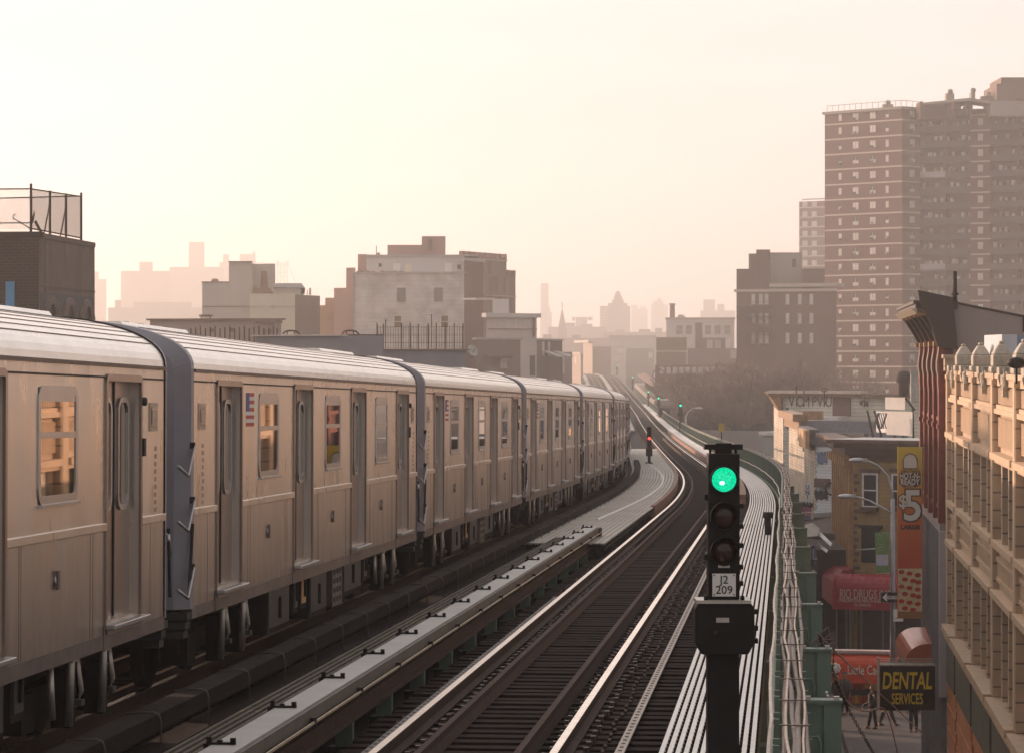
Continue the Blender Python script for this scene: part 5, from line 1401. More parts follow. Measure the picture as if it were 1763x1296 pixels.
scrawl(ff, r, 1352, 1358, 700, 740, m_graf, 3, seed=21, w=.04); scrawl(ff, r, 1480, 1494, 688, 700, m_graf, 3, seed=22, w=.04)
m = MB(); ff.pbox(m, 1434, 1465, 684, 716, -.05, .06); m.build('dark_panel', M('dark_wine', (.12, .075, .075), .8), r); scrawl(ff, r, 1437, 1463, 686, 700, m_grafw, 6, seed=23, w=.04); scrawl(ff, r, 1437, 1463, 700, 714, m_grafw, 6, seed=24, w=.035)
m = MB(); ff.pbox(m, 1414, 1465, 716, 722, .3, 2.0); m.build('lower_roof_edge', M('snowy_edge', (.60, .60, .62), .7), r)
for i in range(3): window(fs2, r, fs2.len * (.15 + .27 * i), fs2.len * (.26 + .27 * i), PZ(787, 218), PZ(737, 218), [m_npane, m_clap2, m_clap2], sill=False)
m = MB(); fs2.box(m, 0, fs2.len, PZ(800, 218), PZ(792, 218), 0, .4); m.build('sill_band', m_clap2, r)
# pale tank-like rooftop unit and vent beside the brick building
p = P(1556, 682, 200); m = MB(); m.lathe([(.35, 0), (.35, .9), (.5, .92), (.5, 1.5), (.3, 1.7)], p, 10); tag(m.build('roof_vent', m_dark, None, loc=p), 'dark round roof vent beside the bright billboard', 'vent')
m = MB(); k = 198; m.box(PX(1568, k), PX(1571, k), k, k + .2, PZ(690, k), PZ(640, k)); m.box(PX(1568, k), PX(1590, k), k, k + .2, PZ(642, k), PZ(638, k)); m.box(PX(1571, k), PX(1590, k), k + .1, k + .2, PZ(690, k), PZ(642, k))
tag(m.build('roof_hatch', M('pale_door', (.40, .40, .38), .7), None, loc=(PX(1575, k), k, PZ(690, k))), 'pale-framed stair door on the roof behind the brick building', 'roof door')

# ---- street things
r = root('parked_car', 'dark car glimpsed behind the orange awning', 'car', (PX(1518, 138), 138, .16))
x0, y0 = PX(1518, 138), 138.
m = MB(); pr = [(-.0, .35), (0, .85), (.6, .98), (1.15, 1.02), (1.75, 1.43), (3.1, 1.46), (3.9, 1.05), (4.45, .98), (4.5, .35)]
m.extr([(x0 - 2.2 + a, y0 - .85, .16 + b) for a, b in pr][::-1], (0, 1.7, 0)); m.build('body', M('car_paint', (.05, .05, .06), .2, metal=.3, var=0), r, bevel=.08)
m = MB(); m.extr([(x0 - 2.2 + a, y0 - .87, .16 + b) for a, b in [(1.35, 1.02), (1.85, 1.36), (3.05, 1.38), (3.65, 1.05)]][::-1], (0, 1.74, 0)); m.build('window', m_glass, r)
for a in (.85, 3.6):
    for s in (-.9, .68):
        m = MB(); m.lathe([(.32, 0), (.32, .2), (.2, .21)], (x0 - 2.2 + a, y0 + s, .16 + .32), 16, 'y'); m.build('wheel', m_rubber, r)

def person(label, px, d, facing, jacket, trousers, hair, stride=.25, arm=(.1, .1)):
    base = Vector((PX(px, d), d, .152)); r = root('person', label, 'person', base)
    skin = M('skin', (.40, .23, .16), .6, var=0)
    ca, sa = math.cos(facing), math.sin(facing)
    def W(x, y, z): return (base.x + x * ca - y * sa, base.y + x * sa + y * ca, base.z + z)
    b = MB(); S = lambda *a: b.tube([W(*p[:3]) for p in a], [p[3] for p in a], 10)
    S((0, .0, .88, .13), (0, 0, 1.0, .15), (0, 0, 1.2, .15), (0, 0, 1.38, .17), (0, 0, 1.45, .09), (0, .01, 1.5, .058), (0, .01, 1.55, .055))
    b.ball(W(0, .02, 1.64), .105, 10, .85, .95, 1.15); b.ball(W(0, .125, 1.62), .018, 5); b.ball(W(.095, 0, 1.63), .025, 5, .5, 1, 1); b.ball(W(-.095, 0, 1.63), .025, 5, .5, 1, 1)
    b.box(*[v for k in range(3) for v in ((W(-.025, .105, 1.575)[k], W(-.025, .105, 1.575)[k] + .03))])
    for s in (-1, 1):
        st = stride * s
        S((s * .09, 0, .9, .09), (s * .10, st * .5, .48, .06), (s * .10, st, .10, .042), (s * .10, st + .02, .06, .045)); S((s * .10, st - .05, .04, .042), (s * .11, st + .17, .035, .04))
        a_ = arm[0 if s < 0 else 1]
        S((s * .19, 0, 1.40, .055), (s * .24, -.04 - st * .3, 1.13, .045), (s * .25, .08 + a_, .90, .033), (s * .25, .10 + a_, .83, .035))
        for k_ in range(4): S((s * .25 + (k_ - 1.5) * .017, .11 + a_, .82, .009), (s * .25 + (k_ - 1.5) * .018, .125 + a_, .765 + .005 * abs(k_ - 1), .008), (s * .25 + (k_ - 1.5) * .018, .145 + a_, .74, .007))
        S((s * .22, .12 + a_, .85, .01), (s * .20, .15 + a_, .80, .009))
    b.build('body', skin, r)
    b = MB(); S((0, 0, .84, .17), (0, 0, .95, .18), (0, 0, 1.2, .18), (0, 0, 1.38, .19), (0, 0, 1.46, .10), (0, 0, 1.49, .07))
    for s in (-1, 1):
        a_ = arm[0 if s < 0 else 1]; st = stride * s; S((s * .16, 0, 1.42, .075), (s * .235, -.04 - st * .3, 1.13, .062), (s * .25, .07 + a_, .92, .048))
    b.build('jacket', jacket, r)
    b = MB()
    for s in (-1, 1):
        st = stride * s; S((s * .08, 0, .95, .115), (s * .10, st * .5, .48, .082), (s * .10, st, .10, .06))
        
    b.build('trousers', trousers, r)
    b = MB(); b.ball(W(0, -.01, 1.675), .112, 10, .9, 1.0, 1.05); b.build('hair', hair, r)
    b = MB()
    for s in (-1, 1): b.ball(W(s * .10, stride * s + .06, .045), .06, 6, 1, 2.0, .75)
    b.build('shoes', m_rubber, r)
m_j1 = M('dark_coat', (.03, .025, .025), .8); m_j2 = M('grey_coat', (.08, .07, .07), .8); m_j3 = M('navy_coat', (.02, .025, .045), .8); m_tr = M('dark_trousers', (.025, .022, .025), .85); m_tr2 = M('brown_trousers', (.09, .065, .055), .85); m_hair = M('dark_hair', (.015, .012, .01), .7)
person('person in a long dark coat walking on the sidewalk left of the DENTAL SERVICES sign', 1502, 120.5, rad(100), m_j1, m_tr, m_hair, .14, (.1, .25))
person('person in brown trousers striding on the sidewalk half hidden by the DENTAL SERVICES sign', 1528, 121.5, rad(-80), m_j2, m_tr2, m_hair, .30)
person('person in dark clothes under the right end of the DENTAL SERVICES sign', 1573, 119.5, rad(170), m_j3, m_tr, m_hair, .16)
person('person standing left under the striped banner strip, nearest the green outriggers', 1440, 125, rad(190), m_j1, m_tr, m_hair, .10)
person('person beside the leftmost pedestrian, legs apart under the orange awning', 1454, 125.6, rad(170), m_j2, m_tr, m_hair, .16)

# wires and chain running down from the outriggers to the shopfronts
def wire(label, pts, r_, mat=m_pipe, name='wire'):
    m = MB(); V3 = [P(*p) for p in pts]
    sm = []
    for i in range(len(V3) - 1):
        p0, p1, p2, p3 = V3[max(i - 1, 0)], V3[i], V3[i + 1], V3[min(i + 2, len(V3) - 1)]
        for t in (0, .25, .5, .75):
            sm.append(.5 * ((2 * p1) + (-p0 + p2) * t + (2 * p0 - 5 * p1 + 4 * p2 - p3) * t * t + (-p0 + 3 * p1 - 3 * p2 + p3) * t ** 3))
    sm.append(V3[-1]); m.tube(sm, r_, 6)
    return tag(m.build(name, mat, None, loc=V3[0]), label, 'wire'), sm
m_wirem = M('wire_grey', (.20, .18, .16), .6)
wire('thin taut wire running from the green outriggers down across the DENTAL SERVICES sign', [(1406, 1088, 33), (1460, 1142, 40), (1530, 1207, 52), (1625, 1296, 66), (1660, 1330, 74)], .011, m_wirem)
wire('pale cable drooping in a deep loop below the outriggers to the black sign corner', [(1404, 1100, 33), (1420, 1122, 35), (1440, 1165, 38), (1460, 1208, 42), (1490, 1224, 48), (1519, 1218, 54), (1532, 1240, 56), (1545, 1296, 58), (1552, 1330, 58)], .013, m_wirem)
wire('left of a pair of pale conduits dropping beside the nearest outrigger', [(1423, 1190, 27.4), (1430, 1215, 27.5), (1445, 1258, 27.7), (1459, 1300, 28)], .012)
wire('right of a pair of pale conduits dropping beside the nearest outrigger', [(1425, 1196, 27.3), (1434, 1218, 27.4), (1450, 1262, 27.6), (1463, 1304, 28)], .012)
m = MB(); pts = [P(*p) for p in [(1410, 1095, 33), (1424, 1130, 34), (1440, 1175, 35), (1463, 1225, 36), (1490, 1272, 37), (1506, 1300, 38)]]
n = 74
for i in range(n):
    t = i / n * (len(pts) - 1); j = int(t); q = pts[j].lerp(pts[j + 1], t - j); t2 = (i + 1) / n * (len(pts) - 1); j2 = min(int(t2), len(pts) - 2); q2 = pts[j2].lerp(pts[j2 + 1], t2 - j2)
    dq = (q2 - q); side = Vector((dq.z, 0, -dq.x)).normalized() * .016 if i % 2 else Vector((0, .016, 0))
    m.tube([q, q + dq * .3 + side, q + dq * .9 + side, q + dq * 1.2, q + dq * .9 - side, q + dq * .3 - side, q], .006, 4)
tag(m.build('chain', m_dark, None, loc=pts[0]), 'dark chain hanging slantwise from the outriggers towards the bottom edge', 'chain')
m = MB(); rr = random.Random(5)
for i in range(26):
    a = P(1408 + rr.uniform(-3, 16), 1085 + i * 3.2, 34 + rr.uniform(-.3, .3)); m.tube([a, a + Vector((rr.uniform(-.12, .12), rr.uniform(-.1, .1), rr.uniform(-.14, .1))), a + Vector((rr.uniform(-.15, .15), 0, rr.uniform(-.25, .0)))], .010, 4)
tag(m.build('cable_tangle', m_cable, None, loc=P(1415, 1120, 34)), 'tangle of loose cable ends beside the second outrigger', 'cables')
# ================================================================= towers, far blocks, left side
m_bt = M('tower_brick', (.10, .030, .022), .85, var=.10, scale=.15); m_band = M('tower_band', (.48, .42, .37), .8, var=.06); m_tw = M('tower_window', (.55, .52, .49), .5, var=.3, scale=.35)
m_twf = M('tower_window_frame', (.42, .40, .38), .6, var=.2); m_bal = M('balcony_rail', (.06, .045, .042), .7, var=.35, scale=.4); m_bal2 = M('balcony_rail_pale', (.36, .36, .38), .7, var=.25, scale=.4)
m_slab = M('concrete_slab', (.30, .26, .23), .8)
def shell(r, pts, z1, mat, name='wall', z0=0):
    m = MB(); m.prism([(PX(x, d), d) for x, d in pts], z0, z1); return m.build(name, mat, r)
r = root('apartment_tower', 'tall red brick apartment tower with pale floor bands and balconies at the right', 'building', (PX(1560, 512), 512, 0))
A, B_, C_, D_ = (1420, 522), (1553, 510), (1584, 513), (1584, 524)
ztl = PZ(191, 514)
shell(r, [A, B_, C_, (1584, 545), (1436, 556)], ztl, m_bt)
fl, fr_ = Face(A, B_), Face(B_, C_)
pitch = 26.45 * 512 / F; NF = 22
ztop = PZ(197, 522)
m = MB(); fl.box(m, -.3, fl.len, ztop - .1, ztop + .35, -.5, .35); fr_.box(m, 0, fr_.len, ztop - .1, ztop + .35, -.5, .352); m.build('roof_edge', m_slab, r)
cols_l = [(1444, 1449, 0), (1468.5, 1478, 1), (1498, 1507.5, 1), (1525, 1530, 0)]
allw = []
for i in range(NF):
    zc = ztop - .15 if i == 0 else ztop + .2 - i * pitch
    m = MB(); zb = ztop - 2.06 - i * pitch
    fl.box(m, 0, fl.len + .08, zb, zb + .26, 0, .08); fr_.box(m, 0, fr_.len, zb, zb + .26, 0, .082); m.build('floor_band', m_band, r)
    for x0, x1, dbl in cols_l: allw.append((fl, x0, x1, zc, dbl))
    allw.append((fr_, 1566, 1574.5, zc, 1))
cnt = 0; st = MB()
for f_, x0, x1, zc, dbl in allw:
    u0, u1 = f_.U(x0), f_.U(x1); h = random.choice((1.25, 1.3, 1.35)); lo = random.random() < .25
    m = MB() if cnt < 100 else st
    m.mat(random.choice((0, 0, 2))); f_.box(m, u0, u1, zc - h, zc - .1, -.1, .02)
    if dbl: m.mat(1); f_.box(m, (u0 + u1) / 2 - .05, (u0 + u1) / 2 + .05, zc - h, zc - .1, 0, .05)
    if random.random() < .4: m.mat(3 if random.random() < .5 else 4); f_.box(m, u0 + .05, u0 + .6, zc - h, zc - h + .4, 0, .3)
    if random.random() < .3: m.mat(4); f_.box(m, u0, u1, zc - h * .55, zc - .1, .02, .03)
    if m is not st: m.build('window', [m_tw, m_twf, M('tower_blind', (.55, .52, .47), .8), m_slab, m_npane], r)
    cnt += 1
o = st.build('window', [m_tw, m_twf, M('tower_blind', (0, 0, 0)), m_slab, m_npane], r); o['kind'] = 'stuff'
# balcony wing
fw_ = Face((1584, 513.2), (1880, 500))
wb = [(1584, 1671, 0), (1671, 1705, 1), (1705, 1800, 0), (1800, 1835, 1)]
m = MB(); a_, b_ = fw_.pt(0, 0, -1.8), fw_.pt(fw_.len, 0, -1.8); m.prism([(a_.x, a_.y), (b_.x, b_.y), (b_.x + 4, b_.y + 30), (a_.x + 1, a_.y + 32)], 0, PZ(190, 513)); m.build('recessed_wall', m_bt, r)
ztr = PZ(200, 512)
for x0, x1, k in wb:
    u0, u1 = fw_.U(x0), fw_.U(x1)
    if k:
        m = MB(); fw_.box(m, u0, u1, 0, ztr, -1.8, 0); m.build('brick_pier', m_bt, r)
    for i in range(20):
        zb = ztr - i * pitch
        if k:
            m = MB(); m.mat(0); fw_.box(m, u0, u1, zb - .26, zb, 0, .08); uc = (u0 + u1) / 2
            m.mat(1); fw_.box(m, uc - .45, uc + .45, zb - 1.9, zb - .7, 0, .03); m.mat(2); fw_.box(m, uc - .05, uc + .05, zb - 1.9, zb - .7, .03, .06)
            m.build('pier_window', [m_band, m_tw, m_twf], r)
        else:
            m = MB(); m.mat(0); fw_.box(m, u0, u1, zb - .2, zb, -1.8, .12)
            pale = random.random() < .22; n = 4
            m.mat(2 if pale else 1); fw_.box(m, u0, u0 + (u1 - u0) * (.5 if pale else 1), zb, zb + 1.0, .02, .08)
            if pale: m.mat(1); fw_.box(m, u0 + (u1 - u0) * .5, u1, zb, zb + 1.0, .02, .08)
            m.mat(3)
            for j in range(9):
                if random.random() < .7:
                    uu = u0 + (u1 - u0) * (j + .2) / 9; m.mat(random.choice((3, 3, 5, 4))); fw_.box(m, uu, uu + random.uniform(.4, .8), zb + random.uniform(.1, 1.2), zb + random.uniform(1.5, 2.0), -1.8, -1.75 + random.random() * 1.2)
            m.mat(6); fw_.box(m, (u0 + u1) / 2 - .12, (u0 + u1) / 2 + .12, zb, zb + pitch - .2, -1.8, .0)
            m.build('balcony', [M('balcony_slab', (.07, .045, .036), .85), m_bal, m_bal2, m_tw, M('tower_blind', (0, 0, 0)), M('balcony_clutter', (.30, .25, .24), .8, var=.5, scale=.6), m_bt], r)
# open roof frame and bulkheads
m = MB(); m.mat(0)
m.extr([P(1582, 178, 512), P(1669, 169, 506), P(1669, 174, 506), P(1582, 182, 512)][::-1], (2, 9, 0)); m.extr([P(1669, 169, 506), P(1706, 174, 504), P(1706, 179, 504), P(1669, 174, 506)][::-1], (2, 9, 0))
for x in (1583, 1640, 1668, 1703): m.mat(1); m.box(PX(x, 508), PX(x + 4.5, 508), 507, 512, PZ(206, 508), PZ(176, 508))
m.mat(1); m.box(PX(1586, 509), PX(1636, 509), 511, 516, PZ(205, 509), PZ(180, 509))
m.mat(2); m.box(PX(1706, 504), PX(1830, 504), 504, 512, PZ(200, 504), PZ(174, 504))
m.build('roof_canopy', [m_slab, m_bt, M('pale_parapet', (.34, .30, .28), .8)], r)
m = MB(); m.box(PX(1726, 506), PX(1850, 506), 512, 526, PZ(178, 506), PZ(139, 506)); m.box(PX(1735, 506), PX(1850, 506), 513, 525, PZ(139, 506), PZ(127, 506)); m.build('bulkhead', M('bulkhead_brick', (.16, .10, .075), .85), r)
m = MB(); pts = []
for i in range(17):
    x = 1424 + i * 9.8; z = PZ(198, 522) + .4; p = fl.pt(min(fl.U(x), fl.len), z) if x < 1553 else fr_.pt(fr_.U(min(x, 1583)), z)
    m.tube([p, p + Vector((0, 0, 1.1))], .05, 4); pts.append(p + Vector((0, 0, 1.1)))
m.tube(pts, .05, 4); m.build('roof_railing', m_bal2, r)
for nm, x0, x1, y0, y1 in (('fan', 1520, 1538, 187, 178), ('fan', 1629, 1643, 169, 159), ('water_tank', 1672, 1679, 169, 157), ('duct', 1690, 1714, 173, 164)):
    m = MB(); m.box(PX(x0, 516), PX(x1, 516), 516, 518, PZ(y0 + 6, 516), PZ(y1 + 2, 516)); m.lathe([(.4, 0), (.5, .4), (.3, .7)], P((x0 + x1) / 2, y1 + 2, 517), 8); m.build(nm, m_slab, r)

def rows(r, f, xs, ys, w, h, mats, name='window', **kw):
    for y in ys:
        for x in xs:
            u = f.U(x); z = f.Zp(x, y); window(f, r, u - w / 2, u + w / 2, z - h / 2, z + h / 2, mats, name, **kw)
# brown mid-rise left of the tower
m_bb = M('brown_brick', (.115, .062, .048), .85, var=.12, scale=.3); wm = [m_tw, m_twf, m_band]
r = root('brown_midrise', 'brown brick mid-rise with fire escapes left of the tall tower', 'building', (PX(1340, 440), 440, 0))
f = Face((1268, 436), (1440, 430))
shell(r, [(1268, 436), (1440, 430), (1440, 460), (1275, 466)], PZ(499, 433), m_bb)
shell(r, [(1268, 437), (1325, 436), (1325, 460), (1275, 462)], PZ(463, 436), m_bb, 'upper_wall', PZ(500, 436))
for x0, x1, y, mt in ((1289, 1303, 437, m_bb), (1302, 1326, 430, m_bb)): shell(r, [(x0, 440), (x1, 440), (x1, 447), (x0, 447)], PZ(y, 440), mt, 'bulkhead', PZ(500, 440))
shell(r, [(1326, 441), (1381, 441), (1381, 452), (1326, 452)], PZ(435, 441), M('grey_green_stucco', (.32, .31, .28), .85), 'stair_tower', PZ(500, 441))
shell(r, [(1381, 439), (1420, 438), (1420, 452), (1381, 452)], PZ(463, 439), m_bb, 'upper_wall', PZ(500, 440))
m = MB(); f.box(m, -.3, f.len, PZ(499, 433) - .3, PZ(499, 433) + .1, -.3, .25); f.pbox(m, 1325, 1440, 488, 494, -4, .1); m.build('cornice', m_band, r)
m = MB(); m.box(PX(1364, 440.9), PX(1370, 440.9), 440.8, 441, PZ(460, 441), PZ(446, 441)); m.build('vent', m_dark, r)
rows(r, f, (1297, 1310, 1320, 1356, 1377, 1397), (515, 548, 582), .45, 1.35, wm)
for y in (528, 545, 575):
    m = MB(); f.pbox(m, 1272, 1328, y, y + 1.2, 0, 1.2); f.pbox(m, 1272, 1328, y - 8, y - 7.4, 1.15, 1.2)
    m.bar(f.pt(f.U(1278), PZ(y, 435), .6), f.pt(f.U(1320), PZ(y + 26, 435), .6), .12); m.build('fire_escape', m_bal, r)
# farther tower
r = root('far_tower', 'hazy reddish tower rising between the brown mid-rise and the tall tower', 'building', (PX(1400, 820), 820, 0))
f = Face((1376, 822), (1440, 815)); shell(r, [(1376, 822), (1440, 815), (1440, 860), (1380, 865)], PZ(347, 820), m_bt)
for i in range(9):
    m = MB(); f.pbox(m, 1376, 1440, 356 + i * 16.8, 358 + i * 16.8, 0, .1); m.build('floor_band', m_band, r)
rows(r, f, (1386, 1402), [352 + 16.8 * i for i in range(8)], 1.5, 1.3, wm, sill=False)
m = MB(); f.pbox(m, 1378, 1420, 342, 344, -1, -.9); m.build('roof_railing', m_bal2, r)

def block(name, label, pts, ytop, mat, d, wins=None, cap=None, cat='building', extra=None, wmats=None, w=1.1, h=1.6, base=0):
    """a building from its front corners (px, d)..., last two corners at the back"""
    r = root(name, label, cat, (PX((pts[0][0] + pts[1][0]) / 2, d), d, base)); z = PZ(ytop, pts[0][1]); shell(r, pts, z, mat, z0=base)
    f = Face(pts[0], pts[1])
    if cap: m = MB(); f.box(m, -.2, f.len + .2, z, z + cap[0], -.4, .2); m.build('coping', cap[1], r)
    if wins: rows(r, f, wins[0], wins[1], w, h, wmats or wm)
    if extra: extra(r, f, z)
    return r
def BX(x0, x1, d, dep=12): return [(x0, d), (x1, d), (x1, d + dep), (x0, d + dep)]
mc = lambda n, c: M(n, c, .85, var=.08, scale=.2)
# white mill building and neighbours beyond the trees
m_wb = mc('white_mill', (.55, .52, .50))
r = block('mill_building', 'long pale mill building with big arched-looking windows beyond the bare trees', [(1147, 640), (1264, 636), (1264, 660), (1147, 662)], 551, m_wb, 640, ((1170, 1186, 1219, 1235, 1252), (568,)), (.5, m_band), w=1.3, h=1.9, wmats=[mc('tan_glass', (.24, .21, .18)), m_wb, m_wb])
rows(r, Face((1147, 640), (1264, 636)), (1187, 1235, 1252), (592,), 1.3, 1.7, [m_tw, m_wb, m_wb])
m = MB(); m.extr([P(1163, 551, 639.9), P(1181, 551, 639.9), P(1180, 545, 639.9), P(1175, 542, 639.9), P(1168, 542, 639.9)][::-1], (0, 3, 0)); m.build('pediment', m_wb, r)
m = MB(); b = P(1157.5, 551, 645); m.lathe([(.62, -.5), (.55, 3.2), (.68, 3.25), (.68, 3.6)], b, 10); m.build('chimney', mc('chimney_brown', (.20, .14, .12)), r)
r = block('brick_warehouse', 'plain dark brown block rising behind the bare trees', BX(1130, 1182, 600), 581, mc('dull_brown', (.14, .075, .055)), 600)
m = MB(); f = Face((1130, 600), (1182, 600)); f.pbox(m, 1129, 1184, 604, 606, 0, .3); m.build('ledge', m_band, r)
block('chimney_stack', 'broad dull brown chimney stack right of the plain brown block', BX(1197, 1209, 610, 3), 556, MATS['dull_brown'], 610, cat='chimney')
block('brown_shed', 'low brown building right of the broad chimney stack', BX(1209, 1249, 616), 582, mc('dull_brown2', (.17, .10, .085)), 616, ((1222, 1236), (592,)))
block('grey_shed', 'long low grey-brown building at the foot of the mid-rise', BX(1184, 1290, 560), 600, mc('dull_grey', (.20, .16, .15)), 560, ((1263,), (609,)))
block('red_row', 'low reddish brick row half hidden by bare branches', BX(1128, 1300, 520), 628, mc('dull_red', (.16, .08, .06)), 520, ([1140 + 11 * i for i in range(14)], (637,)), w=.7, h=1.0)
# street end, hazy pale blocks
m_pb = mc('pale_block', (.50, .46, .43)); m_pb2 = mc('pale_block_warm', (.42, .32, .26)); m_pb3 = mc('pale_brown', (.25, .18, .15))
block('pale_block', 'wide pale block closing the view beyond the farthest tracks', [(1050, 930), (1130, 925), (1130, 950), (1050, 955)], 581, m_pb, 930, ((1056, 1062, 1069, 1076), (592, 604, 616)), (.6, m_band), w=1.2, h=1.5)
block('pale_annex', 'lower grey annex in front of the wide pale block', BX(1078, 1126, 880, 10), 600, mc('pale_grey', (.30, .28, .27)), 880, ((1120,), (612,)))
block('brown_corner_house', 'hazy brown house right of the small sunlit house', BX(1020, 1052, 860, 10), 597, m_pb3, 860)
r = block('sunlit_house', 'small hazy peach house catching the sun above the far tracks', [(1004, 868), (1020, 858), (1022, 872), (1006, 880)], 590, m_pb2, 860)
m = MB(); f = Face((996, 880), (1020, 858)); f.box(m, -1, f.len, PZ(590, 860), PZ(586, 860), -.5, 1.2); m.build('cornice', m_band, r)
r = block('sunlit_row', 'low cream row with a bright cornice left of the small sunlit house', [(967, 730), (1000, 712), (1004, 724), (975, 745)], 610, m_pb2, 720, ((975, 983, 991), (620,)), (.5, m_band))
# skyline
def sky_b(label, x0, x1, y, d, col, name='distant_tower', dep=30, extra=None):
    r = root(name, label, 'building', (PX((x0 + x1) / 2, d), d, 0)); shell(r, BX(x0, x1, d, dep), PZ(y, d), col)
    for q in (extra or ()): shell(r, BX(q[0], q[1], d + 2, dep * .6), PZ(q[2], d), col, 'upper_storeys', PZ(y, d))
    return r
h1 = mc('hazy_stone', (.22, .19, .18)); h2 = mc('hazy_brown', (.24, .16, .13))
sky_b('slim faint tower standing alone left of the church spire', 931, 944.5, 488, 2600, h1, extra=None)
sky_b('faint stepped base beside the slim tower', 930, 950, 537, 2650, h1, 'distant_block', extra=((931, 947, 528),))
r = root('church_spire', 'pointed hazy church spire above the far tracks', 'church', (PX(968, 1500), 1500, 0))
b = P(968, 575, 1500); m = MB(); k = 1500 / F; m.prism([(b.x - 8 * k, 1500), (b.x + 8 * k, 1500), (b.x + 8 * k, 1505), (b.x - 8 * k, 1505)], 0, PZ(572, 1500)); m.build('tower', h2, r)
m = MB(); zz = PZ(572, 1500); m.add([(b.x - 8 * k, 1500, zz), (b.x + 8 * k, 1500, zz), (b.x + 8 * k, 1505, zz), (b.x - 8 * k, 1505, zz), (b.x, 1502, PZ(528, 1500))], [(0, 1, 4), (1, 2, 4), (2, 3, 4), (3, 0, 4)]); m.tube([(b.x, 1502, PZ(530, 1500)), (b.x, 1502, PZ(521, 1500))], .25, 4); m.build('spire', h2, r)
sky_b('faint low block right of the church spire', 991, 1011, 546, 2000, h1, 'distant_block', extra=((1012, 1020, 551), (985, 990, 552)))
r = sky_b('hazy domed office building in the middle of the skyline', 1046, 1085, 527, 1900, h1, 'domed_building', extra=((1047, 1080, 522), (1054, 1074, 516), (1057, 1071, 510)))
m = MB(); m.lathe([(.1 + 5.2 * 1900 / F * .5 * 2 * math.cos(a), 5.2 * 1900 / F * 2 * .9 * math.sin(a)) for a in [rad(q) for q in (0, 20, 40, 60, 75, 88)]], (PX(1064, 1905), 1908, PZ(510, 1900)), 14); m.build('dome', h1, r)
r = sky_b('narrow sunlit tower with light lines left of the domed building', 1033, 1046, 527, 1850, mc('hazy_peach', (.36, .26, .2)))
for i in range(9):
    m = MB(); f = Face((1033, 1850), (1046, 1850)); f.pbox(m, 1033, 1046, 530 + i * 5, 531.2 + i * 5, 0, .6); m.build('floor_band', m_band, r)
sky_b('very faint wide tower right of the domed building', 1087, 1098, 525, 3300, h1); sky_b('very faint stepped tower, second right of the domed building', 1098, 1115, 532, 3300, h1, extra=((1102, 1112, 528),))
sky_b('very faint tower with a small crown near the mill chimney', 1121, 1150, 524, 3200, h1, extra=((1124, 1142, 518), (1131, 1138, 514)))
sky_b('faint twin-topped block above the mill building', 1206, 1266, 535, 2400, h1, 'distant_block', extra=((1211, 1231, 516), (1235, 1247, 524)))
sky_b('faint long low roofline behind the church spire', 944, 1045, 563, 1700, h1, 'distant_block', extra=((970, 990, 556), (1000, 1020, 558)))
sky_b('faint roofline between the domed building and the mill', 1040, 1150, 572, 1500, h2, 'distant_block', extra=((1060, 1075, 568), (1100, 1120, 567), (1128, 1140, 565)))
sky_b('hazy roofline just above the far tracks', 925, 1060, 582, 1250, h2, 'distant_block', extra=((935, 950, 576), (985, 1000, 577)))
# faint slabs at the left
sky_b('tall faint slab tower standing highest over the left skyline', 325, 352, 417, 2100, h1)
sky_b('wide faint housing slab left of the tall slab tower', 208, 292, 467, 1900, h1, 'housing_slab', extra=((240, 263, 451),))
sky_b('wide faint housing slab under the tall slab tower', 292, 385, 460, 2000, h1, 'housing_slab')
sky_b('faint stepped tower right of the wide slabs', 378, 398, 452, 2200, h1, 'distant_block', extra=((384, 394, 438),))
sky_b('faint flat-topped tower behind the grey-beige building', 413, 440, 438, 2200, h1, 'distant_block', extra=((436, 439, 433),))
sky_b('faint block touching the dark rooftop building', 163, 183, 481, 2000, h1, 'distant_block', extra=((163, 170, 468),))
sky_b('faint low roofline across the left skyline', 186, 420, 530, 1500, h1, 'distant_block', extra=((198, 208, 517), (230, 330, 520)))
# bridge tower
r = root('bridge_tower', 'faint lattice steel bridge tower behind the grey-beige building', 'bridge', (PX(486, 3000), 3000, 0)); k = 3000 / F
m = MB()
for x in (477, 482, 491, 496): m.bar(P(x, 620, 3000), P(x + (486.5 - x) * .12, 455, 3000), 1.2)
for y in (455, 470, 490, 510): m.bar(P(478, y, 3000), P(495, y, 3000), 1.6)
for a, b in ((455, 470), (470, 490), (490, 510)): m.bar(P(482, a, 3000), P(491, b, 3000), .9); m.bar(P(491, a, 3000), P(482, b, 3000), .9)
for x in (478, 495): m.bar(P(x, 458, 3000), P(x, 449, 3000), 2.4)
m.build('lattice', h1, r)
m = MB(); m.tube([P(440, 452, 2990), P(476, 455, 3000)], .5, 4); m.tube([P(496, 457, 3000), P(505, 478, 3010), P(515, 505, 3020)], .5, 4); m.build('main_cable', h1, r)

# ---- left of the line
m_gb = M('grey_beige_stucco', (.56, .50, .45), .85, var=.06, scale=.3, stain=.1); m_cr = M('cream_stucco', (.72, .64, .50), .85, var=.05, scale=.3); m_br = M('warm_brown_wall', (.24, .165, .13), .85, var=.08, scale=.3)
r = root('beige_building', 'grey-beige stepped building with two square towers left of the middle skyline', 'building', (PX(400, 300), 300, 0))
shell(r, BX(348, 436, 300, 14), PZ(486, 300), m_gb); shell(r, BX(394, 434.5, 300.1, 10), PZ(451, 300), m_gb, 'stair_tower', PZ(486, 300)); shell(r, BX(434, 474, 308, 8), PZ(454.5, 308), m_gb, 'stair_tower', PZ(507, 308))
f = Face((348, 300), (436, 300)); m = MB(); f.pbox(m, 348, 430, 527.3, 528.3, 0, .08); f.pbox(m, 347, 395, 485, 486.3, -.3, .12); f.pbox(m, 393, 435, 450, 451.3, -.3, .14); m.build('coping', m_br, r)
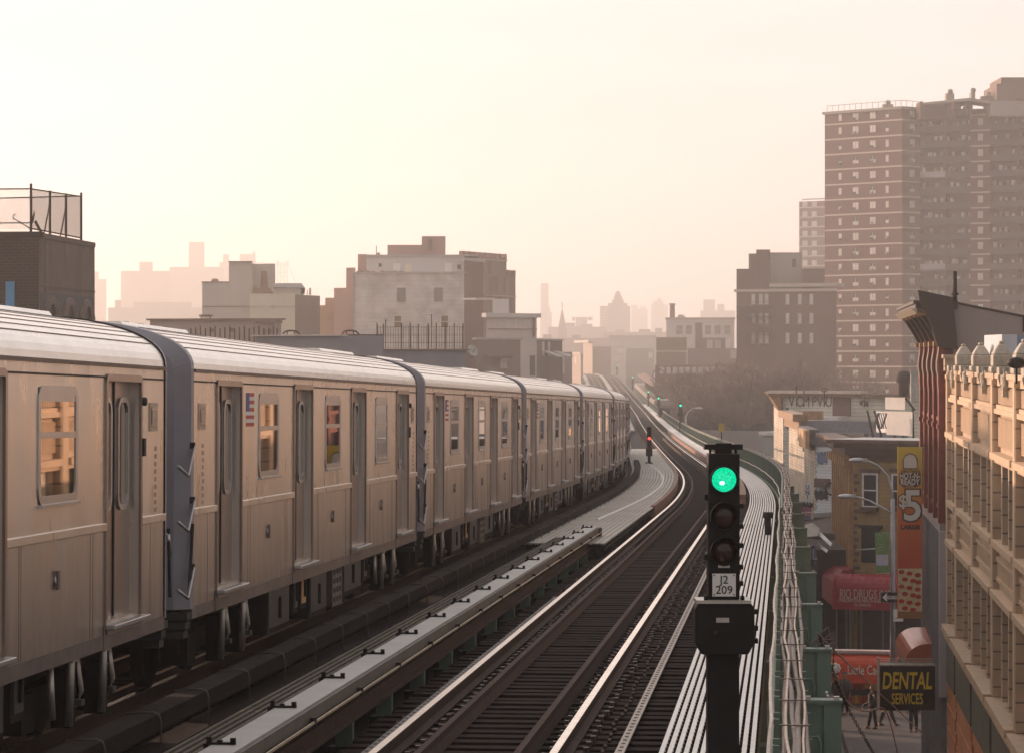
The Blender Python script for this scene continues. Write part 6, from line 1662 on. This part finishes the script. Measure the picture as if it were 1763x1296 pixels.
m = MB(); p = P(370, 485, 303); m.lathe([(.35, 0), (.4, .15), (.2, .3)], p, 8); m.build('roof_vent', m_br, r)
r = block('cream_building', 'cream building with a brown side wall beside the grey-beige one', [(430, 297), (508, 297), (508, 310), (430, 310)], 506, m_cr, 297)
shell(r, [(508, 297), (551, 303), (551, 318), (508, 312)], PZ(507.5, 297), m_br, 'side_wall')
m = MB(); f = Face((430, 297), (508, 297)); f.pbox(m, 430, 508, 527.3, 528.2, 0, .06); f.pbox(m, 467, 472, 526, 530, 0, .12); m.build('wall_trim', m_gb, r)
r = root('rooftop_shed', 'small gabled shed standing on the cream building roof', 'shed', P(498, 506, 302)); f = Face((472, 302), (525, 302))
m = MB(); f.pbox(m, 473, 518, 494, 508, -4, 0); m.build('wall', m_gb, r)
m = MB(); m.extr([P(471, 495, 301.8), P(475, 488, 303.5), P(519, 488, 303.5), P(525, 496, 301.8)][::-1], (0, .5, -.15)); m.extr([P(519, 488, 303.5), P(525, 496, 301.8), P(524, 506, 301.8), P(518, 506, 303.5)], (-.1, 2, 0)); m.build('roof', M('grey_shingle', (.26, .25, .25), .8), r)
r = root('rooftop_chimney', 'rust-brown chimney and heap on the cream building roof', 'chimney', P(450, 506, 300))
m = MB(); k = 300 / F; m.hexa([P(447, 496, 300), P(462, 496, 300), P(462, 496, 301), P(447, 496, 301), P(450, 467, 300), P(459, 467, 300), P(459, 467, 301), P(450, 467, 301)]); m.build('stack', mc('rust', (.22, .13, .08)), r)
m = MB(); m.extr([P(434, 505, 299.5), P(437, 490, 299.5), P(443, 497, 299.5), P(449, 494, 299.5), P(462, 495, 299.5), P(470, 505, 299.5)][::-1], (0, 2, 0)); m.build('heap', MATS['rust'], r)
for i, x in enumerate((534, 529)):
    p = P(x, 508, 300); m = MB(); m.tube([p, p + Vector((0, 0, .7 - .2 * i))], .12 - .07 * i, 6); tag(m.build('roof_pipe', m_gb, None, loc=p), ['stub pipe on the brown side wall roof', 'thin rod beside the stub pipe on the brown roof'][i], 'pipe')
block('ochre_step', 'narrow ochre building stepping up beside the brown side wall', BX(551, 578, 336, 10), 526, mc('ochre_plaster', (.42, .28, .17)), 336, extra=lambda r, f, z: shell(r, BX(560, 577, 337, 8), PZ(513, 337), MATS['ochre_plaster'], 'upper_wall', z))
block('pink_step', 'pink plastered building stepping up to the big grey one', BX(575, 610, 334, 12), 496, mc('pink_plaster', (.42, .28, .235)), 334, extra=lambda r, f, z: shell(r, BX(596, 612, 334.5, 9), PZ(461, 334), MATS['pink_plaster'], 'upper_wall', z))
# big grey building
m_gw = MBR('grey_siding', (.62, .58, .55), (.60, .56, .535), (.52, .485, .46), bw=8, bh=.45, ms=.03)
m_penth = M('penthouse_panel', (.60, .57, .55), .8, var=.06)
r = root('grey_building', 'big plain grey building with four small windows and a penthouse in the middle left', 'building', (PX(700, 330), 330, 0)); f = Face((609, 330), (799, 328))
shell(r, [(609, 330), (799, 328), (799, 341), (612, 343)], PZ(471, 329), m_gw)
m = MB(); f.box(m, -.15, f.len + .2, PZ(471, 329), PZ(468.5, 329), -.4, .2); f.pbox(m, 608.4, 609.8, 471, 620, -.1, .1); m.build('coping', m_twf, r)
shell(r, BX(631, 799, 334, 7), PZ(441, 334), m_penth, 'penthouse', PZ(471, 330)); shell(r, BX(616, 632, 336, 7), PZ(438, 336), MATS['pink_plaster'], 'stair_tower', PZ(471, 330))
shell(r, BX(667, 727, 340, 6), PZ(422, 340), MATS['pink_plaster'], 'upper_tower', PZ(445, 334)); shell(r, BX(726, 767, 340.2, 6), PZ(407, 340), MATS['pink_plaster'], 'upper_tower', PZ(445, 334))
m = MB(); f3 = Face((631, 334), (799, 334)); f3.pbox(m, 630, 822, 439, 441.2, -7, .3); m.build('penthouse_roof', m_twf, r)
for x0, x1, y1, y0, mt in ((652, 657, 454, 460, m_npane), (677, 689, 454, 467, m_white), (697, 709, 454, 468, m_cr), (766, 778, 453, 468, m_white), (787, 793, 456, 464, m_npane)):
    m = MB(); f3.pbox(m, x0, x1, y1, y0, -.05, .06); m.build('penthouse_window', mt, r)
m = MB(); f4 = Face((726, 340), (767, 340)); f4.pbox(m, 737, 744, 412, 432, 0, .25); m.build('door', m_br, r)
gp = M('grey_pane', (.20, .185, .17), .3, var=.3, scale=2)
for x0, x1, y1, y0, b in ((684.5, 697.5, 497, 519, 2), (748.5, 761.5, 497, 519, 2)): window(f, r, f.U(x0), f.U(x1), PZ(y0, 329), PZ(y1, 329), [gp, M('sash_grey', (.20, .18, .17), .6), m_gw], bars=1, vbar=True)
for x0, x1, y1, y0 in ((679, 691, 544, 564), (759.5, 771.5, 544, 564)): window(f, r, f.U(x0), f.U(x1), PZ(y0, 329), PZ(y1, 329), [mc('brown_pane', (.16, .11, .08)), m_cr, m_gw])
for i, x in enumerate((648, 651.5)):
    p = P(x, 440, 335); m = MB(); m.tube([p, p + Vector((0, 0, 1.1 if i == 0 else .3))], .05 if i == 0 else .2, 6); m.build('roof_pipe', m_br, r)
for i in range(7):
    m = MB(); p = P(619 + i * 11 + (6 if i > 2 else 0), 469, 331); m.ball(p, .28, 5, 1.6, 1, .7); m.build('planter', m_br, r)
# red-brown side block and castle block
m_cast = M('castle_brick', (.31, .20, .165), .85, var=.08, scale=.3)
block('red_brown_block', 'shadowed red-brown block right against the big grey building', [(799.5, 331), (832, 337), (832, 352), (800, 345)], 449, mc('red_brown_wall', (.19, .10, .075)), 333, cap=(.3, m_twf))
r = root('castle_building', 'pinkish brick building with battlements behind the big grey one', 'building', (PX(850, 350), 350, 0)); f = Face((795, 352), (888, 366))
shell(r, [(795, 352), (872, 363.5), (872, 376), (795, 368)], PZ(443, 352), m_cast); shell(r, [(872, 363.5), (887.5, 366), (887.5, 378), (872, 376)], PZ(475, 364), m_cast, 'lower_wing')
for i in range(9):
    u = f.len * (.02 + i * .095); m = MB(); z = PZ(443, 352); f.box(m, u, u + .75, z, z + .75, -.5, 0); m.build('merlon', m_cast, r)
for i in range(2):
    u = f.len * (.85 + i * .11); m = MB(); z = PZ(475, 364); f.box(m, u, u + .6, z, z + .7, -.5, 0); m.build('merlon', m_cast, r)
rows(r, f, (843, 868), (459,), .8, 1.9, [m_br, m_cast, m_cast], sill=False); rows(r, f, (846, 854, 868), (490,), .8, 1.9, [m_br, m_cast, m_cast], sill=False); rows(r, f, (843, 862, 880), (523,), .8, 2.0, [m_br, m_cast, m_cast], sill=False)
m = MB(); f.pbox(m, 833, 888, 509, 510.5, 0, .12); f.pbox(m, 797, 872, 446, 448, 0, .15); m.build('string_course', m_twf, r)
# pale stepped building
m_ps = M('pale_render', (.60, .53, .49), .85, var=.08, scale=.3)
r = root('pale_stepped_building', 'pale stepped building with a window band right of the battlements', 'building', (PX(880, 318), 318, 0)); f = Face((837, 318), (924, 322))
shell(r, [(837, 318), (924, 322), (924, 336), (840, 332)], PZ(541, 318), m_ps); shell(r, BX(848, 876, 321, 6), PZ(515, 321), m_penth, 'stair_tower', PZ(541, 321))
m = MB(); f.box(m, -.3, f.len + .3, PZ(541, 319) - .35, PZ(541, 319) + .1, -.4, .4); f.pbox(m, 846, 878, 512.5, 515.5, -5.5, -2.8); m.build('roof_edge', m_penth, r)
for x in (857, 863, 869, 884, 893, 902, 912): m = MB(); f.pbox(m, x, x + 4.5, 549, 562, -.02, .05); m.build('window', m_penth, r)
m = MB(); f.pbox(m, 840, 924, 546, 547, 0, .1); f.pbox(m, 840, 924, 566, 567.5, 0, .1); f.pbox(m, 917, 919.5, 540, 580, 0, .2); m.build('trim', m_br, r)
m = MB(); f.pbox(m, 912, 921, 612, 646, 0, .05); m.build('dark_window', m_npane, r)
r = block('brown_grey_block', 'low brown-grey block with one small window in front of the pale stepped building', [(820, 290), (896, 293), (896, 303), (822, 302)], 585, mc('brown_grey', (.22, .17, .145)), 290, ((868,), (623,)), (.2, m_twf), w=.7, h=1.0)
m = MB(); f = Face((820, 290), (896, 293)); f.pbox(m, 833, 873, 613, 617, 0, 1.0); m.build('awning', mc('dark_awning', (.10, .07, .06)), r)
r = block('dark_awning_house', 'dark brick house with slanting awnings at the end of the left row', [(924, 360), (968, 372), (968, 385), (926, 375)], 586, mc('dark_row', (.13, .09, .075)), 360, ((935, 945), (600,)), (.2, m_twf))
f = Face((924, 360), (968, 372))
for x in (935, 952): m = MB(); m.extr([f.pt(f.U(x), PZ(604, 366), 0), f.pt(f.U(x + 10), PZ(604, 366), 0), f.pt(f.U(x + 15), PZ(613, 366), 1.5), f.pt(f.U(x + 5), PZ(613, 366), 1.5)], (0, 0, -.15)); m.build('awning', m_twf, r)
block('grey_row_house', 'narrow grey house with a lamp-lit window past the dark awning house', [(950, 470), (985, 480), (985, 492), (952, 484)], 606, mc('dull_grey', (0, 0, 0)), 470, ((960, 970), (620, 633)))
# pinkish low building with roof door
r = block('pink_low_building', 'long low pinkish building with roof railings just above the train roof', [(258, 200), (484, 198), (484, 208), (260, 210)], 552, M('pinkish_stucco', (.38, .30, .265), .85, var=.07, scale=.5), 200, cap=(.12, m_br))
f = Face((258, 200), (484, 198))
m = MB(); f.pbox(m, 457, 485, 553, 585, .1, 1.6); m.build('stair_door_house', M('pinkish_stucco', (0, 0, 0)), r); m = MB(); f.pbox(m, 455, 486, 551, 557, 0, 1.8); m.build('door_roof', m_br, r)
for x in (465, 475): m = MB(); f.pbox(m, x, x + 4, 567, 582, 1.6, 1.64); m.build('door_panel', m_br, r)
for i, (x, y) in enumerate(((362, 566), (396, 565))): m = MB(); f.pbox(m, x, x + 6, y, y + 6, 0, .05); m.build('small_window', mc('brown_pane', (0, 0, 0)), r)
m = MB()
for i in range(19):
    x = 345 + i * 8.3; m.tube([f.pt(f.U(min(x, 492)), PZ(592, 198), 2), f.pt(f.U(min(x, 492)), PZ(566 - (i % 3) * 2, 198), 2)], .045, 4)
m.build('roof_railing', m_dark, r)
m = MB(); b = f.pt(f.U(346), PZ(552, 200), -1); m.box(b.x - .45, b.x + .45, b.y, b.y + .5, b.z + .25, b.z + .4)
for s in (-.4, .4): m.tube([b + Vector((s, 0, 0)), b + Vector((s * .5, 0, .4))], .04, 4)
m.build('roof_equipment', m_br, r)
# blue-grey parapets and barred fence on the nearer roofs
m_bp = M('blue_grey_parapet', (.25, .25, .275), .85, var=.12, scale=.8, stain=.3)
r = block('parapet_building', 'low building with a blue-grey parapet just behind the train roof', [(440, 165), (588, 163), (660, 162.5), (440, 180)], 579, m_bp, 165, cap=(.06, m_penth))
r = block('barred_roof_building', 'low blue-grey building whose roof carries tall bar fencing in front of the grey building', [(587, 176), (802, 174), (802, 186), (590, 188)], 603, m_bp, 175, cap=(.07, m_br))
f = Face((587, 176), (802, 174))
m = MB(); f.pbox(m, 587, 658, 576, 578, -.1, .05)
for i in range(26): f.pbox(m, 588 + i * 2.7, 588.6 + i * 2.7, 578, 602, -.06, 0)
for x in (612.5, 656): f.pbox(m, x, x + 1.8, 577, 603, -.08, .04)
m.build('low_fence', m_dark, r)
m = MB()
for x in (648, 659, 690, 705, 719, 736, 750, 766, 781, 796): f.pbox(m, x, x + 1.5, 556 + (x % 3), 601, -.1, .0)
for i in range(34): f.pbox(m, 650 + i * 4.4, 650.5 + i * 4.4, 562, 600, -.07, -.02)
for y in (563, 577, 590): f.pbox(m, 648, 799, y, y + .7, -.08, .0)
m.build('bar_fence', M('rusty_bars', (.10, .07, .055), .7), r)
for i, x in enumerate((605, 503)):
    m = MB(); m.tube([f.pt(f.U(x + a), PZ(y, 176), .2) for a, y in ((-14, 575), (-10, 571), (-4, 569.5), (4, 569.5), (10, 571), (15, 575.5))], .05, 5)
    for a in (-6, 5): m.tube([f.pt(f.U(x + a), PZ(570, 176), .2), f.pt(f.U(x + a * 1.2), PZ(576, 176), .2)], .03, 4)
    o = m.build('roof_arch', m_dark, None, loc=f.pt(f.U(x), PZ(575, 176))); tag(o, ['small arched iron frame on the low fenced roof', 'small arched iron frame on the parapet farther left'][i], 'iron frame')
def dish(label, px, py, d, s=.45, face=(-.5, -.8, .35)):
    p = P(px, py, d); r = root('satellite_dish', label, 'satellite dish', p); n = Vector(face).normalized()
    q = n.to_track_quat('Z', 'Y').to_matrix()
    m = MB(); k = 0; R_ = [(.01, 0), (.5, .04), (.85, .13), (1, .2)]
    for i, (rr, h) in enumerate(R_):
        for j in range(14):
            a = 2 * math.pi * j / 14; v = q @ Vector((rr * s * math.cos(a), rr * s * math.sin(a), h * s)); m.v.append(tuple(p + Vector((0, 0, s * 1.1)) + v))
    for i in range(3):
        for j in range(14): m.f.append([i * 14 + j, i * 14 + (j + 1) % 14, (i + 1) * 14 + (j + 1) % 14, (i + 1) * 14 + j]); m.mi.append(0); m.sm.append(True)
    m.build('reflector', M('dish_grey', (.40, .39, .38), .5), r)
    m = MB(); m.tube([p, p + Vector((0, 0, s * 1.1))], .03, 5); m.tube([p + Vector((0, 0, s * .6)), p + Vector((0, 0, s * 1.1)) + n * s * .95], .02, 4); m.build('mount', m_dark, r)
dish('pale satellite dish beside the brown-grey block', 813, 616, 200, .42, (.6, -.7, .4))
for i, x in enumerate((752, 760, 770)): dish(['leftmost', 'middle', 'rightmost'][i] + ' of three tiny dishes on the barred roof edge', x, 622, 176, .22, (-.6 + .3 * i, -.8, .3))
# lanky roof aerials
for i, (x, y0, y1) in enumerate(((664, 600, 549), (743, 600, 540))):
    b = P(x, y0, 178); r = root('roof_aerial', ['left rooftop aerial in front of the grey building', 'right rooftop aerial in front of the grey building'][i], 'antenna', b)
    m = MB(); m.tube([b, P(x, y1, 178)], .03, 5); m.build('mast', m_dark, r); m = MB(); m.tube([P(x - 16 + 22 * (1 - i), y1 + 3 - 2 * i, 178), P(x - 2, y1 + 1, 178), P(x + 3, y1, 178)], .04, 4)
    for k in range(4): m.tube([P(x - 14 + k * 4 + 14 * (1 - i), y1 + 0, 178), P(x - 14 + k * 4 + 14 * (1 - i), y1 + 5, 178)], .02, 4)
    m.build('crossbar', m_penth, r)

# ---- dark rooftop building at the far left
D = 96.
r = root('dark_rooftop_building', 'dark brick and concrete building with arched frieze at the left edge', 'building', (PX(60, D), D, 0))
m_dbr = MBR('dark_brick', (.045, .028, .024), (.035, .023, .02), (.075, .06, .052), bw=.26, bh=.10, ms=.014)
m_dcon = M('dirty_concrete', (.14, .112, .095), .85, var=.14, scale=1.5, stain=.5)
zt = PZ(403, D)
C0 = Vector((PX(66, D), D, 0)); CR = C0 + SS * 8.6; CR.x = PX(163, CR.y); CL = C0 - RS * 12
m = MB(); m.prism([(C0.x, C0.y), (CR.x, CR.y), (CR.x - 12, CR.y + 1), (CL.x, CL.y)], 0, zt); m.build('concrete_wall', m_dcon, r)
fb = Face((0, 1), (1, 1)); fb.a = CL.copy(); fb.b = C0.copy(); fb.u = (C0 - CL); fb.len = fb.u.length; fb.u.normalize(); fb.n = Vector((fb.u.y, -fb.u.x, 0))
m = MB(); fb.box(m, 0, fb.len + .02, 0, zt - .02, 0, .06); m.build('brick_wall', m_dbr, r)
m = MB(); fb.box(m, 0, fb.len + .1, zt - .1, zt + .07, -.3, .12); m.build('coping', m_dark, r)
fc = Face((0, 1), (1, 1)); fc.a = C0.copy(); fc.b = CR.copy(); fc.u = (CR - C0); fc.len = fc.u.length; fc.u.normalize(); fc.n = Vector((fc.u.y, -fc.u.x, 0))
if fc.n.x < 0: fc.n = -fc.n
m = MB(); fc.box(m, 0, fc.len, zt - .12, zt + .05, -.2, .03); fc.box(m, .9, .94, PZ(545, D), zt, 0, .02); fc.box(m, 0, fc.len, PZ(494, D), PZ(491, D), 0, .02); m.build('wall_trim', M('concrete_trim', (.10, .08, .07), .85), r)
m = MB(); zz0, zz1 = PZ(560, D), PZ(503, D); m.mat(0); fc.box(m, .3, fc.len - .1, zz0, zz1, 0, .015)
m.build('frieze_ground', M('frieze_blue_grey', (.07, .072, .085), .8), r)
for i in range(3):
    uc = .3 + (fc.len - .4) * (i + .5) / 3; w = (fc.len - .4) / 3 * .46; m = MB()
    for k_, s_ in enumerate((1., .82, .62)):
        path = [fc.pt(uc + w * s_ * math.cos(a), zz1 - .12 - (zz1 - zz0) * 1.3 + (zz1 - zz0) * 1.28 * math.sin(a) * (1 - .06 * k_), .05) for a in [rad(q) for q in range(5, 180, 14)]]
        m.tube(path, .07, 5)
    m.build('arch', M('arch_taupe', (.17, .14, .125), .8), r)
m = MB(); fb.box(m, fb.len - 1.06, fb.len - .77, PZ(560, D), PZ(485, D), .06, .1); m.build('blue_strip', M('sky_blue_paint', (.10, .30, .52), .6, var=.1), r)
m = MB(); m.box(PX(150, 132) - 22, PX(150, 132), 112, 132, 0, ZC + 4.5); m.box(PX(150, 132) - 22, PX(150, 132) - 12, 132, 150, 0, ZC + 3.0)  # unseen block added to keep the sun off the lower facade
tag(m.build('shade_block', m_dbr, None, loc=(-24, 120, 0)), 'unseen brick block added behind the dark rooftop building to shade the facade', 'building')
# chain-link cage on its roof
r = root('rooftop_cage', 'chain-link fence cage on the dark rooftop at the left edge', 'fence', Vector((C0.x, C0.y, zt + .08)))
def post(m, p, h, w=.035): m.tube([p, p + Vector((0, 0, h))], w, 6)
hL = (403 - 318) * D / F + .05
p0 = C0 + fb.u * -.32 - fb.n * .3; p3 = C0 + fc.u * (fc.len - .6) - fc.n * .35
q1, q2 = p0.lerp(p3, .36), p0.lerp(p3, .68)
z0 = zt + .07
V3 = lambda p, z: Vector((p.x, p.y, z))
htop0, htop3 = PZ(322, D), PZ(338, p3.y)
hh = lambda t: htop0 + (htop3 - htop0) * t
posts = [(p0, htop0 + .12), (q1, hh(.36)), (q2, hh(.68)), (p3, htop3 + .12)]
for p, h in posts: m = MB(); m.tube([V3(p, z0), V3(p, h)], .045, 6); m.build('post', m_dark, r)
pl_ = p0 - fb.u * 3.6; pb = p3 - fb.u * 6.5 + Vector((0, 1.5, 0)); pc = pb.lerp(p3, .28)
m = MB(); m.tube([V3(p0, htop0 - .05), V3(p3, htop3 - .02)], .025, 6); m.tube([V3(p0, z0 + .12), V3(p3, z0 + .12)], .025, 6); m.tube([V3(p0, htop0 - .05), V3(pl_, htop0 - .05)], .025, 6); m.tube([V3(p3, htop3), V3(pb, htop3 - .05)], .025, 6); m.tube([V3(p0, z0 + .3), V3(pl_, z0 + .3)], .02, 5); m.build('rail', m_dark, r)
for p, h in ((pl_, htop0), (pc, htop3), (pb, htop3)): m = MB(); m.tube([V3(p, z0), V3(p, h)], .035, 6); m.build('post', m_dark, r)
for q in (q1, q2): m = MB(); m.tube([V3(q, z0 + 1.1), V3(q - fc.u * .9 , z0)], .025, 5); m.build('brace', m_dark, r)
def mesh_net(a, b, za0, za1, zb0, zb1, name='chain_link'):
    m = MB(); L = (b - a).length; s = .11; H_ = max(za1 - za0, zb1 - zb0); n = int((L + H_) / s)
    for i in range(n):
        for sg in (1, -1):
            u0 = i * s - (H_ if sg > 0 else 0); u1 = u0 + H_ * sg if sg > 0 else u0 - H_
            u0, u1 = (i * s - H_, i * s) if sg > 0 else (i * s, i * s - H_)
            t0, t1 = 0., 1.
            du = u1 - u0
            lo, hi = sorted(((0 - u0) / du, (L - u0) / du)); t0 = max(0, lo); t1 = min(1, hi)
            if t1 <= t0: continue
            def at(t):
                u = (u0 + du * t) / L; zb_ = za0 + (zb0 - za0) * u; zt_ = za1 + (zb1 - za1) * u; return V3(a.lerp(b, u), zb_ + (zt_ - zb_) * t)
            m.tube([at(t0), at(t1)], .0045, 3, cap=False)
    return m.build(name, m_dark, r)
mesh_net(p0, p3, z0 + .1, htop0 - .05, z0 + .1, htop3 - .02); mesh_net(pl_, p0, z0 + .1, htop0 - .05, z0 + .1, htop0 - .05); mesh_net(pb, p3, z0, htop3 - .05, z0, htop3 - .02)
p = P(58, 400, 97.5); r = root('satellite_dish', 'dark satellite dish seen edge-on inside the rooftop cage', 'satellite dish', p)
m = MB(); n = Vector((-.95, -.15, .28)).normalized(); q = n.to_track_quat('Z', 'Y').to_matrix(); c = p + Vector((.0, 0, .38))
for rr, h in ((.01, 0), (.22, .02), (.36, .07)):
    for j in range(14): a = 2 * math.pi * j / 14; m.v.append(tuple(c + q @ Vector((rr * math.cos(a), rr * math.sin(a) * 1.0, h))))
for i in range(2):
    for j in range(14): m.f.append([i * 14 + j, i * 14 + (j + 1) % 14, (i + 1) * 14 + (j + 1) % 14, (i + 1) * 14 + j]); m.mi.append(0); m.sm.append(True)
m.build('reflector', m_dark, r)
m = MB(); m.tube([c - n * .05, p + Vector((.25, 0, -.02))], .05, 5); m.tube([c + Vector((-.05, 0, -.3)), c + Vector((-.68, 0, .08))], .02, 5); m.tube([c + Vector((-.68, 0, .08)), c + Vector((-.68, 0, .18)), c + Vector((-.6, 0, .2))], .025, 5); m.build('feed_arm', m_dark, r)

# ---- lot and street things by the trees
m = MB(); f = Face((1196, 330), (1330, 326)); f.box(m, 0, f.len, 0, PZ(741, 328), -.3, 0)
tag(m.build('lot_wall', M('pale_grey_wall', (.30, .27, .255), .85, var=.08, scale=.4), None, loc=f.pt(0, 0)), 'long pale grey wall below the bare trees right of the railing', 'wall')
m = MB(); f = Face((1311, 270), (1340, 269)); f.pbox(m, 1313, 1342, 750, 815, -5, 0); m.mat(1); f.pbox(m, 1309, 1344, 743, 749, -5.2, .3)
tag(m.build('site_container', [M('grey_cabin', (.28, .29, .29), .7), M('cabin_roof', (.55, .53, .50), .6)], None, loc=f.pt(0, 0)), 'grey cabin with a pale roof at the end of the pale wall', 'cabin')
r = root('street_lamp', 'far street lamp with a long arm beside the first small green signal', 'street lamp', (PX(1178, 300), 300, 0))
m = MB(); m.tube([(PX(1180, 300), 300, 0), P(1181, 716, 300)], .12, 6); m.build('post', m_lampg, r)
m = MB(); m.tube([P(1181, 716, 300), P(1186, 708, 300), P(1193, 702.5, 300), P(1201, 702, 300)], .08, 5); c = P(1203, 703, 300); m.ball(c, .3, 6, 1.6, .8, .5); m.build('arm', m_lampg, r)
rr = random.Random(9)
for i in range(9):
    x = 1208 + i * 15; d = 345 + rr.uniform(-6, 6); h = rr.uniform(1.5, 2.6); b = Vector((PX(x, d), d, 0)); zt = PZ(736 - rr.uniform(0, 10), d)
    m = MB(); m.box(b.x - 1.2, b.x + 1.2, d - .8, d + .8, 0, zt * .75); m.mat(1); m.box(b.x - .9, b.x + .9, d - .7, d + .7, zt * .75, zt); m.box(b.x - 1.15, b.x - .6, d - .82, d - .8, zt * .3, zt * .6)
    tag(m.build('parked_van', [mc(('van_grey', 'van_white', 'van_dark')[i % 3], ((.2, .2, .21), (.38, .37, .37), (.08, .07, .07))[i % 3]), m_npane], None, loc=b), 'hazy boxy vehicle in the row parked under the bare trees', 'van', 'vehicles parked behind the pale wall')
    
# ---- bare winter trees
m_bark = M('bark', (.15, .10, .08), .9, var=.2, scale=1)
def bare_tree(seed, H):
    rr = random.Random(seed); tr = MB(); tw = MB()
    def seg(m, a, b, r0, r1, n=4):
        m.tube([a, b], [r0, r1], n, cap=False)
    def grow(p, d, L, r_, lev):
        q = p + d * L
        seg(tr if lev < 3 else tw, p, q, r_, r_ * .72, 6 if lev < 2 else 3)
        if lev >= 6: return
        n = 3 if lev < 4 else 4
        for i in range(n):
            nd = (d + Vector((rr.gauss(0, .48), rr.gauss(0, .48), rr.gauss(.10, .25)))).normalized()
            grow(p + d * L * rr.uniform(.55, 1.0) if i else q, nd, L * rr.uniform(.62, .84), r_ * .665, lev + 1)
    grow(Vector((0, 0, 0)), Vector((rr.gauss(0, .04), rr.gauss(0, .04), 1)).normalized(), H * .27, H * .020, 0)
    return tr, tw
protos_t = []
for i in range(3):
    H_ = 15; tr_, tw_ = bare_tree(40 + i, H_)
    r = root('bare_tree', 'bare brown winter tree in the hazy grove right of the railing', 'tree', (0, 0, 0), 'bare winter trees right of the railway')
    tr_.build('trunk', m_bark, r); tw_.build('crown', m_bark, r); protos_t.append(r)
spots = []
rt = random.Random(77)
for row, (d, xa, xb, n) in enumerate(((352, 1238, 1430, 8), (385, 1215, 1450, 10), (425, 1190, 1440, 11), (470, 1172, 1420, 10), (505, 1160, 1300, 6))):
    for i in range(n):
        x = xa + (xb - xa) * (i + rt.uniform(.1, .9)) / n; spots.append((x, d + rt.uniform(-12, 12), rt.uniform(.75, 1.22)))
used = [False] * 3
for i, (x, d, s) in enumerate(spots):
    k = i % 3
    o = protos_t[k] if not used[k] else copy_tree(protos_t[k]); used[k] = True
    o.location = (PX(x, d), d, 0); o.scale = (s * 1.1, s * 1.1, s * (1.0 if d < 400 else 1.05)); o.rotation_euler = (0, 0, rt.uniform(0, 6.28))

# ---- haze
hz = MB(); hz.box(-2600, 2600, -240, 4300, -1, 150)
hm = bpy.data.materials.new('haze'); hm.use_nodes = True; nt = hm.node_tree; nt.nodes.clear()
ho = nt.nodes.new('ShaderNodeOutputMaterial'); pv = nt.nodes.new('ShaderNodeVolumePrincipled')
pv.inputs['Color'].default_value = (.99, .965, .95, 1); pv.inputs['Density'].default_value = .00062; pv.inputs['Anisotropy'].default_value = .6
nt.links.new(pv.outputs[0], ho.inputs['Volume'])
o = hz.build('haze', hm); o['kind'] = 'stuff'; o['label'] = 'warm evening haze over the city'
